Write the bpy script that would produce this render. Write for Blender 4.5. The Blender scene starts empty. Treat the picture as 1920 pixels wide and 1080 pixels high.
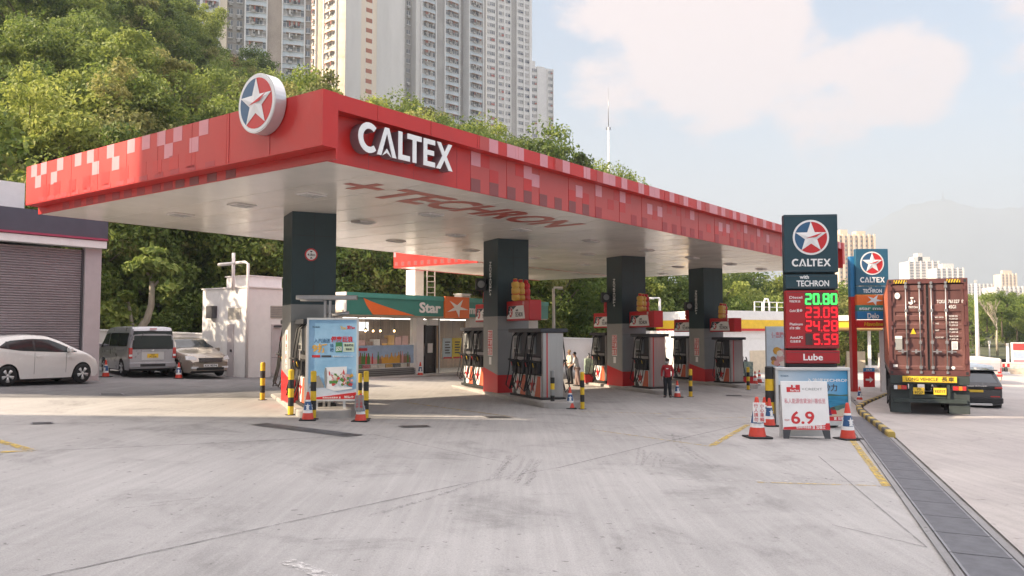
import bpy, bmesh, math, random
import numpy as np
from mathutils import Vector, Matrix

# ------------------------------------------------------------------ camera, world, sun, exposure
SC = bpy.context.scene
COL = SC.collection
F = 1575.0                       # focal length in photograph pixels (1920 wide)
PITCH = math.atan(85.0 / F)
CAM_Z = 2.1
HAZE = 0.00044
cam_d = bpy.data.cameras.new('camera'); cam_d.sensor_width = 36.0; cam_d.lens = F / 1920.0 * 36.0
cam_d.clip_start = 0.1; cam_d.clip_end = 30000.0
cam = bpy.data.objects.new('camera', cam_d); COL.objects.link(cam)
cam.location = (0, 0, CAM_Z); cam.rotation_euler = (math.pi / 2 + PITCH, 0, 0)
SC.camera = cam
SUN_EL = math.radians(31.0); SUN_AZ = math.radians(255.5)      # azimuth clockwise from +Y
to_sun = Vector((math.sin(SUN_AZ) * math.cos(SUN_EL), math.cos(SUN_AZ) * math.cos(SUN_EL), math.sin(SUN_EL)))
sl = bpy.data.lights.new('sun', 'SUN'); sl.energy = 5.0; sl.angle = math.radians(0.6); sl.color = (1.0, 0.82, 0.60)
so = bpy.data.objects.new('sun', sl); COL.objects.link(so)
so.rotation_euler = (-to_sun).to_track_quat('-Z', 'Y').to_euler(); so.location = (-40, 0, 60)
SC.view_settings.view_transform = 'Standard'; SC.view_settings.look = 'None'
SC.view_settings.exposure = 1.85; SC.view_settings.gamma = 1.0
SC.cycles.use_denoising = True
SC.cycles.volume_bounces = 1; SC.cycles.max_bounces = 8; SC.cycles.diffuse_bounces = 3; SC.cycles.transparent_max_bounces = 16
SC.cycles.sample_clamp_indirect = 6.0

W = bpy.data.worlds.new("World"); SC.world = W; W.use_nodes = True
nt = W.node_tree; nt.nodes.clear()
def wn(t, **k):
    n = nt.nodes.new(t)
    for a, b in k.items(): setattr(n, a, b)
    return n
sky = wn('ShaderNodeTexSky'); sky.sky_type = 'NISHITA'; sky.sun_disc = False
sky.sun_elevation = SUN_EL; sky.sun_rotation = SUN_AZ; sky.air_density = 1.2; sky.dust_density = 3.0; sky.altitude = 20
bg = wn('ShaderNodeBackground'); bg.inputs['Strength'].default_value = 0.07
out = wn('ShaderNodeOutputWorld')
tc = wn('ShaderNodeTexCoord')
nz = wn('ShaderNodeTexNoise'); nz.inputs['Scale'].default_value = 5.0; nz.inputs['Detail'].default_value = 10; nz.inputs['Roughness'].default_value = 0.6
mpn = wn('ShaderNodeMapping'); mpn.inputs['Scale'].default_value = (1, 1, 2.2); mpn.inputs['Location'].default_value = (3.1, 1.2, 0.4)
nt.links.new(tc.outputs['Generated'], mpn.inputs['Vector']); nt.links.new(mpn.outputs['Vector'], nz.inputs['Vector'])
def dirv(px, py):
    return Vector(((px - 960) / F, math.cos(PITCH) - math.sin(PITCH) * (540 - py) / F, math.sin(PITCH) + math.cos(PITCH) * (540 - py) / F)).normalized()
# broad cumulus banks, each a soft patch about a direction of the sky
acc = None
for (px, py, rad, amp) in [(1330, 60, .17, .62), (1180, 150, .12, .45), (1690, 140, .10, .62), (1560, 190, .11, .5), (1120, 10, .09, .45), (1450, 120, .12, .4),
                           (500, -300, .3, .5), (-300, 0, .35, .45), (2300, -100, .3, .45)]:
    d = wn('ShaderNodeVectorMath', operation='DISTANCE'); d.inputs[1].default_value = dirv(px, py)
    nt.links.new(tc.outputs['Generated'], d.inputs[0])
    m = wn('ShaderNodeMapRange'); m.interpolation_type = 'SMOOTHSTEP'
    m.inputs['From Min'].default_value = rad; m.inputs['From Max'].default_value = rad * .35
    m.inputs['To Min'].default_value = 0; m.inputs['To Max'].default_value = amp
    nt.links.new(d.outputs['Value'], m.inputs['Value'])
    if acc is None: acc = m.outputs['Result']
    else:
        a = wn('ShaderNodeMath', operation='MAXIMUM'); nt.links.new(acc, a.inputs[0]); nt.links.new(m.outputs['Result'], a.inputs[1]); acc = a.outputs['Value']
nk = wn('ShaderNodeMath', operation='MULTIPLY_ADD'); nk.inputs[1].default_value = 1.5; nk.inputs[2].default_value = -.25; nt.links.new(nz.outputs['Fac'], nk.inputs[0])
ad = wn('ShaderNodeMath', operation='ADD'); nt.links.new(acc, ad.inputs[0]); nt.links.new(nk.outputs['Value'], ad.inputs[1])
cr = wn('ShaderNodeMapRange'); cr.interpolation_type = 'SMOOTHSTEP'
cr.inputs['From Min'].default_value = .74; cr.inputs['From Max'].default_value = .96
nt.links.new(ad.outputs['Value'], cr.inputs['Value'])
mx = wn('ShaderNodeMix', data_type='RGBA'); 
nt.links.new(cr.outputs['Result'], mx.inputs[0]); nt.links.new(sky.outputs['Color'], mx.inputs[6])
mx.inputs[7].default_value = (4.6, 3.75, 3.65, 1)
# bright cloud veil added overhead, out of view, to raise the skylight
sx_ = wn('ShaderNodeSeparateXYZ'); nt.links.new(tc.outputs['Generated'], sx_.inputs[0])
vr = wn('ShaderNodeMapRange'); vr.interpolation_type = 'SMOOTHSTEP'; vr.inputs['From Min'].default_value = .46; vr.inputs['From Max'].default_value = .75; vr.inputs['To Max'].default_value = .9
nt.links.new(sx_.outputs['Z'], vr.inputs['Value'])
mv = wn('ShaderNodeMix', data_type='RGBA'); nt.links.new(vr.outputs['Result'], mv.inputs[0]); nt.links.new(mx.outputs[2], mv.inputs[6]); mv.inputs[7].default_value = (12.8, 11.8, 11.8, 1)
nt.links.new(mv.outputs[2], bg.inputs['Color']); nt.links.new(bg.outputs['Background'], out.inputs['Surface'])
# ------------------------------------------------------------------ helpers
R = random.Random(11)
PI = math.pi
SLOPE = -0.035
def G(x): return SLOPE * max(-60.0, min(60.0, x))
def ray(px, py):
    return Vector(((px - 960) / F, math.cos(PITCH) - math.sin(PITCH) * (540 - py) / F, math.sin(PITCH) + math.cos(PITCH) * (540 - py) / F))
def gp(px, py, h=0.0):                      # a pixel of the photograph on the ground plane
    d = ray(px, py); t = (CAM_Z - h) / (SLOPE * d.x - d.z); p = d * t
    return Vector((p.x, p.y, G(p.x)))
def at(px, py, Y):                          # a pixel at a depth
    d = ray(px, py); t = Y / d.y
    return Vector((d.x * t, Y, CAM_Z + d.z * t))
def gx(px, Y):                              # ground point below a pixel column at a depth
    x = (px - 960) / F * Y * 1.0; return Vector((x, Y, G(x)))

MATS = {}
def mat(name, rgb, rough=.6, metal=0.0, var=.1, scale=3.0, bump=0.0, bscale=40.0, stretch=(1, 1, 1), spec=.5, emit=None, estr=1.0, alpha=1.0, coat=0.0, hue=None, island=0.0):
    if name in MATS: return MATS[name]
    m = bpy.data.materials.new(name); m.use_nodes = True; n = m.node_tree; p = n.nodes['Principled BSDF']
    p.inputs['Roughness'].default_value = rough; p.inputs['Metallic'].default_value = metal
    p.inputs['Specular IOR Level'].default_value = spec; p.inputs['Coat Weight'].default_value = coat
    p.inputs['Alpha'].default_value = alpha
    base = (rgb[0], rgb[1], rgb[2], 1)
    p.inputs['Base Color'].default_value = base
    t = n.nodes.new('ShaderNodeTexCoord'); mp = n.nodes.new('ShaderNodeMapping'); mp.inputs['Scale'].default_value = stretch
    n.links.new(t.outputs['Object'], mp.inputs['Vector'])
    if var > 0:
        nz = n.nodes.new('ShaderNodeTexNoise'); nz.inputs['Scale'].default_value = scale; nz.inputs['Detail'].default_value = 6; nz.inputs['Roughness'].default_value = .62
        n.links.new(mp.outputs['Vector'], nz.inputs['Vector'])
        mr = n.nodes.new('ShaderNodeMapRange'); mr.inputs['From Min'].default_value = .3; mr.inputs['From Max'].default_value = .7
        n.links.new(nz.outputs['Fac'], mr.inputs['Value'])
        mix = n.nodes.new('ShaderNodeMix'); mix.data_type = 'RGBA'
        h = hue or rgb
        mix.inputs[6].default_value = (rgb[0] * (1 - var), rgb[1] * (1 - var), rgb[2] * (1 - var), 1)
        mix.inputs[7].default_value = (h[0] * (1 + var), h[1] * (1 + var), h[2] * (1 + var), 1)
        n.links.new(mr.outputs['Result'], mix.inputs[0]); colout = mix.outputs[2]
        if island > 0:
            g = n.nodes.new('ShaderNodeNewGeometry'); m2 = n.nodes.new('ShaderNodeMapRange')
            m2.inputs['To Min'].default_value = 1 - island; m2.inputs['To Max'].default_value = 1 + island
            n.links.new(g.outputs['Random Per Island'], m2.inputs['Value'])
            mm = n.nodes.new('ShaderNodeMix'); mm.data_type = 'RGBA'; mm.blend_type = 'MULTIPLY'; mm.inputs[0].default_value = 1
            n.links.new(colout, mm.inputs[6]); n.links.new(m2.outputs['Result'], mm.inputs[7]); colout = mm.outputs[2]
        n.links.new(colout, p.inputs['Base Color'])
        mr2 = n.nodes.new('ShaderNodeMapRange'); mr2.inputs['To Min'].default_value = max(0, rough - .12); mr2.inputs['To Max'].default_value = min(1, rough + .12)
        n.links.new(nz.outputs['Fac'], mr2.inputs['Value']); n.links.new(mr2.outputs['Result'], p.inputs['Roughness'])
    if bump > 0:
        b = n.nodes.new('ShaderNodeBump'); b.inputs['Strength'].default_value = bump; b.inputs['Distance'].default_value = .02
        nb = n.nodes.new('ShaderNodeTexNoise'); nb.inputs['Scale'].default_value = bscale; nb.inputs['Detail'].default_value = 3
        n.links.new(mp.outputs['Vector'], nb.inputs['Vector']); n.links.new(nb.outputs['Fac'], b.inputs['Height']); n.links.new(b.outputs['Normal'], p.inputs['Normal'])
    if emit:
        p.inputs['Emission Color'].default_value = (*emit, 1); p.inputs['Emission Strength'].default_value = estr
    MATS[name] = m
    return m

class MB:
    """collects shapes; build() links them as one mesh object"""
    def __init__(s): s.v = []; s.f = []; s.m = []; s.sm = []; s.mats = []; s.M = Matrix.Identity(4)
    def mi(s, m):
        if m not in s.mats: s.mats.append(m)
        return s.mats.index(m)
    def add(s, vs, fs, m, smooth=False):
        o = len(s.v); M = s.M
        s.v.extend([tuple(M @ Vector(p)) for p in vs]); k = s.mi(m)
        for f in fs: s.f.append([i + o for i in f]); s.m.append(k); s.sm.append(smooth)
        return s
    def box(s, x0, x1, y0, y1, z0, z1, m, bev=0.0):
        if bev > 0:
            b = bev; pts = []
            # chamfered box
            vs = []
            for sx in (0, 1):
                for sy in (0, 1):
                    for sz in (0, 1):
                        X = (x0, x1)[sx]; Y = (y0, y1)[sy]; Z = (z0, z1)[sz]
                        dx = b if sx == 0 else -b; dy = b if sy == 0 else -b; dz = b if sz == 0 else -b
                        vs += [(X, Y + dy, Z + dz), (X + dx, Y, Z + dz), (X + dx, Y + dy, Z)]
            bm = bmesh.new()
            for p in vs: bm.verts.new(p)
            bmesh.ops.convex_hull(bm, input=bm.verts); bm.verts.index_update()
            V = [tuple(v.co) for v in bm.verts]; Fc = [[v.index for v in f.verts] for f in bm.faces]; bm.free()
            return s.add(V, Fc, m)
        v = [(x0, y0, z0), (x1, y0, z0), (x1, y1, z0), (x0, y1, z0), (x0, y0, z1), (x1, y0, z1), (x1, y1, z1), (x0, y1, z1)]
        return s.add(v, [(3, 2, 1, 0), (4, 5, 6, 7), (0, 1, 5, 4), (1, 2, 6, 5), (2, 3, 7, 6), (3, 0, 4, 7)], m)
    def poly(s, pts, m): return s.add(pts, [list(range(len(pts)))], m)
    def prism(s, pts, d, m, smooth=False):        # 2-D outline in x,z extruded along +y from 0 to d (front face at y=0)
        n = len(pts)
        a = sum(pts[i][0] * pts[(i + 1) % n][1] - pts[(i + 1) % n][0] * pts[i][1] for i in range(n))
        if a < 0: pts = pts[::-1]
        v = [(p[0], 0, p[1]) for p in pts] + [(p[0], d, p[1]) for p in pts]
        f = [list(range(n)), list(range(2 * n - 1, n - 1, -1))] + [[i, i + n, (i + 1) % n + n, (i + 1) % n] for i in range(n)]
        return s.add(v, f, m, smooth)
    def tube(s, path, r, m, n=8, smooth=True, closed=False):
        path = [Vector(p) for p in path]; rs = r if isinstance(r, (list, tuple)) else [r] * len(path)
        vs = []; fs = []; up = Vector((0, 0, 1)); px = None
        for i, p in enumerate(path):
            d = (path[min(i + 1, len(path) - 1)] - path[max(i - 1, 0)])
            if d.length < 1e-9: d = up
            d.normalize()
            if px is None:
                a = up if abs(d.z) < .95 else Vector((1, 0, 0)); px = d.cross(a).normalized()
            else:
                px = (px - d * px.dot(d)); px = px.normalized() if px.length > 1e-6 else d.orthogonal().normalized()
            py = d.cross(px)
            for k in range(n):
                t = 2 * PI * k / n; vs.append(p + (px * math.cos(t) + py * math.sin(t)) * rs[i])
        L = len(path)
        for i in range(L - 1):
            for k in range(n): fs.append([i * n + k, i * n + (k + 1) % n, (i + 1) * n + (k + 1) % n, (i + 1) * n + k])
        fs.append(list(range(n - 1, -1, -1))); fs.append([(L - 1) * n + k for k in range(n)])
        return s.add(vs, fs, m, smooth)
    def lathe(s, prof, m, n=16, smooth=True, cap=True):   # prof [(r,z)...]
        vs = []; fs = []
        for r, z in prof:
            for k in range(n): t = 2 * PI * k / n; vs.append((r * math.cos(t), r * math.sin(t), z))
        L = len(prof)
        for i in range(L - 1):
            for k in range(n): fs.append([i * n + k, i * n + (k + 1) % n, (i + 1) * n + (k + 1) % n, (i + 1) * n + k])
        if cap: fs.append(list(range(n - 1, -1, -1))); fs.append([(L - 1) * n + k for k in range(n)])
        return s.add(vs, fs, m, smooth)
    def text(s, body, x, z, h, m, w=None, bold=.02, depth=.01, anchor='l', y=0.0, shear=0.0):
        """letters standing on the x axis of a front (-y) face; baseline z, cap height h, optional total width w"""
        V, Fc = text_geo(body, bold)
        if not V: return s
        xs = [p[0] for p in V]; x0, x1 = min(xs), max(xs); cap = .72
        sy = h / cap; sx = (w / (x1 - x0)) if w else sy
        W_ = (x1 - x0) * sx; ox = x - (W_ if anchor == 'r' else W_ / 2 if anchor == 'c' else 0)
        vs = [(ox + (p[0] - x0) * sx + shear * p[1] * sy, y - (depth if p[2] > .5 else 0), z + p[1] * sy) for p in V]
        return s.add(vs, Fc, m)
    def build(s, name, parent=None, loc=(0, 0, 0), rotz=0.0, rot=None):
        me = bpy.data.meshes.new(name); me.from_pydata(s.v, [], s.f)
        for m in s.mats: me.materials.append(m)
        me.polygons.foreach_set('material_index', s.m); me.polygons.foreach_set('use_smooth', s.sm); me.update()
        o = bpy.data.objects.new(name, me); COL.objects.link(o)
        o.location = loc; o.rotation_euler = rot if rot else (0, 0, rotz)
        if parent: o.parent = parent
        return o
def tmp_graph(tsc):
    with bpy.context.temp_override(scene=tsc, view_layer=tsc.view_layers[0]):
        dg = bpy.context.evaluated_depsgraph_get()
    dg.update(); return dg
_tx = {}
def text_geo(body, bold):
    k = (body, bold)
    if k in _tx: return _tx[k]
    c = bpy.data.curves.new('t', 'FONT'); c.body = body; c.size = 1; c.extrude = .5; c.offset = bold; c.resolution_u = 3
    o = bpy.data.objects.new('t', c); tsc = bpy.data.scenes.get('text_tmp') or bpy.data.scenes.new('text_tmp')
    tsc.collection.objects.link(o)
    dg = tmp_graph(tsc)
    me = bpy.data.meshes.new_from_object(o.evaluated_get(dg))
    V = [(v.co.x, v.co.y, 1.0 if v.co.z > 0 else 0.0) for v in me.vertices]; Fc = [list(p.vertices) for p in me.polygons]
    bpy.data.objects.remove(o); bpy.data.curves.remove(c); bpy.data.meshes.remove(me)
    _tx[k] = (V, Fc); return _tx[k]
def xf(loc=(0, 0, 0), rz=0.0, rx=0.0, ry=0.0, sc=1.0):
    return Matrix.Translation(Vector(loc)) @ Matrix.Rotation(rz, 4, 'Z') @ Matrix.Rotation(ry, 4, 'Y') @ Matrix.Rotation(rx, 4, 'X') @ Matrix.Scale(sc, 4)
def tag(o, label=None, cat=None, group=None, kind=None):
    if label: o['label'] = label
    if cat: o['category'] = cat
    if group: o['group'] = group
    if kind: o['kind'] = kind
    return o
def thing(name, label, cat, loc=(0, 0, 0), rotz=0.0, group=None):
    o = bpy.data.objects.new(name, None); COL.objects.link(o); o.empty_display_size = .2
    o.location = loc; o.rotation_euler = (0, 0, rotz)
    return tag(o, label, cat, group)
CH = {}
def kids(o): return [c for c in bpy.data.objects if c.parent == o]
def dup(root, loc=None, rotz=None, label=None, group=None, scale=None):
    def rec(o, par):
        c = o.copy(); COL.objects.link(c)
        if par: c.parent = par
        for k in list(o.children): rec(k, c)
        return c
    r = rec(root, None)
    if loc is not None: r.location = loc
    if rotz is not None: r.rotation_euler = (0, 0, rotz)
    if scale is not None: r.scale = (scale,) * 3 if not isinstance(scale, tuple) else scale
    if label: r['label'] = label
    if group: r['group'] = group
    return r
def struct(mb, name): return tag(mb.build(name), kind='structure')

# common materials
M = dict(
 white=mat('white_paint', (.78, .77, .76), .45, var=.05),
 offwhite=mat('off_white_wall', (.72, .68, .66), .8, var=.08, scale=.8, bump=.15),
 black=mat('black_plastic', (.018, .018, .02), .5, var=.2),
 rubber=mat('tyre_rubber', (.02, .02, .021), .85, var=.2, scale=8),
 hose=mat('black_hose', (.012, .012, .013), .55, var=.1),
 steel=mat('brushed_steel', (.40, .39, .39), .36, metal=.85, var=.08, scale=2.5, stretch=(3, 3, .15)),
 alu=mat('aluminium_frame', (.62, .62, .62), .4, metal=.6, var=.05),
 red=mat('canopy_red', (.50, .020, .016), .36, var=.14, scale=.5, stretch=(1, 1, .6)),
 redl=mat('panel_red_pale', (.46, .062, .055), .42, var=.06, scale=.7),
 redd=mat('panel_red_dark', (.33, .03, .035), .45, var=.06),
 pink=mat('panel_pink', (.62, .25, .28), .42, var=.05),
 maroon=mat('panel_maroon', (.22, .05, .05), .45, var=.06),
 signred=mat('sign_red', (.55, .022, .025), .35, var=.05),
 teal=mat('sign_dark_teal', (.012, .045, .062), .35, var=.1),
 tealpost=mat('column_dark_green', (.014, .034, .04), .42, var=.15, scale=1.5),
 blue=mat('emblem_blue', (.03, .10, .20), .35, var=.05),
 paleblue=mat('sign_blue', (.03, .20, .42), .4, var=.06),
 green=mat('shop_green', (.045, .24, .20), .45, var=.07, scale=1.2),
 orange=mat('shop_orange', (.80, .17, .03), .45, var=.05),
 grey=mat('column_grey', (.26, .262, .255), .5, var=.08, scale=1.5),
 dgrey=mat('dark_grey_metal', (.06, .06, .068), .45, var=.1),
 yellow=mat('bollard_yellow', (.68, .44, .02), .5, var=.12, scale=6),
 kerby=mat('kerb_worn_yellow', (.46, .34, .09), .75, var=.35, scale=4), kerbk=mat('kerb_worn_black', (.10, .095, .09), .8, var=.35, scale=4),
 bblack=mat('bollard_black', (.02, .02, .02), .55, var=.2, scale=6),
 conc=mat('plinth_concrete', (.36, .34, .32), .9, var=.16, scale=2, bump=.3),
 glass=mat('dark_glass', (.022, .028, .03), .12, var=0, spec=.4),
 chrome=mat('chrome', (.7, .7, .7), .15, metal=1, var=0),
 lampred=mat('lamp_red', (.45, .02, .02), .2, var=.05, coat=.5),
 lampclr=mat('lamp_clear', (.7, .72, .74), .12, var=.05, coat=.6),
 platey=mat('plate_yellow', (.75, .50, .04), .4, var=.05),
 platew=mat('plate_white', (.75, .75, .75), .4, var=.05),
)
# ------------------------------------------------------------------ ground, road, markings
def concrete(name, c1, c2, streak_dir, stain=.27, fine=.07, tint=None):
    m = bpy.data.materials.new(name); m.use_nodes = True; n = m.node_tree; p = n.nodes['Principled BSDF']; L = n.links.new
    p.inputs['Specular IOR Level'].default_value = .25
    t = n.nodes.new('ShaderNodeTexCoord')
    def noise(scale, det, rough, vec=None, dist=0):
        z = n.nodes.new('ShaderNodeTexNoise'); z.inputs['Scale'].default_value = scale; z.inputs['Detail'].default_value = det
        z.inputs['Roughness'].default_value = rough; z.inputs['Distortion'].default_value = dist
        L(vec or t.outputs['Object'], z.inputs['Vector']); return z.outputs['Fac']
    def rng(v, a, b, c=0., d=1.):
        r = n.nodes.new('ShaderNodeMapRange'); r.interpolation_type = 'SMOOTHSTEP'
        for k, q in zip(('From Min', 'From Max', 'To Min', 'To Max'), (a, b, c, d)): r.inputs[k].default_value = q
        L(v, r.inputs['Value']); return r.outputs['Result']
    def mul(a, f):
        x = n.nodes.new('ShaderNodeMix'); x.data_type = 'RGBA'; x.blend_type = 'MULTIPLY'; x.inputs[0].default_value = 1
        L(a, x.inputs[6]); L(f, x.inputs[7]); return x.outputs[2]
    mix = n.nodes.new('ShaderNodeMix'); mix.data_type = 'RGBA'; mix.inputs[6].default_value = (*c1, 1); mix.inputs[7].default_value = (*c2, 1)
    L(rng(noise(.22, 8, .6), .35, .65), mix.inputs[0]); c = mix.outputs[2]
    mp = n.nodes.new('ShaderNodeMapping'); mp.inputs['Rotation'].default_value = (0, 0, streak_dir); mp.inputs['Scale'].default_value = (5.5, .16, 1)
    L(t.outputs['Object'], mp.inputs['Vector'])
    c = mul(c, rng(noise(1.6, 6, .7, mp.outputs['Vector']), .36, .68, 1 - fine, 1.04))
    mp3 = n.nodes.new('ShaderNodeMapping'); mp3.inputs['Rotation'].default_value = (0, 0, streak_dir + 1.1); mp3.inputs['Scale'].default_value = (1.4, .25, 1)
    L(t.outputs['Object'], mp3.inputs['Vector'])
    c = mul(c, rng(noise(1.1, 7, .68, mp3.outputs['Vector']), .34, .6, .955, 1.01))
    c = mul(c, rng(noise(.55, 9, .72, dist=.6), .30, .50, 1 - stain, 1.0))      # oil and wear stains
    c = mul(c, rng(noise(3.3, 6, .7, dist=1.0), .25, .36, 1 - stain * 1.2, 1.0))
    c = mul(c, rng(noise(60, 3, .7), .3, .7, .86, 1.1))
    c = mul(c, rng(noise(9.0, 2, .5), .25, .31, .55, 1.0)); c = mul(c, rng(noise(23.0, 2, .5), .22, .27, .6, 1.0))      # drips
    L(c, p.inputs['Base Color']); p.inputs['Roughness'].default_value = .85
    b = n.nodes.new('ShaderNodeBump'); b.inputs['Strength'].default_value = .35; b.inputs['Distance'].default_value = .01
    L(noise(90, 3, .6), b.inputs['Height']); L(b.outputs['Normal'], p.inputs['Normal'])
    return m
MG = concrete('forecourt_concrete', (.365, .354, .344), (.43, .416, .404), .10)
MR = concrete('road_concrete', (.41, .375, .36), (.47, .435, .41), -.32, stain=.16, fine=.08)
MA = concrete('old_asphalt', (.17, .168, .172), (.23, .225, .225), .6, stain=.3, fine=.15)
XS = [-7000, -60] + list(range(-50, 61, 10)) + [7000]
YS = [-300, -40, -20, 0, 20, 40, 60, 80, 120, 200, 400, 1000, 3000, 7200]
def sheet(name, pts, m, h):
    b = MB(); b.poly([(p[0], p[1], G(p[0]) + h) for p in pts], m); o = struct(b, name)
    if o.data.polygons[0].normal.z < 0: o.data.flip_normals()
    return o
b = MB(); V = [(x, y, G(x)) for y in YS for x in XS]; nx = len(XS)
b.add(V, [(j * nx + i, j * nx + i + 1, (j + 1) * nx + i + 1, (j + 1) * nx + i) for j in range(len(YS) - 1) for i in range(nx - 1)], MG)
struct(b, 'ground')
RD = Vector((.316, .949, 0)); RN = Vector((.949, -.316, 0))      # direction of the road, and to its right
D0 = Vector((4.15, 7.77, 0))                                      # left edge of the drain
road0 = D0 + RN * .72
sheet('road', [road0 - RD * 30, road0 - RD * 30 + RN * 14, road0 + RD * 190 + RN * 14, road0 + RD * 190, ], MR, .006)
sheet('asphalt', [gp(-260, 745), gp(530, 746), gp(640, 724), gp(660, 700), (-9, 44, 0), (-60, 44, 0), (-60, 26, 0)], MA, .004)

def worn(name, rgb, lo=.42, hi=.58, scale=9):
    m = mat(name, rgb, .7, var=.15, scale=5); n = m.node_tree; p = n.nodes['Principled BSDF']
    t = n.nodes.new('ShaderNodeTexCoord'); z = n.nodes.new('ShaderNodeTexNoise'); z.inputs['Scale'].default_value = scale; z.inputs['Detail'].default_value = 8; z.inputs['Roughness'].default_value = .75
    r = n.nodes.new('ShaderNodeMapRange'); r.inputs['From Min'].default_value = lo; r.inputs['From Max'].default_value = hi
    n.links.new(t.outputs['Object'], z.inputs['Vector']); n.links.new(z.outputs['Fac'], r.inputs['Value']); n.links.new(r.outputs['Result'], p.inputs['Alpha'])
    return m
YP = worn('worn_yellow_paint', (.60, .42, .08), .40, .60); WP = worn('worn_white_paint', (.62, .60, .58), .42, .62)
TM = worn('tyre_rubber_mark', (.24, .23, .23), .46, .95, 16); JT = worn('joint_sealant', (.22, .21, .21), .34, .62, 5)
def strip(b, pts, w, m, h):
    pts = [Vector((p[0], p[1], 0)) for p in pts]; L = []; Rr = []
    for i, p in enumerate(pts):
        d = (pts[min(i + 1, len(pts) - 1)] - pts[max(i - 1, 0)]).normalized(); q = Vector((-d.y, d.x, 0)) * w / 2
        a = p + q; c = p - q; L.append((a.x, a.y, G(a.x) + h)); Rr.append((c.x, c.y, G(c.x) + h))
    n = len(pts); b.add(L + Rr, [(i + n, i + n + 1, i + 1, i) for i in range(n - 1)], m)
b = MB()
for a, c, w in [((-70, 808), (62, 846), .16), ((62, 846), (-200, 856), .16), ((1598, 826), (1662, 912), .13), ((1335, 836), (1402, 797), .13), ((1110, 806), (1335, 838), .05),
                ((760, 755), (960, 782), .10), ((1090, 772), (1240, 776), .07), ((1662, 912), (1420, 905), .05), ((1250, 786), (1400, 783), .05)]:
    strip(b, [gp(*a), gp(*c)], w, YP, .009)
struct(b, 'yellow_marking')
b = MB(); strip(b, [gp(536, 1053), gp(640, 1092)], .17, WP, .009); strip(b, [gp(1575, 822), gp(1390, 822)], .06, WP, .0085)
strip(b, [gp(1660, 905), gp(1270, 900)], .035, WP, .0085)
struct(b, 'white_marking')
b = MB()
for pts, w in [(((60, 1086), (480, 993), (865, 909)), .022), (((104, 845), (420, 831), (700, 815)), .03), (((1045, 878), (1230, 833), (1404, 794)), .022), ((((865, 909), (1045, 878))), .012),
               (((1535, 856), (1738, 1027)), .018), (((1738, 1027), (1560, 985)), .018), (((1600, 835), (1850, 1110)), .02), (((700, 815), (840, 845), (960, 870)), .02), (((455, 750), (500, 742), (430, 724)), .03),
               (((-100, 800), (300, 790), (690, 800)), .02), (((965, 790), (1190, 800), (1390, 790)), .02)]:
    strip(b, [gp(*p) for p in pts], w, JT, .0075)
struct(b, 'slab_joint')
b = MB()
rr = random.Random(5)
for c, d, w, n in [((915, 905), (40, -48), .10, 5), ((960, 905), (22, -28), .05, 3), ((1190, 872), (12, -26), .05, 4), ((1235, 872), (6, -16), .05, 3), ((1285, 850), (-22, -34), .07, 2), ((1450, 890), (150, 20), .06, 2),
                   ((1340, 880), (-60, -40), .08, 2), ((700, 960), (180, -50), .08, 2), ((240, 950), (160, -12), .07, 2)]:
    for k in range(n):
        o = gp(c[0], c[1]) + Vector((.13 * k * (w / .1) ** .5, rr.uniform(-.25, .25), 0)); e = gp(c[0] + d[0], c[1] + d[1]) + Vector((.13 * k * (w / .1) ** .5, rr.uniform(-.3, .3), 0))
        mid = (o + e) / 2 + Vector((rr.uniform(-.06, .06), 0, 0)); strip(b, [o, mid, e], w * rr.uniform(.5, 1), TM, .0082 + .0002 * k)
struct(b, 'tyre_mark')

# manhole covers and slot drains set in the forecourt
CI = mat('cast_iron', (.075, .075, .08), .6, metal=.3, var=.25, scale=12, bump=.5, bscale=30)
GR = mat('drain_grate_steel', (.25, .25, .27), .5, metal=.5, var=.2, scale=5)
def cover(name, label, corners, slots=0, group='drain covers in the forecourt'):
    P = [gp(*c) for c in corners]; o = sum(P, Vector()) / 4; t = thing(name, label, 'drain cover', o, 0, group)
    b = MB(); q = [p - o + Vector((0, 0, .011)) for p in P]; b.poly(q, CI); b.build('cover_plate', t)
    b = MB()
    for i in range(4):
        a, c = q[i], q[(i + 1) % 4]; d = (c - a).normalized(); nn = Vector((-d.y, d.x, 0)) * .03
        b.add([a + Vector((0, 0, .004)), c + Vector((0, 0, .004)), c + nn + Vector((0, 0, .004)), a + nn + Vector((0, 0, .004))], [(0, 1, 2, 3)], GR)
    b.build('cover_rim', t)
    if slots:
        b = MB()
        for k in range(slots):
            u = (k + .5) / slots; a = q[0].lerp(q[1], u); c = q[3].lerp(q[2], u); w = (q[1] - q[0]) / slots * .22
            a2, c2 = a.lerp(c, .1), a.lerp(c, .9); up = Vector((0, 0, .005))
            b.add([a2 - w + up, a2 + w + up, c2 + w + up, c2 - w + up], [(0, 1, 2, 3)], GR)
        b.build('grate_bar', t)
cover('drain_cover', 'long slotted drain grating set in the concrete in front of the blue poster board', [(472, 797), (500, 794), (680, 816), (650, 819)], 26)
cover('drain_cover', 'small square iron cover in the concrete right of the long slotted grating', [(748, 799), (800, 798), (806, 801), (756, 802)])
cover('drain_cover', 'iron cover on the canopy shadow edge between the first two pump islands', [(905, 780), (945, 781), (962, 784), (920, 784)])
cover('drain_cover', 'iron cover at the edge of sunlit ground below the white hatchback', [(60, 793), (95, 792), (98, 795), (62, 796)])
cover('drain_cover', 'iron cover in the dark asphalt right of the white hatchback', [(188, 738), (226, 738), (232, 741), (190, 741)])
cover('drain_cover', 'iron cover in the shaded concrete in front of the fourth column', [(1362, 741), (1388, 741), (1392, 743), (1362, 743)])

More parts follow.
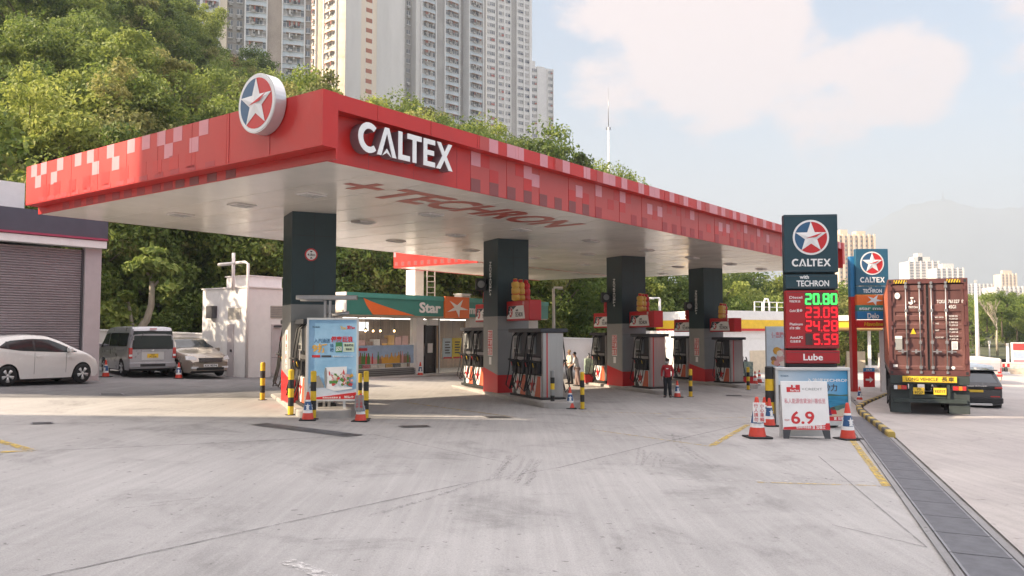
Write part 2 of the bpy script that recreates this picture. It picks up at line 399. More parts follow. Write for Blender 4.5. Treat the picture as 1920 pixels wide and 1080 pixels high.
# long grated channel beside the road
t = thing('drainage_channel', 'long dark grated drainage channel running along the road edge to the bottom right corner', 'drain', (D0.x, D0.y, G(D0.x)), -math.atan2(RD.x, RD.y))
GK = concrete('channel_kerb_concrete', (.25, .245, .25), (.32, .31, .31), 0, stain=.3)
for x0 in (-.10, .60):
    b = MB(); b.box(x0, x0 + .08, -8, 40, .0, .016, GK); b.build('channel_frame', t)
g0 = None
for k in range(24):
    if g0 is None:
        b = MB()
        for s in (0, 1): b.box(.0 + s * .555, .025 + s * .555, 0, .97, .004, .018, GR)
        b.poly([(0, 0, .008), (.58, 0, .008), (.58, .97, .008), (0, .97, .008)], mat('channel_dark', (.05, .05, .058), .7))
        for q in range(24): b.box(.02, .56, q * .0405, q * .0405 + .021, .009, .0165, GR)
        g0 = b.build('grate_panel', t); c = g0
    else:
        c = g0.copy(); COL.objects.link(c); c.parent = t
    c.location = (.0, -6 + k * 1.0, 0)
# the channel follows the cross-fall of the ground
zx = Vector((RN.x, RN.y, SLOPE * RN.x)).normalized(); zy = Vector((RD.x, RD.y, SLOPE * RD.x)).normalized(); zz = zx.cross(zy)
t.rotation_euler = Matrix((zx, zy, zz)).transposed().to_euler(); t.location.z += .012

# yellow and black striped kerb
def kerb(name, label, pts, seg=.5, w=.16, h=.15, cols=('kerby', 'kerbk')):
    t = thing(name, label, 'kerb', (pts[0].x, pts[0].y, G(pts[0].x))); o = Vector(t.location)
    P = [Vector((p.x, p.y, 0)) for p in pts]; S = []
    for a, c in zip(P, P[1:]):
        n = max(1, round((c - a).length / seg))
        for i in range(n): S.append((a.lerp(c, i / n), a.lerp(c, (i + 1) / n)))
    b = MB()
    for i, (a, c) in enumerate(S):
        d = (c - a).normalized(); q = Vector((-d.y, d.x, 0)) * w / 2; m = M[cols[i % len(cols)]] if cols[0] in M else cols[0]
        z0, z1 = G(a.x), G(c.x); vs = []
        for p, z in ((a, z0), (c, z1)):
            for s, hh, k in ((1, 0, 1), (1, h - .03, 1), (1, h, .75), (-1, h, .75), (-1, h - .03, 1), (-1, 0, 1)):
                v = p + q * s * k; vs.append((v.x - o.x, v.y - o.y, z + hh - o.z))
        f = [(j, j + 1, j + 7, j + 6) for j in range(5)] + [(5, 4, 3, 2, 1, 0), (6, 7, 8, 9, 10, 11)]
        b.add(vs, f, m)
    b.build('kerb_stone', t); return t
kerb('striped_kerb', 'yellow and black striped kerb curving between the drain and the container truck', [gp(1672, 822), gp(1648, 803), gp(1628, 788), gp(1614, 776), gp(1610, 768), gp(1622, 760), gp(1640, 753), gp(1662, 744)], .55)
kerb('road_kerb', 'dark low kerb along the far right side of the road', [gp(1990, 812), gp(1880, 764), gp(1862, 752), gp(1850, 735)], 1.2, .18, .14, ('bblack',))
sheet('pavement', [gp(2100, 838), gp(1892, 765), gp(1872, 752), gp(1862, 735), gp(1856, 700), gp(2100, 700)], concrete('pavement_concrete', (.38, .33, .29), (.46, .41, .36), 0), .12)

# ------------------------------------------------------------------ hillside
HN = Vector((-.6, .8, 0)); HP = Vector((-5, 53, 0))
CAPS = [(-400, 48), (-52, 46), (-44, 34), (-35, 22), (-23, 17), (-11, 16.3), (-2, 14.6), (8, 11), (14, 9), (30, 3), (42, 0), (400, 0)]
def hill(x, y):
    d = HN.x * (x - HP.x) + HN.y * (y - HP.y)
    if d <= 0: return 0.0
    cap = 0.0
    for (xa, ca), (xb, cb) in zip(CAPS, CAPS[1:]):
        if xa <= x < xb: cap = ca + (cb - ca) * (x - xa) / (xb - xa)
    cap += max(0.0, min(3, (d - 40) * .06)) * (cap > 1)
    h = .80 * d
    h = cap * (1 - math.exp(-h / max(cap, .01))) * 1.25 if cap > .5 else 0.0
    return h * min(1.0, d / 4.0)
SOIL = mat('hillside_soil', (.055, .06, .025), .95, var=.5, scale=.4, bump=.4, bscale=3)
b = MB(); gxs = [-240 + i * 6 for i in range(60)]; gys = [36 + j * 6 for j in range(50)]
V = [(x, y, max(G(x) - .3, hill(x, y) + G(x) * 0 - .3 + (G(x) if hill(x, y) <= 0 else 0))) for y in gys for x in gxs]; nx = len(gxs)
b.add(V, [(j * nx + i, j * nx + i + 1, (j + 1) * nx + i + 1, (j + 1) * nx + i) for j in range(len(gys) - 1) for i in range(nx - 1)], SOIL, True)
struct(b, 'hillside')

# far ridge
MT = mat('far_mountain_green', (.07, .085, .06), .95, var=.25, scale=.004)
b = MB(); prof = [(1420, 560), (1500, 520), (1560, 484), (1600, 452), (1650, 412), (1700, 386), (1740, 378), (1768, 373), (1790, 378), (1820, 388), (1860, 392), (1920, 388), (1990, 400), (2100, 440), (2250, 520), (2350, 590)]
Yd = 5200.0
def ridge_z(px):
    for (a, za), (c, zc) in zip(prof, prof[1:]):
        if a <= px <= c: return za + (zc - za) * (px - a) / (c - a)
    return 625
rows = []
for j in range(9):
    q = j / 8; row = []
    for i in range(94):
        px = 1420 + i * 10; top = at(px, ridge_z(px) + 3 * math.sin(i * 1.7) * .6, Yd)
        y = Yd - 1500 * (1 - q); z = -3 + (top.z + 3) * (q ** 1.15) + 18 * math.sin(i * .9 + j * 2.1) * q * (1 - q)
        row.append((top.x, y, z))
    rows.append(row)
rows.append([(p[0], p[1] + 900, -3) for p in rows[-1]])
V = [p for r in rows for p in r]; b.add(V, [(j * 94 + i, j * 94 + i + 1, (j + 1) * 94 + i + 1, (j + 1) * 94 + i) for j in range(9) for i in range(93)], MT, True)
struct(b, 'mountain')
p = at(1768, 372, Yd - 20); t = thing('radio_tower', 'tiny radio tower on the hazy mountain top', 'radio tower', (p.x, p.y, p.z - 12))
b = MB(); b.tube([(0, 0, 0), (0, 0, 30), (0, 0, 62)], [7, 4, 1.2], MT, 6); b.build('mast', t)
b = MB(); b.box(-12, 12, -8, 8, -4, 10, MT); b.build('base_building', t)
# ------------------------------------------------------------------ trees and plants
def leafmat(name, a, b, tr=.42):
    m = bpy.data.materials.new(name); m.use_nodes = True; n = m.node_tree; L = n.links.new; p = n.nodes['Principled BSDF']; o = n.nodes['Material Output']
    g = n.nodes.new('ShaderNodeNewGeometry'); oi = n.nodes.new('ShaderNodeObjectInfo')
    mix = n.nodes.new('ShaderNodeMix'); mix.data_type = 'RGBA'; mix.inputs[6].default_value = (*a, 1); mix.inputs[7].default_value = (*b, 1)
    L(g.outputs['Random Per Island'], mix.inputs[0])
    h = n.nodes.new('ShaderNodeHueSaturation'); r = n.nodes.new('ShaderNodeMapRange'); r.inputs['To Min'].default_value = .475; r.inputs['To Max'].default_value = .515
    r2 = n.nodes.new('ShaderNodeMapRange'); r2.inputs['To Min'].default_value = 1.35; r2.inputs['To Max'].default_value = .7
    L(oi.outputs['Random'], r.inputs['Value']); L(r.outputs['Result'], h.inputs['Hue']); L(oi.outputs['Random'], r2.inputs['Value']); L(r2.outputs['Result'], h.inputs['Value'])
    L(mix.outputs[2], h.inputs['Color']); L(h.outputs['Color'], p.inputs['Base Color'])
    p.inputs['Roughness'].default_value = .55; p.inputs['Specular IOR Level'].default_value = .3
    t = n.nodes.new('ShaderNodeBsdfTranslucent'); L(h.outputs['Color'], t.inputs['Color'])
    ms = n.nodes.new('ShaderNodeMixShader'); ms.inputs[0].default_value = tr; L(p.outputs[0], ms.inputs[1]); L(t.outputs[0], ms.inputs[2]); L(ms.outputs[0], o.inputs['Surface'])
    return m
LM = [leafmat('leaf_deep_green', (.065, .115, .024), (.18, .235, .05)), leafmat('leaf_mid_green', (.105, .165, .032), (.28, .34, .075)), leafmat('leaf_yellow_green', (.15, .215, .044), (.325, .375, .098)),
      leafmat('leaf_dry_brown', (.24, .17, .08), (.48, .32, .17)), leafmat('leaf_olive', (.13, .155, .045), (.31, .31, .10))]
BARK = mat('tree_bark', (.11, .085, .06), .9, var=.3, scale=5, stretch=(1, 1, .2), bump=.4, bscale=12)
PBARK = mat('pale_bark', (.36, .31, .24), .85, var=.25, scale=4, stretch=(1, 1, .3), bump=.3)
def leaves(b, rng, c, rad, n, size, m, out=.8, flat=1.0):
    """n leaf faces scattered over a clump at c, mostly on its outside"""
    vs = []; fs = []
    for i in range(n):
        d = Vector((rng.gauss(0, 1), rng.gauss(0, 1), rng.gauss(0, 1) * flat)).normalized()
        q = rad * (rng.random() ** .4); p = c + Vector((d.x * q, d.y * q, d.z * q * flat))
        nn = (d * out + Vector((rng.gauss(0, .6), rng.gauss(0, .6), rng.gauss(0, .6) + .35))).normalized()
        a = nn.orthogonal().normalized(); e = nn.cross(a); t = rng.uniform(0, 2 * PI); u = a * math.cos(t) + e * math.sin(t); v = nn.cross(u)
        s = size * rng.uniform(.6, 1.35); k = len(vs)
        vs += [p - u * s * .55, p + v * s * .30 + nn * s * .05, p + u * s * .6 - nn * s * .12, p - v * s * .30 + nn * s * .05]; fs.append((k, k + 1, k + 2, k + 3))
    b.add(vs, fs, m)
def tree_proto(name, seed, H, rx, rz, base, nclump, nleaf, size, m, m2=None, bark=BARK, lim=7):
    rng = random.Random(seed); root = thing(name, '', 'tree')
    b = MB(); top = Vector((rng.uniform(-.3, .3), rng.uniform(-.3, .3), H - rz * .9))
    tr = max(.1, H * .018)
    b.tube([(0, 0, -.8), (rng.uniform(-.1, .1), rng.uniform(-.1, .1), H * .25), tuple(top * .75 + Vector((.1, -.1, 0))), tuple(top)], [tr * 1.4, tr, tr * .7, tr * .3], bark, 8)
    cz = H - rz; cl = []
    for i in range(nclump):
        while True:
            d = Vector((rng.uniform(-1, 1), rng.uniform(-1, 1), rng.uniform(-1, 1)))
            if .25 < d.length < 1: break
        d = d.normalized() * (d.length ** .45) * rng.choice([.9, 1, 1, 1.0, 1.22])
        p = Vector((d.x * rx, d.y * rx * rng.uniform(.8, 1.1), cz + d.z * rz))
        if p.z < base: p.z = base + rng.uniform(0, .8)
        cl.append(p)
    for p in cl[:lim]:
        s = Vector((0, 0, max(.3, p.z * .55))); mid = s.lerp(p, .55) + Vector((0, 0, .25)); b.tube([s, mid, p], [tr * .55, tr * .35, tr * .12], bark, 5)
    b.build('trunk', root)
    b = MB()
    for i, p in enumerate(cl):
        leaves(b, rng, p, rx * (q_ := rng.uniform(.15, .46)), int(nleaf * (.35 + 2.0 * q_) * rng.uniform(.75, 1.2)), size, (m2 if m2 and rng.random() < .3 else m), flat=rng.uniform(.6, .95))
    b.build('crown', root)
    return root
def park(o):        # a prototype is moved to its own place at first use
    o['unused'] = 1; return o
PROTO = {}
def make_protos():
    PROTO['broad'] = [tree_proto('broadleaf_tree', 1, 9.0, 3.6, 3.5, 1.2, 46, 210, .29, LM[1], LM[2]), tree_proto('broadleaf_tree', 2, 10.5, 3.9, 4.2, 1.2, 50, 210, .29, LM[0], LM[1]),
                      tree_proto('broadleaf_tree', 3, 7.5, 3.4, 3.0, .8, 42, 210, .26, LM[2], LM[1]), tree_proto('broadleaf_tree', 4, 9.5, 3.2, 4.0, 1.0, 44, 192, .28, LM[4], LM[1])]
    PROTO['dark'] = [tree_proto('broadleaf_tree', 5, 9.0, 3.3, 3.9, 1.0, 46, 210, .26, LM[0], LM[4])]
    PROTO['brown'] = [tree_proto('broadleaf_tree', 6, 8.0, 2.8, 3.0, 1.5, 34, 122, .25, LM[3], LM[4])]
    PROTO['shrub'] = [tree_proto('shrub', 7, 4.6, 2.5, 2.3, .2, 36, 192, .22, LM[1], LM[2], lim=4), tree_proto('shrub', 8, 3.8, 2.3, 1.9, .2, 34, 192, .20, LM[0], LM[1], lim=4), tree_proto('shrub', 9, 4.2, 2.4, 2.1, .2, 34, 192, .23, LM[2], LM[1], lim=4)]
make_protos()
USED = set()
def plant(proto, loc, label, group, sc=1.0, rz=None, cat=None):
    rz = R.uniform(0, 6.28) if rz is None else rz
    if id(proto) not in USED and proto.name not in USED:
        USED.add(proto.name); o = proto; o.location = loc; o.rotation_euler = (0, 0, rz); o.scale = (sc, sc, sc * R.uniform(.92, 1.1))
    else: o = dup(proto, loc, rz, scale=(sc, sc, sc * R.uniform(.92, 1.1)))
    return tag(o, label, cat or ('shrub' if proto.name.startswith('shrub') else 'tree'), group)
def seen(x, y, m=90):
    px = 960 + F * x / y; return -m < px < 1920 + m
KL = {0: 'mid green leafy tree growing on the wooded hillside behind the station', 1: 'tall deep green tree growing on the wooded hillside behind the station', 2: 'pale yellow green tree growing on the wooded hillside behind the station', 3: 'olive green narrow tree growing on the wooded hillside behind the station'}
nt_ = 0
for j in range(40):
    for i in range(60):
        x = -95 + i * 5.1 + (j % 2) * 2.5 + R.uniform(-1.6, 1.6); y = 42 + j * 4.4 + R.uniform(-1.5, 1.5)
        d = HN.x * (x - HP.x) + HN.y * (y - HP.y); px = 960 + F * x / y
        if d < 2.5 or d > 95 or not (-60 < px < 1240): continue
        if d > 58 and R.random() < .35: continue
        z = hill(x, y)
        if z <= 0: continue
        if px > 1050 and (625 - (z + 4 - CAM_Z) / y * F) > 520: continue
        if hidden_lot(px, y, z) if 'hidden_lot' in globals() else False: continue
        r = R.random(); k = 0 if r < .34 else 1 if r < .54 else 2 if r < .76 else 3
        sc = R.uniform(.72, 1.12) * (.8 if d < 6 else 1)
        if r > .93 and px < 420 and 70 < y:
            plant(PROTO['brown'][0], (x, y, z - .3), 'brown dry leaved tree among the green crowns on the upper left hillside', 'dry trees on the hillside', sc)
        else: plant(PROTO['broad'][k], (x, y, z - .3), KL[k], 'trees on the hillside', sc)
        nt_ += 1
print('hill trees', nt_)
# dense shrubs along the foot of the slope
SL = ['mid green shrub at the foot of the wooded slope behind the boundary wall', 'dark green shrub at the foot of the wooded slope behind the boundary wall', 'light green shrub at the foot of the wooded slope behind the boundary wall']
ns = 0
for k in range(54):
    for row in range(2):
        u = -24 + k * 1.75 + R.uniform(-.5, .5); p = HP + Vector((.8, .6, 0)) * u + HN * (1.0 + row * 2.4 + R.uniform(-.5, .5))
        if not seen(p.x, p.y, 30) or (200 < 960 + F * p.x / p.y < 365 and row == 0): continue
        if p.x > 50: continue
        q = R.choice([0, 1, 1, 2]); plant(PROTO['shrub'][q], (p.x, p.y, hill(p.x, p.y) + min(0, G(p.x)) - .2), SL[q], 'shrubs along the foot of the slope', R.uniform(.85, 1.35)); ns += 1
# tall dark wall of growth behind the white hut and the vans
for k in range(14):
    x = -27 + k * 2.3
    y = 43.5 + (x + 17) * .62 + R.uniform(-.6, .6) + 2 + (3.2 if 140 < 960 + F * x / (43.5 + (x + 17) * .62) < 420 else 0)
    z = max(hill(x, y), 0); plant(PROTO['dark'][0], (x, y, z - .3), 'dark green tree in the dense growth right behind the boundary wall', 'dark trees behind the boundary wall', R.uniform(.85, 1.1))
plant(PROTO['broad'][3], (-24.3, 32.9, G(-24) - .2), 'olive leaved tree standing close behind the grey garage', 'trees beside the garage', 1.28)
# trees on the flat beyond the station and along the road
FL = []
for (px, Y, sc, kind, k) in [(1352, 92, 1.0, 'broad', 2), (1385, 100, .95, 'broad', 0), (1420, 90, .85, 'broad', 2), (1450, 104, 1.0, 'broad', 2), (1480, 96, .8, 'broad', 0), (1520, 108, .95, 'broad', 1), (1405, 112, 1.2, 'broad', 1), (1465, 118, 1.15, 'broad', 0), (1330, 105, 1.2, 'broad', 0), (1372, 120, 1.35, 'broad', 1), (1440, 128, 1.3, 'broad', 2), (1505, 124, 1.1, 'broad', 2),
                             (1545, 84, .8, 'dark', 0), (1588, 70, .92, 'dark', 0), (1612, 110, .9, 'broad', 0), (1575, 130, .95, 'broad', 2), (1640, 150, 1.0, 'broad', 1), (1680, 170, 1.2, 'broad', 0), (1720, 180, 1.25, 'broad', 2), (1770, 185, 1.2, 'broad', 0)]:
    p = gx(px, Y); plant(PROTO[kind][k], (p.x, Y, p.z - .2), {'dark': 'dark narrow tree between the two tall price signs'}.get(kind, KL[k].replace('growing on the wooded hillside behind the station', 'standing on level ground beyond the far end of the canopy')), 'trees beyond the far end of the canopy', sc)
for (px, Y, zz, sc, k) in [(1822, 120, 2, 1.0, 1), (1838, 150, 7, 1.1, 0), (1860, 140, 6, 1.0, 2), (1885, 125, 4.5, 1.1, 0), (1912, 135, 6, 1.15, 2), (1940, 120, 4, 1.1, 1), (1850, 105, 0, .85, 2), (1878, 98, 0, .8, 0), (1905, 108, 1, .95, 1), (1935, 100, 0, .9, 2), (1830, 175, 10, 1.1, 2), (1868, 180, 11, 1.1, 1), (1900, 170, 9.5, 1.15, 0), (1950, 160, 9, 1.2, 2), (1845, 200, 10.5, 1.0, 0), (1890, 205, 11.5, 1.0, 2), (1930, 200, 11, 1.05, 0)]:
    p = gx(px, Y); sc *= .62 if Y < 115 else .85; top_ = 2.1 + Y * .046 * R.uniform(.78, 1.0); plant(PROTO['broad'][k], (p.x, Y, top_ - [9.0, 10.5, 7.5, 9.5][k] * sc), KL[k].replace('growing on the wooded hillside behind the station', 'on the bank at the right beyond the truck'), 'trees on the bank beyond the truck', sc)
b = MB(); V = []; XX = [18 + i * 9 for i in range(22)]; YY = [92, 110, 125, 140, 160, 180, 210, 260]; HZ = [1.2, 2.0, 2.4, 3.0, 4.2, 5.0, 6.5, 2]
for y, h in zip(YY, HZ):
    for x in XX: V.append((x * y / 110, y, (h if x > 38 else h - 12) + G(x * y / 110)))
n_ = len(XX); b.add(V, [(j * n_ + i, j * n_ + i + 1, (j + 1) * n_ + i + 1, (j + 1) * n_ + i) for j in range(len(YY) - 1) for i in range(n_ - 1)], SOIL, True); struct(b, 'wooded_bank')
# bare pale tree on the bank
p = gx(1868, 94); t = thing('bare_tree', 'pale leafless tree among the green trees on the bank right of the truck', 'tree', (p.x, p.y, p.z + 1.5))
b = MB(); rb = random.Random(3)
def branch(o, d, L, r, n):
    e = o + d * L; b.tube([o, o.lerp(e, .5) + Vector((rb.uniform(-.1, .1), rb.uniform(-.1, .1), .1)) * L * .3, e], [r, r * .8, r * .55], PBARK, 5)
    if n:
        for q in range(3): branch(o.lerp(e, rb.uniform(.5, 1)), (d + Vector((rb.uniform(-.6, .6), rb.uniform(-.6, .6), rb.uniform(-.1, .3)))).normalized(), L * .66, r * .55, n - 1)
branch(Vector((0, 0, 0)), Vector((0, 0, 1)), 3.2, .14, 4); b.build('trunk', t)
# undergrowth that covers the slope
rg = random.Random(77); b = MB(); vs = []; fs = []; ml = []
for i in range(60000):
    y = rg.uniform(40, 135); px = rg.uniform(-60, 1250); x = (px - 960) / F * y
    if hill(x, y) <= 0 and HN.x * (x - HP.x) + HN.y * (y - HP.y) < 0: continue
    z = hill(x, y) + G(x) * (hill(x, y) <= 0) + rg.uniform(-.2, 1.1); s = rg.uniform(.25, .55); k = len(vs)
    n = Vector((rg.gauss(0, .6), rg.gauss(-.5, .6), 1)).normalized(); u = n.orthogonal().normalized(); v = n.cross(u); p = Vector((x, y, z))
    vs += [p - u * s, p + v * s * .5, p + u * s, p - v * s * .5]; fs.append((k, k + 1, k + 2, k + 3))
b.add(vs, fs, LM[1]); tag(b.build('undergrowth'), 'low leafy undergrowth covering the slope between the trees', 'undergrowth', kind='stuff')

# the papaya-like tree with a curved pale trunk behind the van
p = gx(262, 40.3); t = thing('small_tree', 'small tree with curved pale trunk and broad leaf clusters behind the silver van', 'tree', (p.x, 40.3, p.z))
def W2(px, py, Y=40.3):
    q = at(px, py, Y); return q - Vector(t.location)
b = MB(); b.tube([W2(258, 640), W2(262, 618), W2(275, 600), W2(284, 570), W2(285, 535), W2(284, 520)], [.24, .2, .18, .16, .13, .1], PBARK, 8); b.tube([W2(256, 622), W2(247, 605), W2(243, 580), W2(239, 560)], [.12, .09, .08, .06], PBARK, 6)
b.tube([W2(285, 540), W2(296, 528), W2(302, 520)], [.07, .06, .04], PBARK, 6); b.tube([W2(284, 522), W2(272, 508), W2(262, 500)], [.08, .06, .04], PBARK, 6); b.tube([W2(284, 522), W2(290, 505), W2(296, 490)], [.08, .06, .04], PBARK, 6)
b.build('trunk', t); b = MB(); rg = random.Random(4)
for (px, py, rad, n, m) in [(262, 500, .75, 150, 2), (285, 492, .8, 170, 2), (308, 505, .75, 130, 2), (275, 515, .6, 100, 1), (300, 520, .6, 90, 1), (250, 508, .45, 60, 2), (240, 552, .45, 90, 1), (232, 560, .35, 60, 1), (318, 540, .5, 70, 2), (310, 560, .45, 60, 1), (320, 545, .25, 30, 2), (290, 470, .5, 70, 2)]:
    leaves(b, rg, W2(px, py, 40.3 + rg.uniform(-.5, .5)), rad, n, .36, LM[m], flat=.5)
b.build('crown', t)
# ------------------------------------------------------------------ apartment towers on the hill
TW = dict(cream=mat('tower_cream', (.72, .62, .50), .85, var=.08, scale=.15, stretch=(1, 1, .25)), grey=mat('tower_pale_grey', (.62, .60, .575), .85, var=.10, scale=.2, stretch=(1, 1, .2)),
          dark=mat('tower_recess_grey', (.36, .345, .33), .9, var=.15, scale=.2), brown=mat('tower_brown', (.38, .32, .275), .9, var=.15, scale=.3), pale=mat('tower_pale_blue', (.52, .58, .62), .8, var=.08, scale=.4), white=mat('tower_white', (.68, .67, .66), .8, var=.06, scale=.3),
          rust=mat('tower_rust_red', (.38, .15, .10), .85, var=.12, scale=.4), pane=mat('tower_window_pane', (.19, .20, .215), .15, var=.5, scale=.5, spec=.6), curtain=mat('tower_curtain', (.45, .43, .42), .8, var=.3, scale=.6),
          ac=mat('air_conditioner_grey', (.42, .41, .40), .7, var=.1), cloth1=mat('laundry_red', (.38, .14, .12), .9), cloth2=mat('laundry_dark', (.06, .07, .11), .9), rack=mat('laundry_rack', (.42, .30, .24), .7))
def win_unit(b, w, fh, rng, style):
    """one storey of a window bay, from x=0..w and z=0..fh, outward is -y"""
    sp = fh * (.40 if style != 'grid' else .42)
    b.box(0, w, -.12, .05, 0, sp, TW['pale'] if style == 'bay' else TW['white'] if style == 'grid' else TW['cream'])
    b.box(-.05, w + .05, -.26, .05, sp, sp + .12, TW['white'])
    n = max(2, round(w / .8)); z0, z1 = sp + .12, fh
    for i in range(n):
        x0 = w * i / n; b.box(x0 + .05, w * (i + 1) / n - .05, .02, .06, z0 + .05, z1 - .08, TW['curtain'] if rng.random() < .42 else TW['pane'])
        b.box(x0 - .045, x0 + .045, -.05, .06, z0, z1, TW['white'])
    b.box(0, w, -.05, .06, z0 + (z1 - z0) * .66, z0 + (z1 - z0) * .66 + .06, TW['white'])
    if style in ('bay', 'lit'):
        b.box(w * .28, w * .28 + .8, -.55, -.05, z0 - .1, z0 + .45, TW['ac'])
        b.box(w * .15, w * .85, -.95, -.1, z1 - .28, z1 - .18, TW['rack'])
        for q in range(6):
            if rng.random() < .62:
                x = w * (.18 + .64 * q / 6); b.box(x, x + .3, -.85, -.80, z1 - .28 - rng.uniform(.4, 1.1), z1 - .3, rng.choice([TW['cloth1'], TW['cloth2'], TW['curtain'], TW['white']]))
    elif style == 'grid':
        if rng.random() < .6: b.box(w * .1, w * .1 + .75, -.45, -.05, z0 - .1, z0 + .4, TW['ac'])
        if rng.random() < .5: b.box(w * .5, w * .9, -.5, -.46, z0 + .1, z0 + rng.uniform(.5, .9), rng.choice([TW['cloth2'], TW['curtain'], TW['cloth1']]))
def t_of_px(P, d, px):
    a = (px - 960) / F; return (a * P.y - P.x) / (d.x - a * d.y)
def facade(root, P, d, strips, z0, z1, fh, depth, seed, budget, ref=None):
    """strips: (px0, px1, kind). local x along d from P; parts are parented to root (root frame = world turned by root rotz)"""
    rng = random.Random(seed); Mi = root.matrix_basis.inverted(); ang = math.atan2(d.y, d.x)
    Mw = Matrix.Translation(Vector((P.x, P.y, 0))) @ Matrix.Rotation(ang, 4, 'Z'); Ml = Mi @ Mw
    wall = MB(); wall.M = Ml; rest = MB()
    cache = {}
    cells = []
    for (a, c, kind) in strips:
        t0, t1 = t_of_px(P, d, a), t_of_px(P, d, c)
        if t0 > t1: t0, t1 = t1, t0
        w = t1 - t0
        if kind in TW: wall.box(t0, t1, 0, depth, z0, z1, TW[kind])
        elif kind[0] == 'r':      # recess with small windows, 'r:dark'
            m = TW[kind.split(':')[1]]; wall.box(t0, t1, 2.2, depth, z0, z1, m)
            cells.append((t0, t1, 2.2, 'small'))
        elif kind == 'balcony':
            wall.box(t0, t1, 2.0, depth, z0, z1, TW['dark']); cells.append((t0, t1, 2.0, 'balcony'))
        else:
            wall.box(t0, t1, .0, depth, z0, z1, TW['white']); 
            wall.box(t0, t0 + .28, -.55, 0, z0, z1, TW['white']); wall.box(t1 - .28, t1, -.55, 0, z0, z1, TW['white'])
            cells.append((t0 + .28, t1 - .28, -.14, kind))
    wall.build('wall', root)
    nf = int((z1 - z0) / fh); todo = []
    for ci, (t0, t1, y, kind) in enumerate(cells):
        for k in range(nf): todo.append((abs(z0 + k * fh - ref) if ref else k, ci, k))
    todo.sort()
    for n_, (_, ci, k) in enumerate(todo):
        t0, t1, y, kind = cells[ci]; w = t1 - t0; var = rng.randrange(4); key = (ci, var)
        if key not in cache:
            b = MB(); rg2 = random.Random(seed * 100 + ci * 7 + var)
            if kind == 'small':
                ww = min(1.1, w * .6); x0 = (w - ww) / 2
                b.box(x0, x0 + ww, -.06, .02, fh * .42, fh * .86, TW['pane']); b.box(x0 + ww * .46, x0 + ww * .54, -.10, 0, fh * .42, fh * .86, TW['white']); b.box(x0 - .1, x0 + ww + .1, -.25, 0, fh * .36, fh * .42, TW['white'])
                b.box(0, w, -.04, .02, 0, .09, TW['brown'])
                if rg2.random() < .6: b.box(x0 + .1, x0 + .8, -.5, -.02, fh * .1, fh * .34, TW['ac'])
            elif kind == 'balcony':
                b.box(w * .3, w * .7, -2.0, 0, 0, fh * .42, TW['rust']); b.box(w * .3, w * .7, -1.9, 0, fh * .42, fh * .46, TW['dark'])
                for x0, x1 in ((0, w * .27), (w * .73, w)):
                    b.box(x0, x1, -1.8, 0, 0, fh * .35, TW['rust'] if rg2.random() < .4 else TW['white']); b.box(x0 + .1, x1 - .1, -1.5, 0, fh * .4, fh * .9, TW['pane']); b.box((x0 + x1) / 2 - .06, (x0 + x1) / 2 + .06, -1.58, 0, fh * .35, fh * .95, TW['white'])
                    if rg2.random() < .5: b.box(x0 + .2, x1 - .3, -1.9, -1.85, fh * .45, fh * .75, rg2.choice([TW['cloth1'], TW['cloth2'], TW['curtain']]))
                b.box(w * .28, w * .30, -2.0, 0, 0, fh, TW['white']); b.box(w * .70, w * .72, -2.0, 0, 0, fh, TW['white'])
            else: win_unit(b, w, fh, rg2, kind)
            cache[key] = [b, None]
        b, me = cache[key]; mw = Ml @ Matrix.Translation(Vector((t0, y, z0 + k * fh)))
        if budget[0] > 0:
            budget[0] -= 1
            if me is None:
                o = b.build('window_bay', root); cache[key][1] = o.data
            else:
                o = bpy.data.objects.new('window_bay', me); COL.objects.link(o); o.parent = root
            o.matrix_basis = mw
        else:
            rest.M = mw
            for f, m_, in zip(b.f, b.m): pass
            off = len(rest.v); rest.v.extend([tuple(mw @ Vector(p)) for p in b.v])
            for f, m_ in zip(b.f, b.m): rest.f.append([i + off for i in f]); rest.m.append(rest.mi(b.mats[m_])); rest.sm.append(False)
    if rest.v: tag(rest.build('upper_windows', root), kind='stuff')
def pxY(px, Y): return Vector(((px - 960) / F * Y, Y, 0))
# nearest tower on the left
P = pxY(366, 183); d = Vector((.96, .28, 0)); t = thing('apartment_tower', 'grey brown apartment tower with pale blue bays, leftmost behind the hill', 'tower', P)
facade(t, P, d, [(330, 366, 'bay'), (366, 402, 'bay'), (402, 415, 'cream'), (415, 428, 'r:dark'), (428, 449, 'r:dark'), (449, 493, 'bay'), (493, 520, 'brown'), (520, 565, 'bay'), (565, 577.5, 'r:brown')], 10, 100, 2.75, 16, 1, [100], 64)
# tall central tower with a sunlit left face
C = pxY(642, 215); t = thing('apartment_tower', 'tall apartment tower with a sunlit cream side and blank grey walls', 'tower', C)
bud = [60]
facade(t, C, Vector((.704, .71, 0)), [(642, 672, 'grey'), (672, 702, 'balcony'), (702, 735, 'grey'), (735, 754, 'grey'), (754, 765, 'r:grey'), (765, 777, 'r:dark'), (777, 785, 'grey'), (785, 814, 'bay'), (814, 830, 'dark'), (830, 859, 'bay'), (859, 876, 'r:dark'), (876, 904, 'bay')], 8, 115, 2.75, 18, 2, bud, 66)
dl = Vector((.71, -.704, 0)); bud[0] += 40
facade(t, C, dl, [(578, 588, 'lit'), (588, 602, 'cream'), (602, 627, 'lit'), (627, 641.9, 'cream')], 8, 115, 2.75, 17, 3, bud, 66)
P = pxY(905, 312); t = thing('apartment_tower', 'slim white apartment tower with a tight grid of windows', 'tower', P)
facade(t, P, Vector((.82, .57, 0)), [(904, 910, 'dark'), (910, 928, 'grid'), (928, 932, 'dark'), (932, 945, 'grid'), (945, 957, 'grid'), (957, 968, 'dark'), (968, 982, 'grid'), (982, 993, 'grid'), (993, 998, 'white')], 10, 145, 2.75, 20, 4, [100], 95)
zt = at(1010, 128, 345).z
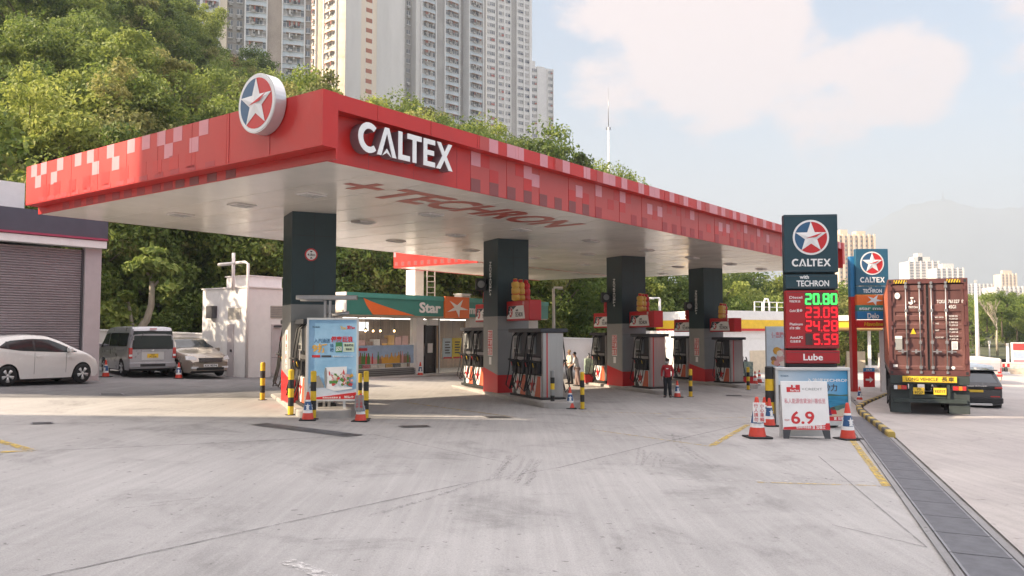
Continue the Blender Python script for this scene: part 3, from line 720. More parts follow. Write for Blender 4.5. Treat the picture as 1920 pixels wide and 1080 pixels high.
P = pxY(994, 342); t = thing('apartment_tower', 'shorter pale apartment block right of the towers, its roof in view', 'tower', P)
facade(t, P, Vector((.9, .44, 0)), [(996, 1008, 'grid'), (1008, 1027, 'white'), (1027, 1038, 'grid')], 10, zt, 2.75, 14, 5, [100], 90)
b = MB(); b.M = Matrix.Rotation(math.atan2(.44, .9), 4, 'Z'); b.box(.5, 2.8, .5, 6, zt, zt + 2.5, TW['white']); b.box(4, 7.5, 1, 8, zt, zt + .8, TW['grey']); b.build('roof', t)

# hazy blocks beyond the road
def block(label, px0, px1, py, Y, cols, m, m2, fl=3.0, step=None, nwin=True):
    a = pxY(px0, Y); c = pxY(px1, Y); zt = at((px0 + px1) / 2, py, Y).z; w = c.x - a.x
    t = thing('apartment_block', label, 'building', (a.x, Y, -2)); b = MB(); b.box(0, w, 0, w * .5 + 6, 0, zt + 2, m); 
    if step: 
        for (u0, u1, hh) in step: b.box(w * u0, w * u1, 2, w * .4, zt + 2.003, zt + 2 + hh, m)
    for k in range(cols + 1): x = w * k / cols; b.box(max(-.4, x - .7), min(w + .4, x + .7), -1.4, -.003, 0, zt + 2.6, m)
    b.build('wall', t)
    nf = int((zt - 6) / fl); n = 0; me = None
    for f in range(nf - 1, -1, -1):
        if n > 90: break
        b = MB() if me is None else None
        if me is None:
            for k in range(cols):
                x0 = w * k / cols + 1.1; x1 = w * (k + 1) / cols - 1.1
                b.box(x0, x1, -.5, -.003, .2, 1.2, m); b.box(x0, x1, -.06, -.004, 1.25, 2.6, m2)
            o = b.build('storey_face', t); me = o.data
        else: o = bpy.data.objects.new('storey_face', me); COL.objects.link(o); o.parent = t
        o.location = (0, 0, zt + 2 - (nf - f) * fl); n += 1
BC = mat('hazy_block_cream', (.62, .50, .38), .9, var=.06, scale=.05); BW = mat('hazy_block_white', (.62, .58, .54), .9, var=.05, scale=.05); BWN = mat('hazy_block_window', (.22, .22, .23), .3, var=.2, scale=.2)
block('cream apartment block with vertical fins seen between the two tall price signs', 1574, 1642, 441, 560, 7, BC, BWN, step=[(.1, .3, 4), (.55, .8, 3)])
block('wide pale block with stepped roof in the haze above the left container door', 1706, 1762, 490, 900, 5, BW, BWN, step=[(.2, .75, 5), (.35, .5, 9)])
block('pale flat topped block in the haze above the right half of the container', 1757, 1808, 503, 880, 5, BW, BWN, step=[(.3, .7, 5)])
block('low pale block just right of the container roof above the bank trees', 1815, 1876, 533, 980, 8, BW, BWN)
block('slim pale tower rising above lower blocks at the far right edge', 1879, 1907, 514, 860, 4, BC, BWN, step=[(.2, .8, 4)])
block('bright white block with vertical fins at the far right above the trees', 1868, 1935, 538, 720, 8, BW, BWN)
# lightning mast behind the canopy
p = gx(1143, 88); t = thing('lightning_mast', 'tall thin white mast rising behind the canopy roof', 'mast', (p.x, 88, 0)); zt = at(1143, 165, 88).z
b = MB(); b.tube([(0, 0, 0), (0, 0, zt * .55), (0, 0, zt * .85)], [.17, .13, .09], M['white'], 8); b.build('pole', t)
b = MB(); b.tube([(0, 0, zt * .85), (0, 0, zt)], [.04, .02], M['steel'], 6); b.box(-.25, .25, -.03, .03, zt * .84, zt * .85, M['steel']); b.build('spike', t)
# ------------------------------------------------------------------ lettering and emblem shapes
def caltex(b, x, z, h, m, w, depth=.02, y=0.0):
    """the wordmark, cut as shapes: w is the full width"""
    s = h; k = w / 5.05 / h
    def put(poly, ox): b.M, o = b.M @ Matrix.Translation((x, y - depth, z)), b.M; b.prism([((px + ox) * s * k, pz * s) for px, pz in poly], depth, m); b.M = o
    n = 18; arc = [(.5 + .52 * math.cos(math.radians(48 + i * 264 / n)) * 1.0, .5 + .52 * math.sin(math.radians(48 + i * 264 / n))) for i in range(n + 1)]
    inn = [(.52 + .31 * math.cos(math.radians(312 - i * 264 / n)), .5 + .31 * math.sin(math.radians(312 - i * 264 / n))) for i in range(n + 1)]
    put(arc + inn, 0)
    A = .90
    put([(0, 0), (.38, 1), (.49, 1), (.49, .80), (.21, 0)], A); put([(.98, 0), (.77, 0), (.492, .80), (.492, 1), (.60, 1)], A); put([(.26, 0), (.49, .27), (.72, 0), (.49, .13)], A)
    Lx = 1.98; put([(0, 0), (0, 1), (.21, 1), (.21, .19), (.62, .19), (.62, 0)], Lx)
    T = 2.46; put([(0, .81), (0, 1), (.78, 1), (.78, .81), (.495, .81), (.495, 0), (.285, 0), (.285, .81)], T)
    E_ = 3.35; put([(0, 0), (0, 1), (.66, 1), (.66, .82), (.21, .82), (.21, .60), (.60, .60), (.60, .42), (.21, .42), (.21, .18), (.66, .18), (.66, 0)], E_)
    Xx = 4.08; put([(0, 0), (.36, .51), (.03, 1), (.27, 1), (.49, .66), (.71, 1), (.94, 1), (.61, .51), (.97, 0), (.73, 0), (.48, .36), (.24, 0)], Xx)
def star_pts(r, ri, rot=90, n=5):
    return [(math.cos(math.radians(rot + i * 180 / n)) * (r if i % 2 == 0 else ri), math.sin(math.radians(rot + i * 180 / n)) * (r if i % 2 == 0 else ri)) for i in range(2 * n)]
def emblem(parent, c, r, th=.02, rim=True, name='emblem', white=None):
    """round star badge on a -y face at local c; parts become one mesh"""
    w = white or M['white']; b = MB(); n = 40
    ring = [(math.cos(2 * PI * i / n), math.sin(2 * PI * i / n)) for i in range(n)]
    b.M = Matrix.Translation(Vector(c))
    b.prism([(p[0] * r, p[1] * r) for p in ring], th, w)
    b.M = Matrix.Translation(Vector(c) + Vector((0, -.006, 0)))
    q = r * .89
    aL = [(-.05, 0)] + []
    half = lambda a0, a1: [(q * math.cos(math.radians(a0 + (a1 - a0) * i / 20)), q * math.sin(math.radians(a0 + (a1 - a0) * i / 20))) for i in range(21)]
    b.prism(half(92, 232) + [(0, 0)], .005, M['blue']); b.prism(half(-127.7, 91.7) + [(.002, 0)], .005, M['signred'])
    b.M = Matrix.Translation(Vector(c) + Vector((0, -.014, 0)))
    S = star_pts(r * .90, r * .355)
    o = len(b.v); b.add([(0, -r * .06, 0)] + [(p[0], 0.0, p[1]) for p in S], [(0, 1 + i, 1 + (i + 1) % 10) for i in range(10)][::1], w)
    for f in b.f[-10:]: f.reverse()
    b.M = Matrix.Translation(Vector(c) + Vector((0, -.016 - r * .062, 0)))
    b.prism([(-r * .30, -r * .06), (r * .62, r * .26), (r * .28, r * .02), (r * .02, -.02 * r)], .004, M['signred'])
    return b.build(name, parent)
WGLOW = mat('sign_white', (.80, .80, .79), .4, var=.03)
# ------------------------------------------------------------------ the canopy
U = Vector((.603, .798, 0)); V_ = Vector((-.798, .603, 0)); UR = math.atan2(.798, .603)
A0 = Vector((-3.40, 15.27, 0)); ZS = 5.25; ZT = ZS + 1.22; CL = 31.7; CW = 11.4
SOF = mat('soffit_white', (.79, .74, .67), .22, var=.04, scale=.6, spec=.5)
can = thing('petrol_canopy', 'large white soffit canopy with red chequered fascia and white letters over the pump islands', 'canopy', A0, UR)
b = MB(); b.box(0, CL, 0, CW, ZS, ZS + .05, SOF); b.box(.05, CL - .05, .05, CW - .05, ZS + .051, ZT - .25, M['redd'])
b.build('soffit', can)
b = MB()
for k in range(1, 22): x = CL * k / 22; b.box(x - .006, x + .006, .02, CW - .02, ZS - .003, ZS - .0005, mat('soffit_joint', (.63, .60, .54), .5))
b.build('soffit_joint', can)
# left fascia box (faces -x), chamfered at the foot
def fascia_left(x, out, name):
    b = MB(); s = -1 if out < 0 else 1; y0, y1 = -.30, CW + .06
    sec = [(x, ZS + .0), (x + out * .12, ZS + .0), (x + out * .12, ZS + .19), (x + out, ZS + .20), (x + out, ZT), (x, ZT)]
    vs = [(p[0], y0, p[1]) for p in sec] + [(p[0], y1, p[1]) for p in sec]; n = 6
    f = [(i, (i + 1) % n, (i + 1) % n + n, i + n) for i in range(n)] + [(5, 4, 3, 2, 1, 0), (6, 7, 8, 9, 10, 11)]
    if out < 0: f = [tuple(reversed(q)) for q in f]
    b.add(vs, f, M['red']); return b.build(name, can)
fl = fascia_left(0, -.36, 'end_fascia'); fascia_left(CL, .36, 'end_fascia')
xs_ = -.36
def ty(px): return t_of_px(A0 - U * .36, V_, px)
b = MB(); y_a = ty(419); b.box(xs_ - .004, xs_, y_a, CW + .06, ZS + .22, ZT - .002, mat('panel_red_soft', (.50, .032, .027), .42, var=.06, scale=.7))
sq = .33
def lsq(b, zx, row, m, w=.33, h=.33):
    y = ty(zx / 2.25); z1 = ZT - row * .31 - .002; b.box(xs_ - .008, xs_ - .004, y - w / 2, y + w / 2, z1 - h + .02, z1, m)
for q in (845, 735, 665, 600, 537, 450, 365, 313, 237, 168, 127): lsq(b, q, 0, M['pink'])
for q in (805, 697, 473, 388, 212, 145): lsq(b, q, 1, M['pink'])
for q in (790, 720, 650, 585, 510, 430, 350, 290, 225, 180): lsq(b, q, 2 if q % 3 else 1.9, M['red'], .36)
for q in (875, 795, 725, 658, 592, 540, 495, 438, 355, 305, 255, 205, 160): lsq(b, q, 2.86, mat('panel_red_muted', (.42, .035, .04), .45), .33, .13)
b.build('checker_panel', can)
b = MB()
for i, q in enumerate((905, 825, 750, 690, 640, 590, 525, 470, 420, 360, 310, 260, 210)):
    y = ty(q / 2.25); b.box(-.048, -.044, y - .17, y + .17, ZS + .012, ZS + .185, M['maroon'] if i < 4 else M['redd'])
b.build('checker_panel', can)
# long fascias: overhanging lip above a recessed face
def long_fascia(y, s):
    b = MB(); y0, y1 = sorted((y, y + s * .28)); b.box(.001, CL - .001, y0, y1, ZT - .31, ZT - .004, M['red'])
    y0, y1 = sorted((y - s * .02, y + s * .03)); b.box(.001, CL - .001, y0, y1, ZS + .001, ZT - .312, M['red']); return b.build('long_fascia', can)
long_fascia(0, -1); long_fascia(CW, 1)
b = MB(); rc = random.Random(21); x0 = 4.08; fy = -.03
b.box(x0, CL - .02, fy - .004, fy, ZS + .004, ZT - .314, M['redl'])
k = 0
while x0 + .33 * (k + 1) < CL - .1:
    xa = x0 + .33 * k; r = rc.random()
    if k % 3 == 1 or (k % 7 == 3): b.box(xa + .002, xa + .328, -.288, -.28, ZT - .31, ZT - .004, M['pink'])
    elif r < .3: b.box(xa + .002, xa + .328, -.286, -.28, ZT - .31, ZT - .004, M['redl'])
    if k in (0,) or k % 7 == 6 or k % 9 == 7: zz = ZT - .318 if k % 2 == 0 else ZT - .47; b.box(xa, xa + .33, fy - .010, fy - .004, zz - .31, zz, M['pink'])
    if k % 2 == 0 and r < .85: b.box(xa, xa + .33, fy - .009, fy - .004, ZS + .005, ZS + .30, M['maroon'] if k < 16 else M['redd'])
    if r > .55: z_ = ZS + .3 + .3 * (k % 2); b.box(xa, xa + .33, fy - .007, fy - .004, z_ + .002, z_ + .29, M['red'])
    k += 1
b.build('checker_panel', can)
b = MB()
for xx in (1.0, 2.25, 3.6, 4.07): b.box(xx, xx + .012, fy - .003, fy + .001, ZS + .004, ZT - .316, M['redd'])
for k in range(20): b.box(4.08 + k * 1.32 + 1.3, 4.08 + k * 1.32 + 1.306, fy - .0115, fy + .001, ZS + .004, ZT - .316, M['red']); b.box(1 + k * 1.5, 1.006 + k * 1.5, -.2895, -.28, ZT - .31, ZT - .004, M['redl'])
for k in range(8): b.box(-.3695, -.36, 1.2 + k * 1.3, 1.206 + k * 1.3, ZS + .22, ZT - .004, MATS['panel_red_muted'])
b.build('panel_joint', can)
b = MB(); b.M = xf((0, -.03, 0)); caltex(b, .52, ZS + .27, .56, WGLOW, 2.66, depth=.012, y=-.24); caltex(b, .53, ZS + .275, .55, mat('letter_side_grey', (.20, .12, .13), .5), 2.64, depth=.235, y=-.004); b.build('lettering', can)
# round star sign on the left fascia
em = MB(); em.M = Matrix.Translation((0, 0, 0)); n = 44
yb = ty(497); zc = at(497, 194, (A0 + V_ * yb - U * .6).y).z
disc = MB(); disc.prism([(.565 * math.cos(2 * PI * i / n), .565 * math.sin(2 * PI * i / n)) for i in range(n)], .24, M['alu']); disc.prism([(.45, -.2), (.45, .1), (-.45, .1), (-.45, -.2)], .1, M['dgrey'])
dd = disc.build('round_sign', can, (-.36 - .26, yb, zc), -PI / 2)
dd.rotation_euler = (0, 0, -PI / 2); e_ = emblem(dd, (0, -.012, 0), .54, .012)
# writing on the soffit, read from below
TXM = mat('soffit_letter_red', (.40, .07, .05), .4)
b = MB()
sV, sF = text_geo('TECHRON', .032)
xsx = [p[0] for p in sV]; kx = 7.4 / (max(xsx) - min(xsx)); ky = 1.32 / .72
b.M = Matrix.Identity(4)
b.add([(3.0 + (p[0] - min(xsx)) * kx + .0, 2.22 - p[1] * ky, ZS - .003 - .003 * p[2]) for p in sV], sF, TXM)
b.box(1.75, 2.75, 1.30, 1.52, ZS - .006, ZS - .003, TXM); b.box(2.14, 2.36, .92, 1.299, ZS - .006, ZS - .003, TXM); b.box(2.14, 2.36, 1.521, 1.90, ZS - .006, ZS - .003, TXM)
b.build('soffit_lettering', can)
# recessed lights under the soffit
lamp0 = None
for xx in (2.2, 6.2, 10.2, 14.2, 18.2, 22.2, 26.2, 30.0):
    for yy in (3.1, 5.7, 8.4):
        if any(abs(xx - cx) < 1.0 for cx in (4.6, 12.6, 20.5, 28.4)) and abs(yy - 5.7) < 1: continue
        if lamp0 is None:
            b = MB(); b.box(-.30, .30, -.20, .20, ZS - .035, ZS - .001, M['offwhite'], .012); b.box(-.24, .24, -.14, .14, ZS - .05, ZS - .036, mat('lamp_louvre', (.46, .45, .43), .3, var=.1))
            for q in range(4): b.box(-.2 + q * .12, -.16 + q * .12, -.13, .13, ZS - .06, ZS - .051, M['alu'])
            lamp0 = b.build('ceiling_light', can); o = lamp0
        else: o = lamp0.copy(); COL.objects.link(o); o.parent = can
        o.location = (xx, yy, 0)
# columns: square, turned with the pump islands
IA = math.radians(22.0); IR = IA                                   # local -y of an island frame points to the camera side
def canopy_local(P): q = Vector((P.x, P.y, 0)) - A0; return Vector((q.dot(U), q.dot(V_), 0))
COLS = [Vector((-5.40, 22.30, 0)), Vector((-.21, 28.50, 0)), Vector((4.72, 34.75, 0)), Vector((9.45, 40.97, 0))]
CR = math.radians(26.0)
for i, P in enumerate(COLS):
    g = G(P.x); L = canopy_local(P); h = .575
    c = bpy.data.objects.new('column', None); COL.objects.link(c); c.parent = can; c.location = (L.x, L.y, 0); c.rotation_euler = (0, 0, CR - UR)
    zgreen = g + 2.66
    b = MB(); b.box(-h, h, -h, h, zgreen, ZS - .002, M['tealpost']); 
    b.box(-.006, .006, -h - .003, -h, zgreen + .01, ZS - .01, M['black']); b.box(-h, h, -h - .003, -h, ZS - .62, ZS - .608, M['black']); b.build('upper_cladding', c)
    b = MB(); b.box(-h, h, -h, h, g + .95, zgreen - .003, M['grey']); b.box(-h, h, -h - .002, -h, g + 2.2, g + 2.208, M['dgrey']); b.build('lower_cladding', c)
    b = MB(); r = h + .003; vs = [(-r, -r, g), (r, -r, g), (r, r, g), (-r, r, g), (-r, -r, g + .72), (r, -r, g + .72), (r, r, g + .95), (-r, r, g + .95)]
    b.add(vs, [(3, 2, 1, 0), (4, 5, 6, 7), (0, 1, 5, 4), (1, 2, 6, 5), (2, 3, 7, 6), (3, 0, 4, 7)], M['signred']); b.box(-h, h, -h, h, g + .5, g + .949, M['grey']); b.build('base_cladding', c)
    b = MB(); b.M = Matrix.Translation((-h - .002, 0, 0)) @ Matrix.Rotation(-PI / 2, 4, 'Z')       # decals on the face looking left
    if i:
        b.M = b.M @ Matrix.Translation((.0, 0, g + 3.35)) @ Matrix.Rotation(-PI / 2, 4, 'Y'); b.text('+TECHRON', 0, -.07, .16, WGLOW, 1.15, .02, .004); b.build('lettering', c)
        b = MB(); b.M = Matrix.Translation((-h - .002, 0, 0)) @ Matrix.Rotation(-PI / 2, 4, 'Z')
        b.box(-.18, .18, -.006, 0, g + 1.35, g + 2.2, M['white'])
        for q in range(3):
            for s in (0, 1): b.box(-.165 + s * .17, -.005 + s * .17, -.010, -.0062, g + 1.38 + q * .275, g + 1.63 + q * .275, M['signred'] if (q + s) % 2 or True else M['white'])
        b.build('warning_sticker', c)
        b = MB(); b.M = Matrix.Translation((-h - .002, 0, 0)) @ Matrix.Rotation(-PI / 2, 4, 'Z')
        for q, ch in enumerate('熄匙不嚴禁煙'): b.text(ch, -.155 + (q % 2) * .17, g + 1.42 + (q // 2) * .275, .16, M['white'], .13, .01, .003, y=-.0102)
        b.build('sticker_lettering', c)
        b = MB(); b.M = Matrix.Translation((-h - .002, 0, 0)) @ Matrix.Rotation(-PI / 2, 4, 'Z'); b.box(-.09, .09, -.005, 0, g + 1.0 + .05, g + 1.0 + .30, M['white']); b.build('notice', c)
    else:
        b.box(-.05, .22, -.006, 0, g + .98, g + 2.0, M['white']); b.text('嚴', .0, g + 1.72, .15, M['signred'], .16, .01, .003, y=-.006); b.text('禁', .0, g + 1.47, .15, M['signred'], .16, .01, .003, y=-.006); b.text('吸', .0, g + 1.22, .15, M['signred'], .16, .01, .003, y=-.006); b.text('煙', .0, g + 1.0, .14, M['signred'], .16, .01, .003, y=-.006); b.build('warning_sticker', c)
        # height limit disc on the face turned to the camera
        b = MB(); n = 28; zc_ = g + 3.95; b.M = Matrix.Translation((-.08, -h - .012, zc_))
        cir = [(math.cos(2 * PI * j / n), math.sin(2 * PI * j / n)) for j in range(n)]
        b.prism([(q[0] * .165, q[1] * .165) for q in cir], .01, M['signred']); b.M = Matrix.Translation((-.08, -h - .016, zc_)); b.prism([(q[0] * .13, q[1] * .13) for q in cir], .003, M['white'])
        b.text('4.8m', 0, -.03, .062, M['black'], .20, .02, .003, 'c'); b.prism([(-.04, .10), (.04, .10), (0, .055)], -.003, M['black']); b.prism([(-.04, -.10), (.04, -.10), (0, -.055)], -.003, M['black']); b.build('height_limit_sign', c)
# ------------------------------------------------------------------ link canopy behind, shop, ladder
Q = Vector((-5.6, 40.3, 0)); Rr = Q - V_ * 5.1
can2 = thing('link_canopy', 'smaller sunlit red canopy with a row of dark squares above the shop roof', 'canopy', Rr, UR)
b = MB(); b.box(0, 12, 0, 5.1, ZS + .0, ZS + .06, SOF); b.build('soffit', can2)
b = MB(); b.box(-.08, -.001, -.05, 5.15, ZS - .02, ZS + 1.0, M['red']); b.box(0, 12, 5.101, 5.18, ZS - .02, ZS + 1.0, M['red']); b.box(0, 12, -.05, -.001, ZS + .065, ZS + 1.0, M['red']); b.box(0, 12, 0, 5.1, ZS + .9, ZS + .95, M['redd']); b.build('fascia', can2)
b = MB()
for k in range(12): b.box(-.086, -.08, .25 + k * .42, .45 + k * .42, ZS + .06, ZS + .26, M['maroon'])
b.box(-.086, -.08, 5.0, 5.15, ZS + .5, ZS + .75, M['pink']); b.box(-.086, -.08, 4.0, 4.3, ZS + .6, ZS + .85, M['pink']); b.build('checker_panel', can2)
p = at(778, 530, 42.0); q = p - Rr; b = MB(); b.M = Matrix.Translation((q.dot(U), q.dot(V_), 0)); b.box(-.32, .32, -.32, .32, 3.62, ZS - .002, M['white'], .02); b.build('support_post', can2)

SP = Vector((-7.30, 35.2, 0)); SG = G(-4) - .02
shop = thing('convenience_shop', 'low shop with a long green fascia and orange star panel behind the pump islands', 'shop', SP, UR)
def sx(px, off=0.0): return t_of_px(SP - V_ * off, U, px)
SL_ = 14.5; z_s0, z_s1 = 2.84, 3.78
b = MB(); wl = M['offwhite']
b.box(0, .25, .0, 7, SG - .3, z_s0, wl); b.box(SL_ - .25, SL_, 0, 7, SG - .3, z_s0, wl); b.box(.25, SL_ - .25, 6.75, 7, SG - .3, z_s0, wl); b.box(.25, SL_ - .25, 0, 6.75, SG - .3, SG + .06, M['conc'])
x_p0, x_p1 = sx(778), sx(791); b.box(sx(880), SL_ - .25, 0, .25, SG + .06, z_s0, wl)
b.build('wall', shop)
b = MB(); b.box(-.2, SL_ + .2, -.5, 7.2, z_s0 + .001, z_s0 + .25, mat('shop_beam_cream', (.62, .52, .42), .7, var=.08)); b.box(-.1, SL_ + .1, -.4, 7.1, z_s0 + .251, z_s1 - .12, M['offwhite']); b.build('roof', shop)
sg = MB(); sg.box(-.1, SL_ + .1, -.62, -.501, z_s0 + .05, z_s1, M['green']); sg.box(-.1, SL_ + .1, -.66, -.62, z_s1 - .16, z_s1 + .04, mat('shop_green_light', (.07, .33, .28), .45, var=.06)); sg.box(-.14, -.101, -.66, 7, z_s0 + .05, z_s1 + .04, M['white']); sgo = sg.build('fascia_sign', shop)
fy_ = -.62
b = MB(); b.M = Matrix.Translation((0, fy_ - .006, 0)); xa, xb, xc = sx(681, .62), sx(699, .62), sx(778, .62); n = 8
top = [(xa + (xc - xa) * (i / n), z_s1 - .18 - (z_s1 - .18 - z_s0 - .06) * (i / n) ** .85) for i in range(n + 1)]
b.prism([(xa, z_s1 - .18), (xa + (xb - xa) * .35, z_s1 - .5), (xb, z_s0 + .06)] + top[::-1][:-1], .005, M['orange']); b.build('swoosh', sgo)
b = MB(); x0, x1 = sx(786, .62), sx(826, .62); b.text('Star', x0, z_s0 + .22, .46, WGLOW, x1 - x0, .03, .03, y=fy_); b.text('mart', sx(879, .62), z_s0 + .22, .40, WGLOW, None, .03, .03, y=fy_); b.build('lettering', sgo)
x0, x1 = sx(832, .62), sx(877, .62); b = MB(); b.box(x0, x1, fy_ - .10, fy_ - .001, z_s0 - .02, z_s1 + .06, M['orange']); b.M = Matrix.Translation(((x0 + x1) / 2, fy_ - .112, (z_s0 + z_s1) / 2))
sp = star_pts(.46, .13, 62); w_ = (x1 - x0) / .98
b.prism([(p[0] * w_, p[1]) for p in sp], .011, WGLOW); b.build('star_panel', sgo)
GLS = mat('shop_glass', (.55, .6, .6), .05, var=0, alpha=.16, spec=.9)
xw0 = .3
b = MB(); b.box(xw0, x_p0 - .01, .10, .13, SG + .45, z_s0 - .02, GLS); b.box(xw0, x_p0 - .01, .08, .15, SG + .40, SG + .449, M['alu']); b.box(xw0, xw0 + .05, .08, .15, SG + .45, z_s0 - .02, M['alu']); b.build('shop_window', shop)
b = MB(); b.box(x_p0, x_p1, -.12, .3, SG + .06, z_s0 - .001, M['white']); b.build('pillar', shop)
# printed panel along the foot of the window: sky, groceries, bottles
po = MB(); po.box(xw0 + .1, x_p0 - .05, .02, .06, SG + .62, SG + 1.45, mat('poster_sky', (.32, .45, .62), .5, var=.12)); pob = po.build('window_poster', shop)
b = MB(); rp = random.Random(9); pc = [mat('poster_leaf', (.08, .22, .05), .6), mat('poster_gold', (.62, .34, .05), .6), mat('poster_red', (.50, .05, .06), .6), mat('poster_cream', (.68, .62, .55), .6), mat('poster_pink', (.60, .34, .32), .6), mat('poster_brown', (.28, .16, .10), .6)]
for q in range(34):
    x = xw0 + .2 + (x_p0 - xw0 - .4) * q / 34; cc = pc[1] if 18 <= q < 28 else pc[rp.choice([0, 2, 3, 4, 5])]; h0 = rp.uniform(.22, .5)
    b.M = Matrix.Translation((x, .012 - .0004 * (q % 3), SG + .64)); w = rp.uniform(.05, .10)
    b.prism([(-w, 0), (-w, h0 * .65), (-w * .4, h0 * .85), (-w * .35, h0 + .04), (w * .35, h0 + .04), (w * .4, h0 * .85), (w, h0 * .65), (w, 0)], .006 - .0004 * (q % 3), cc)
b.M = Matrix.Translation((0, .004, 0)); b.box(xw0 + .15, xw0 + 1.4, 0, .006, SG + 1.22, SG + 1.34, pc[2]); b.build('printed_goods', pob)
b = MB()
for k in range(4): b.box(xw0, x_p0 - .01, -.06 + .0 * k, .16, SG + .07 + k * .085, SG + .12 + k * .085, M['grey'])
b.box(xw0 + .02, x_p0 - .03, .0, .15, SG + .06, SG + .40, M['dgrey']); b.build('base_grille', shop)
# entrance
xd0, xd1 = x_p1 + .02, sx(832)
DG = mat('door_dark', (.035, .03, .03), .25, var=.2)
b = MB(); b.box(xd0, xd1, .5, .56, SG + .07, z_s0 - .35, DG); do = b.build('door', shop)
b = MB(); xm = (xd0 + xd1) / 2
for x in (xd0, xm - .04, xd1 - .08): b.box(x, x + .08, .46, .499, SG + .07, z_s0 - .35, M['dgrey'])
b.build('door_frame', do); b = MB(); b.tube([(xm - .16, .42, SG + .9), (xm - .16, .42, SG + 1.5)], .02, M['chrome']); b.build('handle', do)
b = MB(); b.box(xm + .15, xm + .5, .47, .485, SG + 1.05, SG + 1.5, M['white']); b.build('notice', do)
b = MB(); b.box(xd0 + .03, xm - .1, .3, .49, z_s0 - .33, z_s0 - .1, M['white']); b.box(xm + .05, xd1 - .05, .3, .49, z_s0 - .36, z_s0 - .06, M['white']); b.build('air_curtain', shop)
xe = sx(880); b = MB(); b.box(xd1 + .05, xe - .02, .30, .33, SG + .10, z_s0 - .02, GLS); b.box(xd1, xd1 + .05, .28, .36, SG + .07, z_s0 - .01, M['alu']); b.build('shop_window', shop)
for lab, fu, colr, txt in (('blue and white poster on the glass', .12, mat('poster_ice', (.50, .60, .64), .5, var=.15), '冰'), ('yellow poster on the glass', .50, mat('poster_yellow', (.72, .58, .08), .5, var=.1), '多士')):
    x0 = xd1 + (xe - xd1) * fu; b = MB(); b.box(x0, x0 + .62, .22, .28, SG + .75, SG + 1.75, colr)
    for k in range(5): b.box(x0 + .12, x0 + .50 - .06 * (k % 2), .215, .2195, SG + 1.0 + k * .13, SG + 1.06 + k * .13, M['dgrey'])
    b.box(x0, x0 + .62, .216, .2199, SG + .75, SG + .83, M['signred']); b.build('window_poster', shop)
b = MB(); b.box(.0, SL_, -1.0, -.13, SG - .2, SG + .10, M['conc'], .02); b.build('entrance_step', shop)
# inside the shop
b = MB(); b.box(.3, SL_ - .3, 4.2, 4.25, SG + .06, z_s0 - .02, mat('shop_back_wall', (.30, .20, .13), .7, var=.4, scale=3, stretch=(3, 1, .1))); b.box(.3, SL_ - .3, .6, 4.2, z_s0 - .03, z_s0 - .005, M['offwhite']); b.build('interior_wall', shop)
rp = random.Random(31); b = MB()
for row in range(2):
    for k in range(16):
        x = .5 + k * .5; b.box(x, x + .42, 2.2 + row * 1.4, 2.5 + row * 1.4, SG + .06, SG + rp.uniform(1.0, 1.5) + row * .4, rp.choice(pc + [M['dgrey'], M['offwhite']]))
b.build('display_shelf', shop)
LP = mat('shop_fill_panel', (.8, .8, .78), .4, var=0, emit=(1.0, .93, .82), estr=1.3)  # glowing panels added under the ceiling to brighten the shop interior
for k in range(6): b = MB(); b.box(.8 + k * 2.2, 2.2 + k * 2.2, 1.2, 2.2, z_s0 - .06, z_s0 - .031, LP); b.build('fill_panel', shop)
for xa, xb in ((sx(676) + .5, sx(690) + .7), (sx(736) + 1.4, sx(760) + 1.5)): b = MB(); b.box(xa, xb, 4.0, 4.1, z_s0 - .62, z_s0 - .18, mat('menu_light_box', (.8, .8, .78), .4, var=0, emit=(.95, .95, .9), estr=.5)); b.build('menu_board', shop)
bulb = mat('warm_bulb', (.8, .6, .3), .4, var=0, emit=(1.0, .62, .25), estr=7.0); wl_lamp = None
for x, y in ((sx(700) + .3, .8), (sx(728) + .3, .8), (sx(757) + .3, .9), (sx(713) + .6, 2.4), (sx(745) + .8, 2.4), (sx(850), 1.2)):
    if wl_lamp is None:
        b = MB(); b.tube([(0, 0, z_s0 - .03), (0, 0, SG + 2.15)], .012, M['black'], 5); b.lathe([(.0, SG + 2.05), (.03, SG + 2.05), (.04, SG + 2.09), (.02, SG + 2.15)], bulb, 10); b.lathe([(.10, SG + 2.13), (.03, SG + 2.22), (.02, SG + 2.24)], M['black'], 10, cap=False); o = wl_lamp = b.build('pendant_lamp', shop)
    else: o = wl_lamp.copy(); COL.objects.link(o); o.parent = shop
    o.location = (x, y, 0)
# ladder and roof unit on the shop roof
p = at(808, 552, 42.5); t = thing('roof_ladder', 'pale steel ladder standing on the shop roof beside the white post', 'ladder', (p.x, p.y, 3.66), UR - .6)
b = MB()
for s in (-.2, .2): b.box(s - .025, s + .025, -.02, .03, 0, 1.75, M['offwhite'])
b.build('side_rail', t); r0 = None
for k in range(6):
    if r0 is None: b = MB(); b.box(-.174, .174, -.015, .015, 0, .03, M['offwhite']); o = r0 = b.build('rung', t)
    else: o = r0.copy(); COL.objects.link(o); o.parent = t
    o.location = (0, 0, .2 + k * .28)
p = at(867, 552, 43); t = thing('roof_unit', 'small white equipment box on the shop roof behind the orange star panel', 'roof unit', (p.x, p.y, 3.66), UR)
b = MB(); b.box(-.35, .35, -.25, .25, 0, .42, M['white'], .02); b.box(-.38, .38, -.28, .28, .421, .46, M['alu']); b.build('casing', t); b = MB()
for k in range(5): b.box(-.28, .28, -.262, -.251, .07 + k * .06, .1 + k * .06, M['grey'])
b.build('louvre', t)
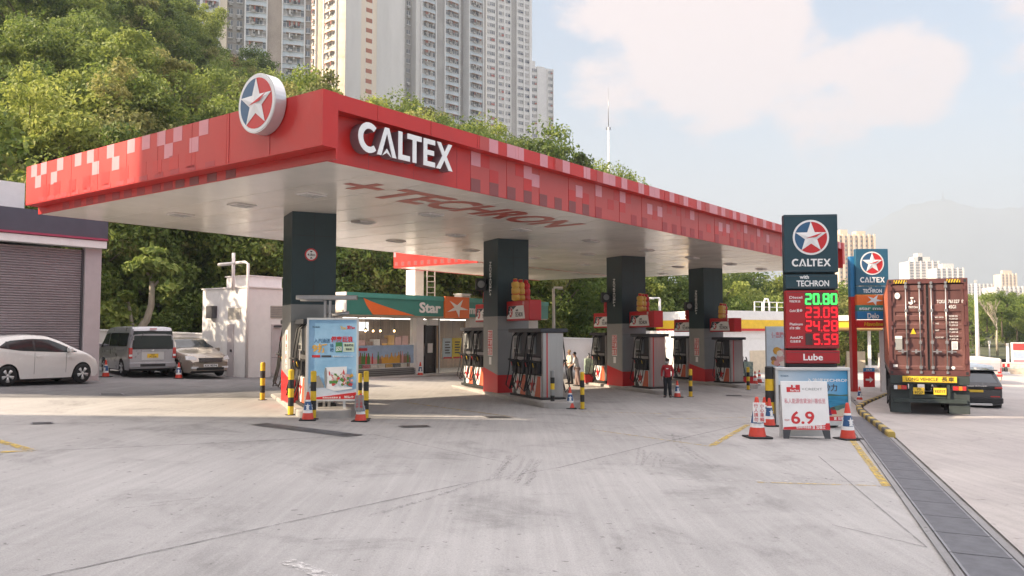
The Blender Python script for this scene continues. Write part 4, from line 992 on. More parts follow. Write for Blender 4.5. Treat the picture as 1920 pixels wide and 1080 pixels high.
# ------------------------------------------------------------------ white hut with doors and pipes
HC = Vector((-10.40, 33.0, 0)); hg = G(-10.4); hz = 3.90
hut = thing('utility_hut', 'white flat roofed utility hut with two doors behind the first column', 'hut', HC, UR)
b = MB(); b.box(0, 3.5, 0, 3.05, hg - .2, hz, M['white']); b.box(-.04, 3.5, -.04, 3.09, hz + .001, hz + .05, M['offwhite']); b.build('wall', hut)
def hxr(px): return t_of_px(HC, U, px)
def hyl(px): return t_of_px(HC, V_, px)
def zz_(px, py, P): return at(px, py, P.y).z
GD = mat('grey_door', (.50, .46, .47), .6, var=.08); LV = mat('louvre_grey', (.40, .38, .34), .6, var=.15)
x0, x1 = hxr(509), hxr(532); b = MB(); b.box(x0, x1, -.03, -.001, hg + .02, hg + 2.1, GD); d_ = b.build('door', hut)
b = MB(); b.box(x0 + .1, x0 + .45, -.09, -.031, hg + 1.98, hg + 2.06, M['dgrey']); b.build('door_closer', d_); b = MB(); b.box(x0 + .55, x0 + .9, -.036, -.031, hg + .9, hg + 1.25, M['white']); b.box(x0 + .4, x0 + .85, -.036, -.031, hg + 1.45, hg + 1.6, M['pink']); b.box(x0 + .02, x1 - .02, -.034, -.031, hg + .75, hg + .765, M['dgrey']); b.build('notice', d_)
b = MB(); b.box(x0 - .05, x1 + .3, -.02, -.001, hg + 2.35, hg + 2.85, LV); 
for k in range(6): b.box(x0 - .03, x1 + .28, -.035, -.021, hg + 2.4 + k * .075, hg + 2.43 + k * .075, M['grey'])
b.build('louvre_window', hut)
y0, y1 = hyl(440), hyl(428); b = MB(); b.box(-.03, -.001, y0, y1, hg + .02, hg + 2.1, GD); d_ = b.build('door', hut); b = MB(); b.box(-.06, -.031, y0 + .1, y0 + .2, hg + 1.0, hg + 1.1, M['dgrey']); b.build('handle', d_)
y0, y1 = hyl(452), hyl(428); b = MB(); b.box(-.02, -.001, y0, y1, hg + 2.3, hg + 2.75, LV); b.build('louvre_window', hut)
y0, y1 = hyl(407), hyl(395); b = MB(); b.box(-.22, -.001, y0, y1, hg + 2.35, hg + 2.85, M['dgrey']); b.build('meter_box', hut)
b = MB(); yy = hyl(441); b.tube([(-.12, yy, hz - .1), (-.12, yy, hz + 1.4)], .065, M['offwhite']); b.tube([(-.12, yy + 1.0, hz + .98), (-.12, yy - .1, hz + .98)], .065, M['offwhite']); b.build('vent_pipe', hut)
b = MB(); b.tube([(-.1, yy - .1, hz + 1.0), (-.1, .05, hz + 1.0), (-.06, -.09, hz + .93), (-.06, -.09, hg)], .055, M['offwhite']); b.build('corner_pipe', hut)
b = MB(); b.box(.4, 2.1, .6, 2.0, hz + .051, hz + .5, M['white'], .01); b.box(.35, 2.15, .55, 2.05, hz + .501, hz + .54, M['offwhite']); b.build('roof_box', hut)
# ------------------------------------------------------------------ garage with a roller shutter
GC = Vector((-14.1, 28.7, 0)); gg = G(-15)
gar = thing('garage_building', 'grey car wash garage with a big roller shutter and dark band at the left edge', 'building', GC, UR)
GZ1, GZ0 = 6.05, 5.32
b = MB(); b.box(-9.6, 0, .15, 7, gg - .3, GZ0 - .4, mat('garage_wall', (.36, .33, .34), .8, var=.08)); b.box(-.55, 0, -.06, .149, gg - .3, GZ0 - .33, mat('garage_pier', (.46, .41, .42), .7, var=.06)); b.box(-9.6, -9.0, -.06, .149, gg - .3, GZ0 - .33, MATS['garage_pier']); b.build('wall', gar)
b = MB(); b.box(-9.7, .08, -.3, 7.1, GZ0, GZ1, mat('garage_band', (.075, .075, .10), .5, var=.08)); b.build('fascia_band', gar)
b = MB(); b.box(-9.7, .08, -.33, .2, GZ0 - .07, GZ0 - .002, mat('trim_crimson', (.36, .05, .10), .5)); b.box(-9.7, .06, -.28, .2, GZ0 - .33, GZ0 - .092, M['white']); b.build('trim', gar)
b = MB(); b.box(-9.6, -2.0, 1.2, 7, GZ1 + .002, GZ1 + 1.05, M['white']); b.build('roof_parapet', gar)
SH = mat('shutter_steel', (.32, .285, .30), .5, metal=.2, var=.10, scale=1.0); b = MB(); ns_ = 54; hh = (GZ0 - .4 - gg) / ns_
pr = []
for k in range(ns_): z = gg + k * hh; pr += [(-.0, z), (-.045, z + hh * .35), (-.045, z + hh * .65), (0, z + hh * .95)]
vs = [(-9.0, p[0] + .1, p[1]) for p in pr] + [(-.56, p[0] + .1, p[1]) for p in pr]; n = len(pr); b.add(vs, [(i, i + n, i + n + 1, i + 1) for i in range(n - 1)], SH); b.box(-.62, -.56, .02, .14, gg, GZ0 - .4, M['dgrey']); b.build('roller_shutter', gar)
# the next building, off to the left, whose shadow lies over the foreground
ob = thing('station_annex', 'tall grey building standing off to the left of the forecourt', 'building', (-34, 11.9, G(-34)), math.radians(14.5))
b = MB(); b.box(-20, 0, -70, 0, 0, 36, M['offwhite']); b.box(-20.2, .2, -70.2, .2, 36, 36.8, M['grey']); b.build('wall', ob)
b = MB()
for f in range(11):
    for k in range(16): b.box(.001, .05, -68 + k * 4.1, -65.6 + k * 4.1, 1.2 + f * 3.2, 2.8 + f * 3.2, M['glass'])
tag(b.build('window', ob), kind='stuff')
# boundary walls
def wall_thing(label, a, c, h, th=.2, mm=None):
    L = (c - a).length; t = thing('boundary_wall', label, 'wall', (a.x, a.y, 0), math.atan2(c.y - a.y, c.x - a.x)); b = MB(); z0, z1 = G(a.x), G(c.x)
    b.add([(0, 0, z0 - .3), (L, 0, z1 - .3), (L, th, z1 - .3), (0, th, z0 - .3), (0, 0, z0 + h), (L, 0, z1 + h), (L, th, z1 + h), (0, th, z0 + h)], [(3, 2, 1, 0), (4, 5, 6, 7), (0, 1, 5, 4), (1, 2, 6, 5), (2, 3, 7, 6), (3, 0, 4, 7)], mm or M['offwhite']); b.build('wall_face', t)
    b = MB(); b.add([(-.02, -.04, z0 + h + .002), (L, -.04, z1 + h + .002), (L, th + .04, z1 + h + .002), (-.02, th + .04, z0 + h + .002), (-.02, -.04, z0 + h + .07), (L, -.04, z1 + h + .07), (L, th + .04, z1 + h + .07), (-.02, th + .04, z0 + h + .07)], [(3, 2, 1, 0), (4, 5, 6, 7), (0, 1, 5, 4), (1, 2, 6, 5), (2, 3, 7, 6), (3, 0, 4, 7)], mm or M['white']); b.build('coping', t); return t
wall_thing('long white boundary wall behind the silver van and gold saloon', gx(150, 39.5), gx(420, 38.2), 1.55)
wall_thing('white boundary wall right of the shop behind the two standing men', gx(1000, 50), gx(1122, 53), 1.9)
wall_thing('white boundary wall between the third and fourth columns', gx(1118, 52), gx(1262, 55), 1.8)
# neighbouring white station building with a yellow band
a = gx(1262, 53); c = gx(1530, 60); L = (c - a).length
t = thing('neighbour_station', 'white neighbouring building with a yellow and red band behind the last column', 'building', (a.x, a.y, 0), math.atan2(c.y - a.y, c.x - a.x)); g_ = G((a.x + c.x) / 2)
z_b = at(1420, 616, 57).z; z_t = at(1420, 600, 57).z
b = MB(); b.box(0, L, 0, 6, g_ - .4, z_b - .65, M['white']); b.box(L * .5, L + .01, -.02, -.001, g_, g_ + 1.5, mat('neighbour_cream', (.66, .56, .42), .8)); b.build('wall', t)
b = MB(); b.box(L * .28, L + .1, -.25, 6, z_b, z_t, mat('band_yellow', (.78, .50, .03), .5)); b.box(L * .28, L + .1, -.24, 6, z_b - .16, z_b - .002, M['signred']); b.box(L * .28, L + .1, -.2, 6, z_t + .002, z_t + .6, M['white']); b.box(0, L, -.05, 6, z_b - .649, z_b - .162, M['white']); b.build('fascia_band', t)
b = MB()
for k in range(7): x = L * .62 + k * .75; b.box(x, x + .06, 1, 1.06, z_t + .6, z_t + 1.3, M['white'])
b.box(L * .62, L, 1.0, 1.06, z_t + 1.26, z_t + 1.31, M['white']); b.box(L * .62, L, 1.0, 1.06, z_t + .92, z_t + .95, M['white']); b.tube([(L * .68, .9, z_t + .6), (L * .68, .9, z_t + 1.2), (L * .69, .9, z_t + 1.5), (L * .71, .9, z_t + 1.5), (L * .72, .9, z_t + 1.2), (L * .72, .9, z_t + .6)], .06, M['white']); b.build('roof_railing', t)
# neighbouring canopy between the second sign and the truck
p = gx(1590, 62); t = thing('neighbour_canopy', 'far yellow and brown canopy seen between the second price sign and the truck', 'canopy', (p.x, 62, p.z), -.3)
b = MB(); b.box(-3, 6, 0, 5, 3.3, 3.9, MATS['band_yellow']); b.box(-3, 6, -.02, -.001, 3.25, 3.4, mat('canopy_brown', (.30, .18, .06), .6)); b.box(-3.1, 6.1, -.1, 5.1, 3.902, 4.3, M['offwhite']); b.build('fascia', t)
b = MB(); b.box(-2.9, 5.9, .1, 4.9, 3.15, 3.249, MATS['canopy_brown']); b.build('soffit', t)
for x in (-1.5, 1.4, 3.0): b = MB(); b.box(x, x + .22, 1, 1.22, 0, 3.149, M['white']); b.build('post', t)
b = MB(); b.box(.0, 1.3, 2.0, 2.4, 0, 1.6, MATS['neighbour_cream']); b.box(2.2, 2.9, 1.8, 2.3, 0, 1.5, M['offwhite']); b.build('kiosk', t)
# ------------------------------------------------------------------ pump islands
ISL = [(-3.0, 2.75), (-4.0, 4.35), (-3.0, 3.1), (-3.0, 3.0)]
ordn = ['first', 'second', 'third', 'fourth']
for i, P in enumerate(COLS):
    a, c = ISL[i]; g = G(P.x); t = thing('pump_island', 'low concrete pump island under the %s column from the left' % ordn[i], 'pump island', (P.x, P.y, g), IR, 'pump islands')
    b = MB(); n = 10; w = .62; pts = [(w * math.cos(PI + PI * k / n), -c + w * .6 * math.sin(PI + PI * k / n)) for k in range(n + 1)] + [(w * math.cos(PI * k / n), -a + w * .6 * math.sin(PI * k / n)) for k in range(n + 1)]
    for hh, k, m in ((.13, 1.0, M['conc']),):
        vs = [(p[0], p[1], -.1) for p in pts] + [(p[0], p[1], .11) for p in pts] + [(p[0] * .96, p[1] * .99, .135) for p in pts]; L = len(pts)
        b.add(vs, [(q, (q + 1) % L, (q + 1) % L + L, q + L) for q in range(L)] + [(q + L, (q + 1) % L + L, (q + 1) % L + 2 * L, q + 2 * L) for q in range(L)] + [list(range(2 * L, 3 * L))], m)
    b.build('plinth', t)
DK = mat('pump_dark_panel', (.045, .047, .052), .4, var=.15); SCR = mat('pump_screen', (.20, .21, .21), .2, var=.2)
ORG = mat('pump_orange_red', (.62, .13, .06), .4, var=.08)
def dispenser_proto(n):
    """n bays long; local y runs along the island, nozzles on both long sides"""
    L = 1.15 * n + .1; t = thing('fuel_dispenser', '', 'fuel pump'); hw = .34; y0 = -L / 2; ye = y0 + 0.02
    b = MB(); b.box(-hw - .06, hw + .06, y0 - .04, -y0 + .04, 0, .09, M['bblack'], .01); b.build('plinth', t)
    b = MB(); b.box(-hw + .08, hw - .08, y0 + .12, -y0 - .12, .09, 2.02, DK); b.build('cabinet', t)
    b = MB(); b.box(-hw - .10, hw + .10, y0 - .1, -y0 + .1, 2.02, 2.14, mat('pump_header_dark', (.035, .037, .045), .45), .015); b.build('header', t)
    for s in (-1, 1):
        yy = sorted((s * L / 2, s * (L / 2 - .12))); b = MB(); b.box(-hw, hw, yy[0], yy[1], .09, 2.02, M['steel'], .02); b.box(-hw + .12, -hw + .16, yy[0] - .004, yy[1] + .004, .1, 2.0, M['red']); b.build('end_panel', t)
    for k in range(n):
        ya = y0 + .14 + k * 1.15; yb = ya + 1.05 - .08
        if k: b = MB(); b.box(-hw - .02, hw + .02, ya - .13, ya - .03, .09, 2.02, DK); b.build('mullion', t)
        for s in (-1, 1):
            xo = s * (hw - .079); rot = Matrix.Translation((xo, (ya + yb) / 2, 0)) @ Matrix.Rotation(-PI / 2 if s < 0 else PI / 2, 4, 'Z'); w = (yb - ya) / 2
            b = MB(); b.M = rot; b.box(-w, w, -.09, 0, .10, .72, M['white']); b.prism([(-w, .11), (-w * .25, .11), (w * .3, .71), (-w, .71)], -.004, M['signred']) if False else None
            b.M = rot @ Matrix.Translation((0, -.094, 0)); b.prism([(-w, .10), (-w * .4, .10), (-w, .50)], .003, M['tealpost']); b.prism([(w * .1, .10), (w, .10), (w, .71), (w * .55, .71)], .003, ORG); b.prism([(p[0] * 1.0 - w * .25, p[1] + .42) for p in star_pts(.26, .10)], .0028, M['signred']); b.build('graphic_panel', t)
            b = MB(); b.M = rot; b.box(-w, w, -.05, 0, .74, 1.30, M['black']); b.box(-w * .9, -w * .15, -.16, -.051, .78, 1.12, M['black'], .01); b.box(w * .05, w * .9, -.16, -.051, .78, 1.12, M['black'], .01); b.box(-w * .9, w * .9, -.07, -.051, 1.16, 1.26, M['steel']); b.build('nozzle_boot', t)
            b = MB(); b.M = rot; b.box(-w * .95, w * .1, -.11, 0, 1.36, 1.92, M['grey'], .012); b.box(-w * .85, 0, -.115, -.111, 1.55, 1.86, SCR); b.box(-w * .8, -w * .1, -.116, -.111, 1.40, 1.50, M['black']); b.box(w * .2, w * .95, -.06, 0, 1.36, 1.92, DK); b.build('display', t)
            for q, x in enumerate((-w * .62, -w * .12, w * .52)):
                col = [M['signred'], M['tealpost'], M['yellow'], M['black']][q]
                b = MB(); b.M = rot @ Matrix.Translation((x, -.15, 1.02)); b.tube([(0, 0, -.10), (0, -.03, .06), (0, -.10, .14), (0, -.20, .16)], [.035, .04, .035, .02], M['black'], 6); b.tube([(0, -.02, .0), (0, -.07, -.04), (0, -.10, .08)], .012, col, 5); b.build('nozzle', t)
                d = .10 + .05 * (q % 2); b = MB(); b.M = rot; x2 = x + (.10 if q % 2 else -.08)
                b.tube([(x2, -.02, 2.03), (x2, -.16, 1.9), (x2 + .02, -.24, 1.4), (x2 + .03, -.26 - d * .4, .8), (x2 + .02, -.30 - d, .38 - .1 * (q % 2)), (x - .06, -.26, .22 + .08 * (q % 2)), (x - .04, -.18, .5), (x, -.15, .93)], .019, M['hose'], 6); b.build('hose', t)
    return t, L
PLB = {}
def place_disp(n, i, tc, label):
    P = COLS[i]; w = Vector((math.sin(IA), -math.cos(IA), 0)); p = P + w * tc; p.z = G(p.x) + .136
    if n not in PLB: PLB[n] = dispenser_proto(n)[0]; o = PLB[n]; o.location = p; o.rotation_euler = (0, 0, IR)
    else: o = dup(PLB[n], p, IR)
    o['label'] = label; o['group'] = 'fuel dispensers on the islands'; return o
place_disp(2, 1, 2.62, 'long double fuel dispenser in front of the second column, with a wide steel end'); place_disp(2, 1, -2.3, 'fuel dispenser half hidden behind the second column, before the shop')
place_disp(1, 2, 1.80, 'fuel dispenser in front of the third column beside the attendant'); place_disp(1, 2, -1.75, 'fuel dispenser behind the third column, next to the two standing men')
place_disp(1, 3, 1.78, 'fuel dispenser in front of the fourth column, nearest the white neighbouring building'); place_disp(1, 3, -1.75, 'fuel dispenser behind the fourth column, farthest from the shop')
place_disp(1, 0, 1.35, 'fuel dispenser in front of the first column, mostly hidden by the blue poster board'); place_disp(1, 0, -1.7, 'fuel dispenser behind the first column beside the white hut, only its hoses showing')
# illuminated pump number signs cantilevered from the columns
GOLD = mat('figure_gold', (.66, .38, .06), .35, var=.15, scale=8)
def pump_sign_proto():
    t = thing('pump_sign', '', 'sign'); hw = .21
    b = MB(); b.box(-hw, hw, -1.9, 0, 0, .64, M['signred'], .02); b.box(-hw - .004, hw + .004, -1.78, -.05, .02, .07, M['red']); b.build('sign_box', t)
    b = MB(); b.box(-.06, .06, 0, .25, .2, .4, M['dgrey']); b.build('bracket', t)
    for s in (-1, 1):
        rot = Matrix.Translation((s * (hw + .001), -.95, 0)) @ Matrix.Rotation(-PI / 2 if s < 0 else PI / 2, 4, 'Z')
        b = MB(); b.M = rot; b.M = rot @ Matrix.Translation((0, -.012, 0)); b.prism([(-.9, .06), (.62, .06), (.52, .48), (-.75, .48)], .012, WGLOW); b.M = rot @ Matrix.Translation((0, -.016, 0)); b.prism([(-.86, .16), (-.73, .475), (-.05, .475)], .003, M['tealpost']); pn = b.build('face_panel', t)
        e = MB(); b = emblem(pn, (0, 0, 0), .17, .006); b.matrix_basis = rot @ Matrix.Translation((-.52, -.022, .27))
        b = MB(); b.M = rot; b.text('with', -.12, .30, .08, M['dgrey'], .2, .02, .003, y=-.013); b.text('TECHRON', -.16, .13, .14, M['dgrey'], .62, .02, .003, y=-.013); b.build('lettering', pn)
    return t
def bottles(t, y, s):
    """three tilted gold and red promotional bottles standing on the sign"""
    for k, (dy, col) in enumerate(((-.28, GOLD), (0, GOLD), (.26, M['signred']))):
        b = MB(); b.M = Matrix.Translation((-.30 + .30 * k, y + dy * s, .64)) @ Matrix.Rotation(.22 * s, 4, 'X') @ Matrix.Rotation(-.12, 4, 'Y') @ Matrix.Scale(1.18, 4)
        b.lathe([(.07, 0), (.115, .03), (.115, .14), (.085, .17), (.115, .20), (.115, .33), (.085, .36), (.11, .39), (.11, .48), (.06, .53), (.055, .60), (.03, .61)], col, 12); b.lathe([(.118, .19), (.118, .21)], M['signred'], 12); b.lathe([(.062, .53), (.062, .60)], M['signred'], 10); b.build('promotional_bottle', t)
ps0 = None; nums = [['1', '3'], ['5', '11'], ['9', '7'], ['4', '2']]
for i, P in enumerate(COLS):
    if i == 0: continue
    for s in (1, -1):
        w = Vector((math.sin(IA), -math.cos(IA), 0)); p = P + w * (.60 * s); p.z = G(P.x) + 2.50; rz = IR if s > 0 else IR + PI
        if ps0 is None: ps0 = pump_sign_proto(); bottles(ps0, -.75, 1); o = ps0; o.location = p; o.rotation_euler = (0, 0, rz)
        else: o = dup(ps0, p, rz)
        o['label'] = 'red star pump sign with gold bottles %s the %s column' % ('on the camera side of' if s > 0 else 'on the far side of', ordn[i]); o['group'] = 'pump signs on the columns'
        num = nums[i][0 if s < 0 else 1]; b = MB(); b.M = Matrix.Translation((-.214 if s > 0 else .214, -1.45 if s > 0 else -.5, 0)) @ Matrix.Rotation(-PI / 2 if s > 0 else PI / 2, 4, 'Z'); b.text(num, 0, .50, .11, M['white'], None, .02, .003, 'c'); b.build('pump_number', o)
# small black speakers on brackets
sp0 = None
for i, P in enumerate(COLS[1:]):
    loc = P + Vector((-math.cos(CR), -math.sin(CR), 0)) * .78 + Vector((-math.sin(CR), math.cos(CR), 0)) * .35; loc.z = G(P.x) + 3.55
    if sp0 is None:
        t = sp0 = thing('loudspeaker', '', 'loudspeaker', loc, CR - .3); b = MB(); b.box(-.17, .17, -.14, .14, 0, .40, M['black'], .015); b.build('casing', t); b = MB(); b.M = xf((0, -.141, .2), 0, PI / 2); b.lathe([(.02, .0), (.11, .012), (.125, .0)], M['grey'], 18); b.build('speaker_cone', t); b = MB(); b.box(.171, .36, -.03, .03, .15, .22, M['dgrey']); b.build('bracket', t); o = t
    else: o = dup(sp0, loc, CR - .3)
    o['label'] = 'small black loudspeaker on the left side of the %s column' % ordn[i + 1]; o['group'] = 'loudspeakers on the columns'
# light bracket in front of the first column
p = at(612, 556, 20.3); t = thing('light_bracket', 'grey floodlight bracket standing in front of the first column above the poster board', 'light bracket', (p.x, p.y, G(p.x) + .13), .0)
h_ = p.z - t.location.z; b = MB(); b.box(-.06, .0, .0, .06, 0, h_ - .1, M['steel']); b.box(.06, .12, .0, .06, 0, h_ - .1, M['steel']); b.build('post', t)
b = MB(); b.box(-.72, .74, -.08, .12, h_ - .08, h_ + .03, M['steel'], .01); b.box(-.60, -.05, -.14, .16, h_ - .12, h_ - .081, M['grey'], .01); b.build('floodlight', t); b = MB(); b.tube([(.15, 0, h_ - .45), (.55, 0, h_ - .4)], .05, M['steel']); b.tube([(.03, .03, h_ - .42), (.2, 0, h_ - .44)], .02, M['steel']); b.build('camera', t)
# fire extinguisher at the foot of the first column
p = gp(571, 758); t = thing('fire_extinguisher', 'red fire extinguisher at the foot of the first column left of the poster board', 'fire extinguisher', (p.x, p.y + .3, p.z + .13))
b = MB(); b.lathe([(.0, 0), (.085, .01), (.09, .06), (.09, .42), (.06, .50), (.03, .53)], M['signred'], 16); b.box(-.05, .05, -.092, -.088, .15, .35, M['white']); b.build('cylinder', t); b = MB(); b.box(-.03, .03, -.05, .09, .55, .60, M['black']); b.tube([(0, .03, .54), (.12, .03, .5), (.13, 0, .2)], .014, M['black'], 6); b.lathe([(.02, .52), (.02, .58)], M['chrome'], 8); b.build('valve', t)

# ------------------------------------------------------------------ bollards and cones
def bollard(px, base, top, wpx, label, cols=('yellow', 'bblack'), start=0, nb=5, hh=None):
    p = gp(px, base); h = hh or (base - top) / F * p.y; r = wpx / 2 / F * p.y
    t = thing('bollard', label, 'bollard', p, 0, 'striped bollards round the islands'); b = MB()
    for k in range(nb):
        z0, z1 = h * k / nb, h * (k + 1) / nb; m = M[cols[(k + start) % len(cols)]]; b.lathe([(r, z0), (r, z1)], m, 14, cap=False)
    m = M[cols[(nb - 1 + start) % len(cols)]]; b.lathe([(r, h), (r * .96, h + .012), (r * .7, h + .03), (0.001, h + .035)], m, 14, cap=False); b.build('post', t)
    b = MB(); b.lathe([(r * 1.9, 0), (r * 1.9, .012), (r * 1.05, .014)], M['bblack'], 14); b.build('base_plate', t); return t
bollard(492, 750, 682, 9, 'yellow and black bollard farthest left, behind the first column by the white hut')
bollard(545, 778, 696, 11, 'yellow and black bollard standing alone left of the blue poster board')
bollard(587, 786, 699, 11, 'yellow and black bollard right in front of the left edge of the blue poster board')
bollard(674, 776, 703, 9, 'yellow and black bollard behind its twin at the right edge of the blue poster')
bollard(686, 785, 699, 10, 'yellow and black bollard before its twin at the right edge of the blue poster')
bollard(1036, 764, 697, 8, 'bollard with grey bands between yellow and black, by the steel end of the long dispenser', ('yellow', 'bblack', 'grey'), 0, 6)
bollard(1092, 767, 700, 8, 'yellow and black bollard right of the cone before the long dispenser')
bollard(1295, 744, 694, 7, 'yellow and black bollard right of the attendant, slightly leaning')
bollard(1403, 731, 690, 6, 'yellow and black bollard by the poster bin near the neighbouring building')
bollard(1444, 797, 690, 16, 'thick yellow and black post at the left edge of the beach poster frame', ('yellow', 'bblack'), 1, 5)
CRD = mat('cone_red', (.62, .06, .035), .45, var=.12, scale=8); CBL = mat('cone_blue', (.035, .10, .24), .45, var=.12)
def cone_proto(k):
    t = thing('traffic_cone', '', 'traffic cone'); b = MB()
    def rr_(z): return .165 - (.165 - .028) * z / .76
    b.box(-.22, .22, -.22, .22, 0, .035, M['rubber'], .012); b.build('base', t)
    b = MB()
    for z0, z1, m in [(.035, .20, CRD), (.20, .275, M['white']), (.275, .50, CBL), (.50, .545, M['white']), (.545, .74, CRD)] if k == 0 else [(.035, .24, CRD), (.24, .40, M['white']), (.40, .52, CRD), (.52, .62, M['white']), (.62, .74, CRD)]: b.lathe([(rr_(z0), z0), (rr_(z1), z1)], m, 18, cap=False)
    b.lathe([(rr_(.74), .74), (.02, .755), (.001, .757)], CRD, 18, cap=False); b.build('cone_shell', t)
    if k == 0:
        for rz in (0, 2.1, 4.2):
            b = MB(); zz = .385; r = rr_(zz) + .004; b.M = Matrix.Rotation(rz, 4, 'Z') @ Matrix.Translation((0, -r - .003, zz)) @ Matrix.Rotation(-.178, 4, 'X'); b.prism([(p[0], p[1]) for p in star_pts(.075, .03)], .012, M['white']); b.prism([(-.05, -.10), (.05, -.10), (0, -.02)], .013, M['white']); b.build('star_mark', t)
    return t
CP = {}
def cone(px, base, hpx, label, k=0, rz=None):
    p = gp(px, base); h = hpx / F * p.y; s = h / .757; rz = R.uniform(-.3, .3) if rz is None else rz
    if k not in CP: CP[k] = cone_proto(k); o = CP[k]; o.location = p; o.rotation_euler = (0, 0, rz); o.scale = (s, s, s)
    else: o = dup(CP[k], p, rz, scale=s)
    o['label'] = label; o['group'] = 'traffic cones'; return o, p, s
cone(577, 788, 53, 'cone with a blue star band at the left foot of the blue poster board')
c1, p1, s1 = cone(676, 790, 52, 'cone carrying a grey notice at the right foot of the blue poster board')
cone(1069, 766, 40, 'cone with a blue star band at the end of the long double dispenser')
cone(1270, 745, 31, 'cone right of the attendant in front of the fourth column', 0, .2)
c2, p2, s2 = cone(1420, 821, 76, 'cone carrying a white notice left of the white price board', 0, .1)
cone(1434, 797, 52, 'cone half hidden behind the one with the white notice'); cone(1443, 799, 52, 'cone in front of the thick striped post')
cone(1590, 824, 68, 'large leaning looking cone with blue star band right of the white price board', 0, .3)
cone(1612, 752, 27, 'small cone by the curving striped kerb below the second price sign')
cone(198, 707, 32, 'cone beside the garage pier left of the silver van'); cone(335, 710, 30, 'cone between the silver van and the gold saloon')
cone(788, 706, 27, 'cone in front of the white shop pillar')
cone(1416, 722, 26, 'faded dark cone in front of the white neighbouring building, left of its companion', 1); cone(1424, 718, 24, 'orange white cone in front of the white neighbouring building, right of its companion', 1)
for (p, s, px, lab, tx, m, w_, h_) in ((p1, s1, 676, 'narrow grey notice clipped to the cone right of the blue poster board', ('小心車輛', '行人止步'), M['grey'], .24, .42), (p2, s2, 1420, 'white notice clipped to the cone left of the white price board', ('小心車輛', '行人請勿'), M['white'], .22, .36)):
    t = thing('cone_notice', lab, 'notice', (p.x, p.y - .17, p.z + .30 * s), -math.atan2(p.x, p.y)); k = s; b = MB(); b.box(-w_ / 2 * k, w_ / 2 * k, -.012, 0, 0, h_ * k, m, .004); b.build('notice_board', t)
    b = MB(); 
    for ci in range(2):
        for ri, ch in enumerate(tx[ci]): b.text(ch, (.015 - ci * .105) * k, (h_ - .085 - ri * .084) * k, .058 * k, M['signred'], .07 * k, .008, .003, y=-.0125)
    b.build('lettering', t)
# ------------------------------------------------------------------ boards and signs
def stand(px0, px1, ytop, ybase, Y=None):
    pxm = (px0 + px1) / 2; p = gp(pxm, ybase) if Y is None else gx(pxm, Y); w = (px1 - px0) / F * p.y / math.cos(0); zt = at(pxm, ytop, p.y).z
    return p, w, zt - p.z, -math.atan2(p.x, p.y)
# blue grocery poster board
p, w, h, rz = stand(575, 670, 596, 781); zb = at(622, 752, p.y).z - p.z; rz = .12
t = thing('poster_board', 'tall white framed blue grocery poster board in front of the first column', 'poster board', p, rz)
b = MB(); f = .045
b.box(-w / 2, w / 2, -.03, .05, zb, zb + f, M['alu']); b.box(-w / 2, w / 2, -.03, .05, h - f, h, M['alu']); b.box(-w / 2, -w / 2 + f, -.03, .05, zb + f, h - f, M['alu']); b.box(w / 2 - f, w / 2, -.03, .05, zb + f, h - f, M['alu']); b.build('frame', t)
for x in (-.36, .28): b = MB(); b.box(x - .03, x + .03, 0, .05, .10, zb, M['alu']); b.box(x - .05, x + .05, -.15, .2, .10, .16, M['offwhite']); b.build('leg', t)
PB = mat('poster_blue', (.20, .42, .64), .35, var=.08, scale=1.2, hue=(.34, .55, .74)); b = MB(); b.box(-w / 2 + f, w / 2 - f, -.012, .03, zb + f, h - f, PB); pp = b.build('poster', t)
W_ = w - 2 * f; H_ = h - zb - 2 * f
def pz(v): return h - f - H_ * v
def pxx(u): return -w / 2 + f + W_ * u
b = MB(); b.M = Matrix.Translation((0, -.0125, 0))
b.text('TECHRON', pxx(.07), pz(.10), .03, M['tealpost'], W_ * .15, .01, .002); b.text('Yuu', pxx(.65), pz(.12), .075, M['yellow'], W_ * .12, .03, .002); b.text('賞Fan', pxx(.79), pz(.115), .065, M['signred'], W_ * .17, .03, .002)
b.text('入汽油送', pxx(.11), pz(.285), .075, M['blue'], W_ * .33, .015, .002); b.text('優惠巨浪', pxx(.46), pz(.275), .10, M['signred'], W_ * .46, .035, .003)
b.text('9折', pxx(.07), pz(.40), .15, GOLD, W_ * .32, .04, .003); b.text('換', pxx(.44), pz(.345), .065, M['blue'], None, .01, .002); b.text('購', pxx(.44), pz(.40), .065, M['blue'], None, .01, .002)
b.M = Matrix.Translation((0, -.016, 0)); b.box(pxx(.56), pxx(.70), 0, .003, pz(.41), pz(.285), mat('poster_green', (.05, .22, .08), .5)); b.text('$50', pxx(.57), pz(.39), .10, M['white'], W_ * .12, .02, .002); b.box(pxx(.72), pxx(.95), 0, .003, pz(.405), pz(.29), mat('poster_pale_green', (.55, .66, .50), .5))
b.text('惠康購物', pxx(.74), pz(.335), .045, M['black'], W_ * .19, .01, .002); b.text('現金券', pxx(.77), pz(.385), .045, M['black'], W_ * .13, .01, .002)
b.box(pxx(.07), pxx(.24), 0, .003, pz(.475), pz(.445), M['signred']); b.box(pxx(.27), pxx(.47), 0, .003, pz(.472), pz(.448), M['dgrey']); b.text('優惠期至十二月三十一日', pxx(.50), pz(.47), .026, M['white'], W_ * .42, .006, .002)
b.build('lettering', pp)
b = MB(); b.M = Matrix.Translation((0, -.020, 0)); rp = random.Random(8)
SNW = mat('poster_snow', (.52, .58, .66), .5, var=.12, scale=4); PAP = mat('poster_paper', (.74, .75, .77), .5, var=.05)
b.prism([(pxx(0), pz(.80)), (pxx(.2), pz(.83)), (pxx(.6), pz(.90)), (pxx(1), pz(.87)), (pxx(1), pz(.96)), (pxx(0), pz(1.0))], .004, SNW)
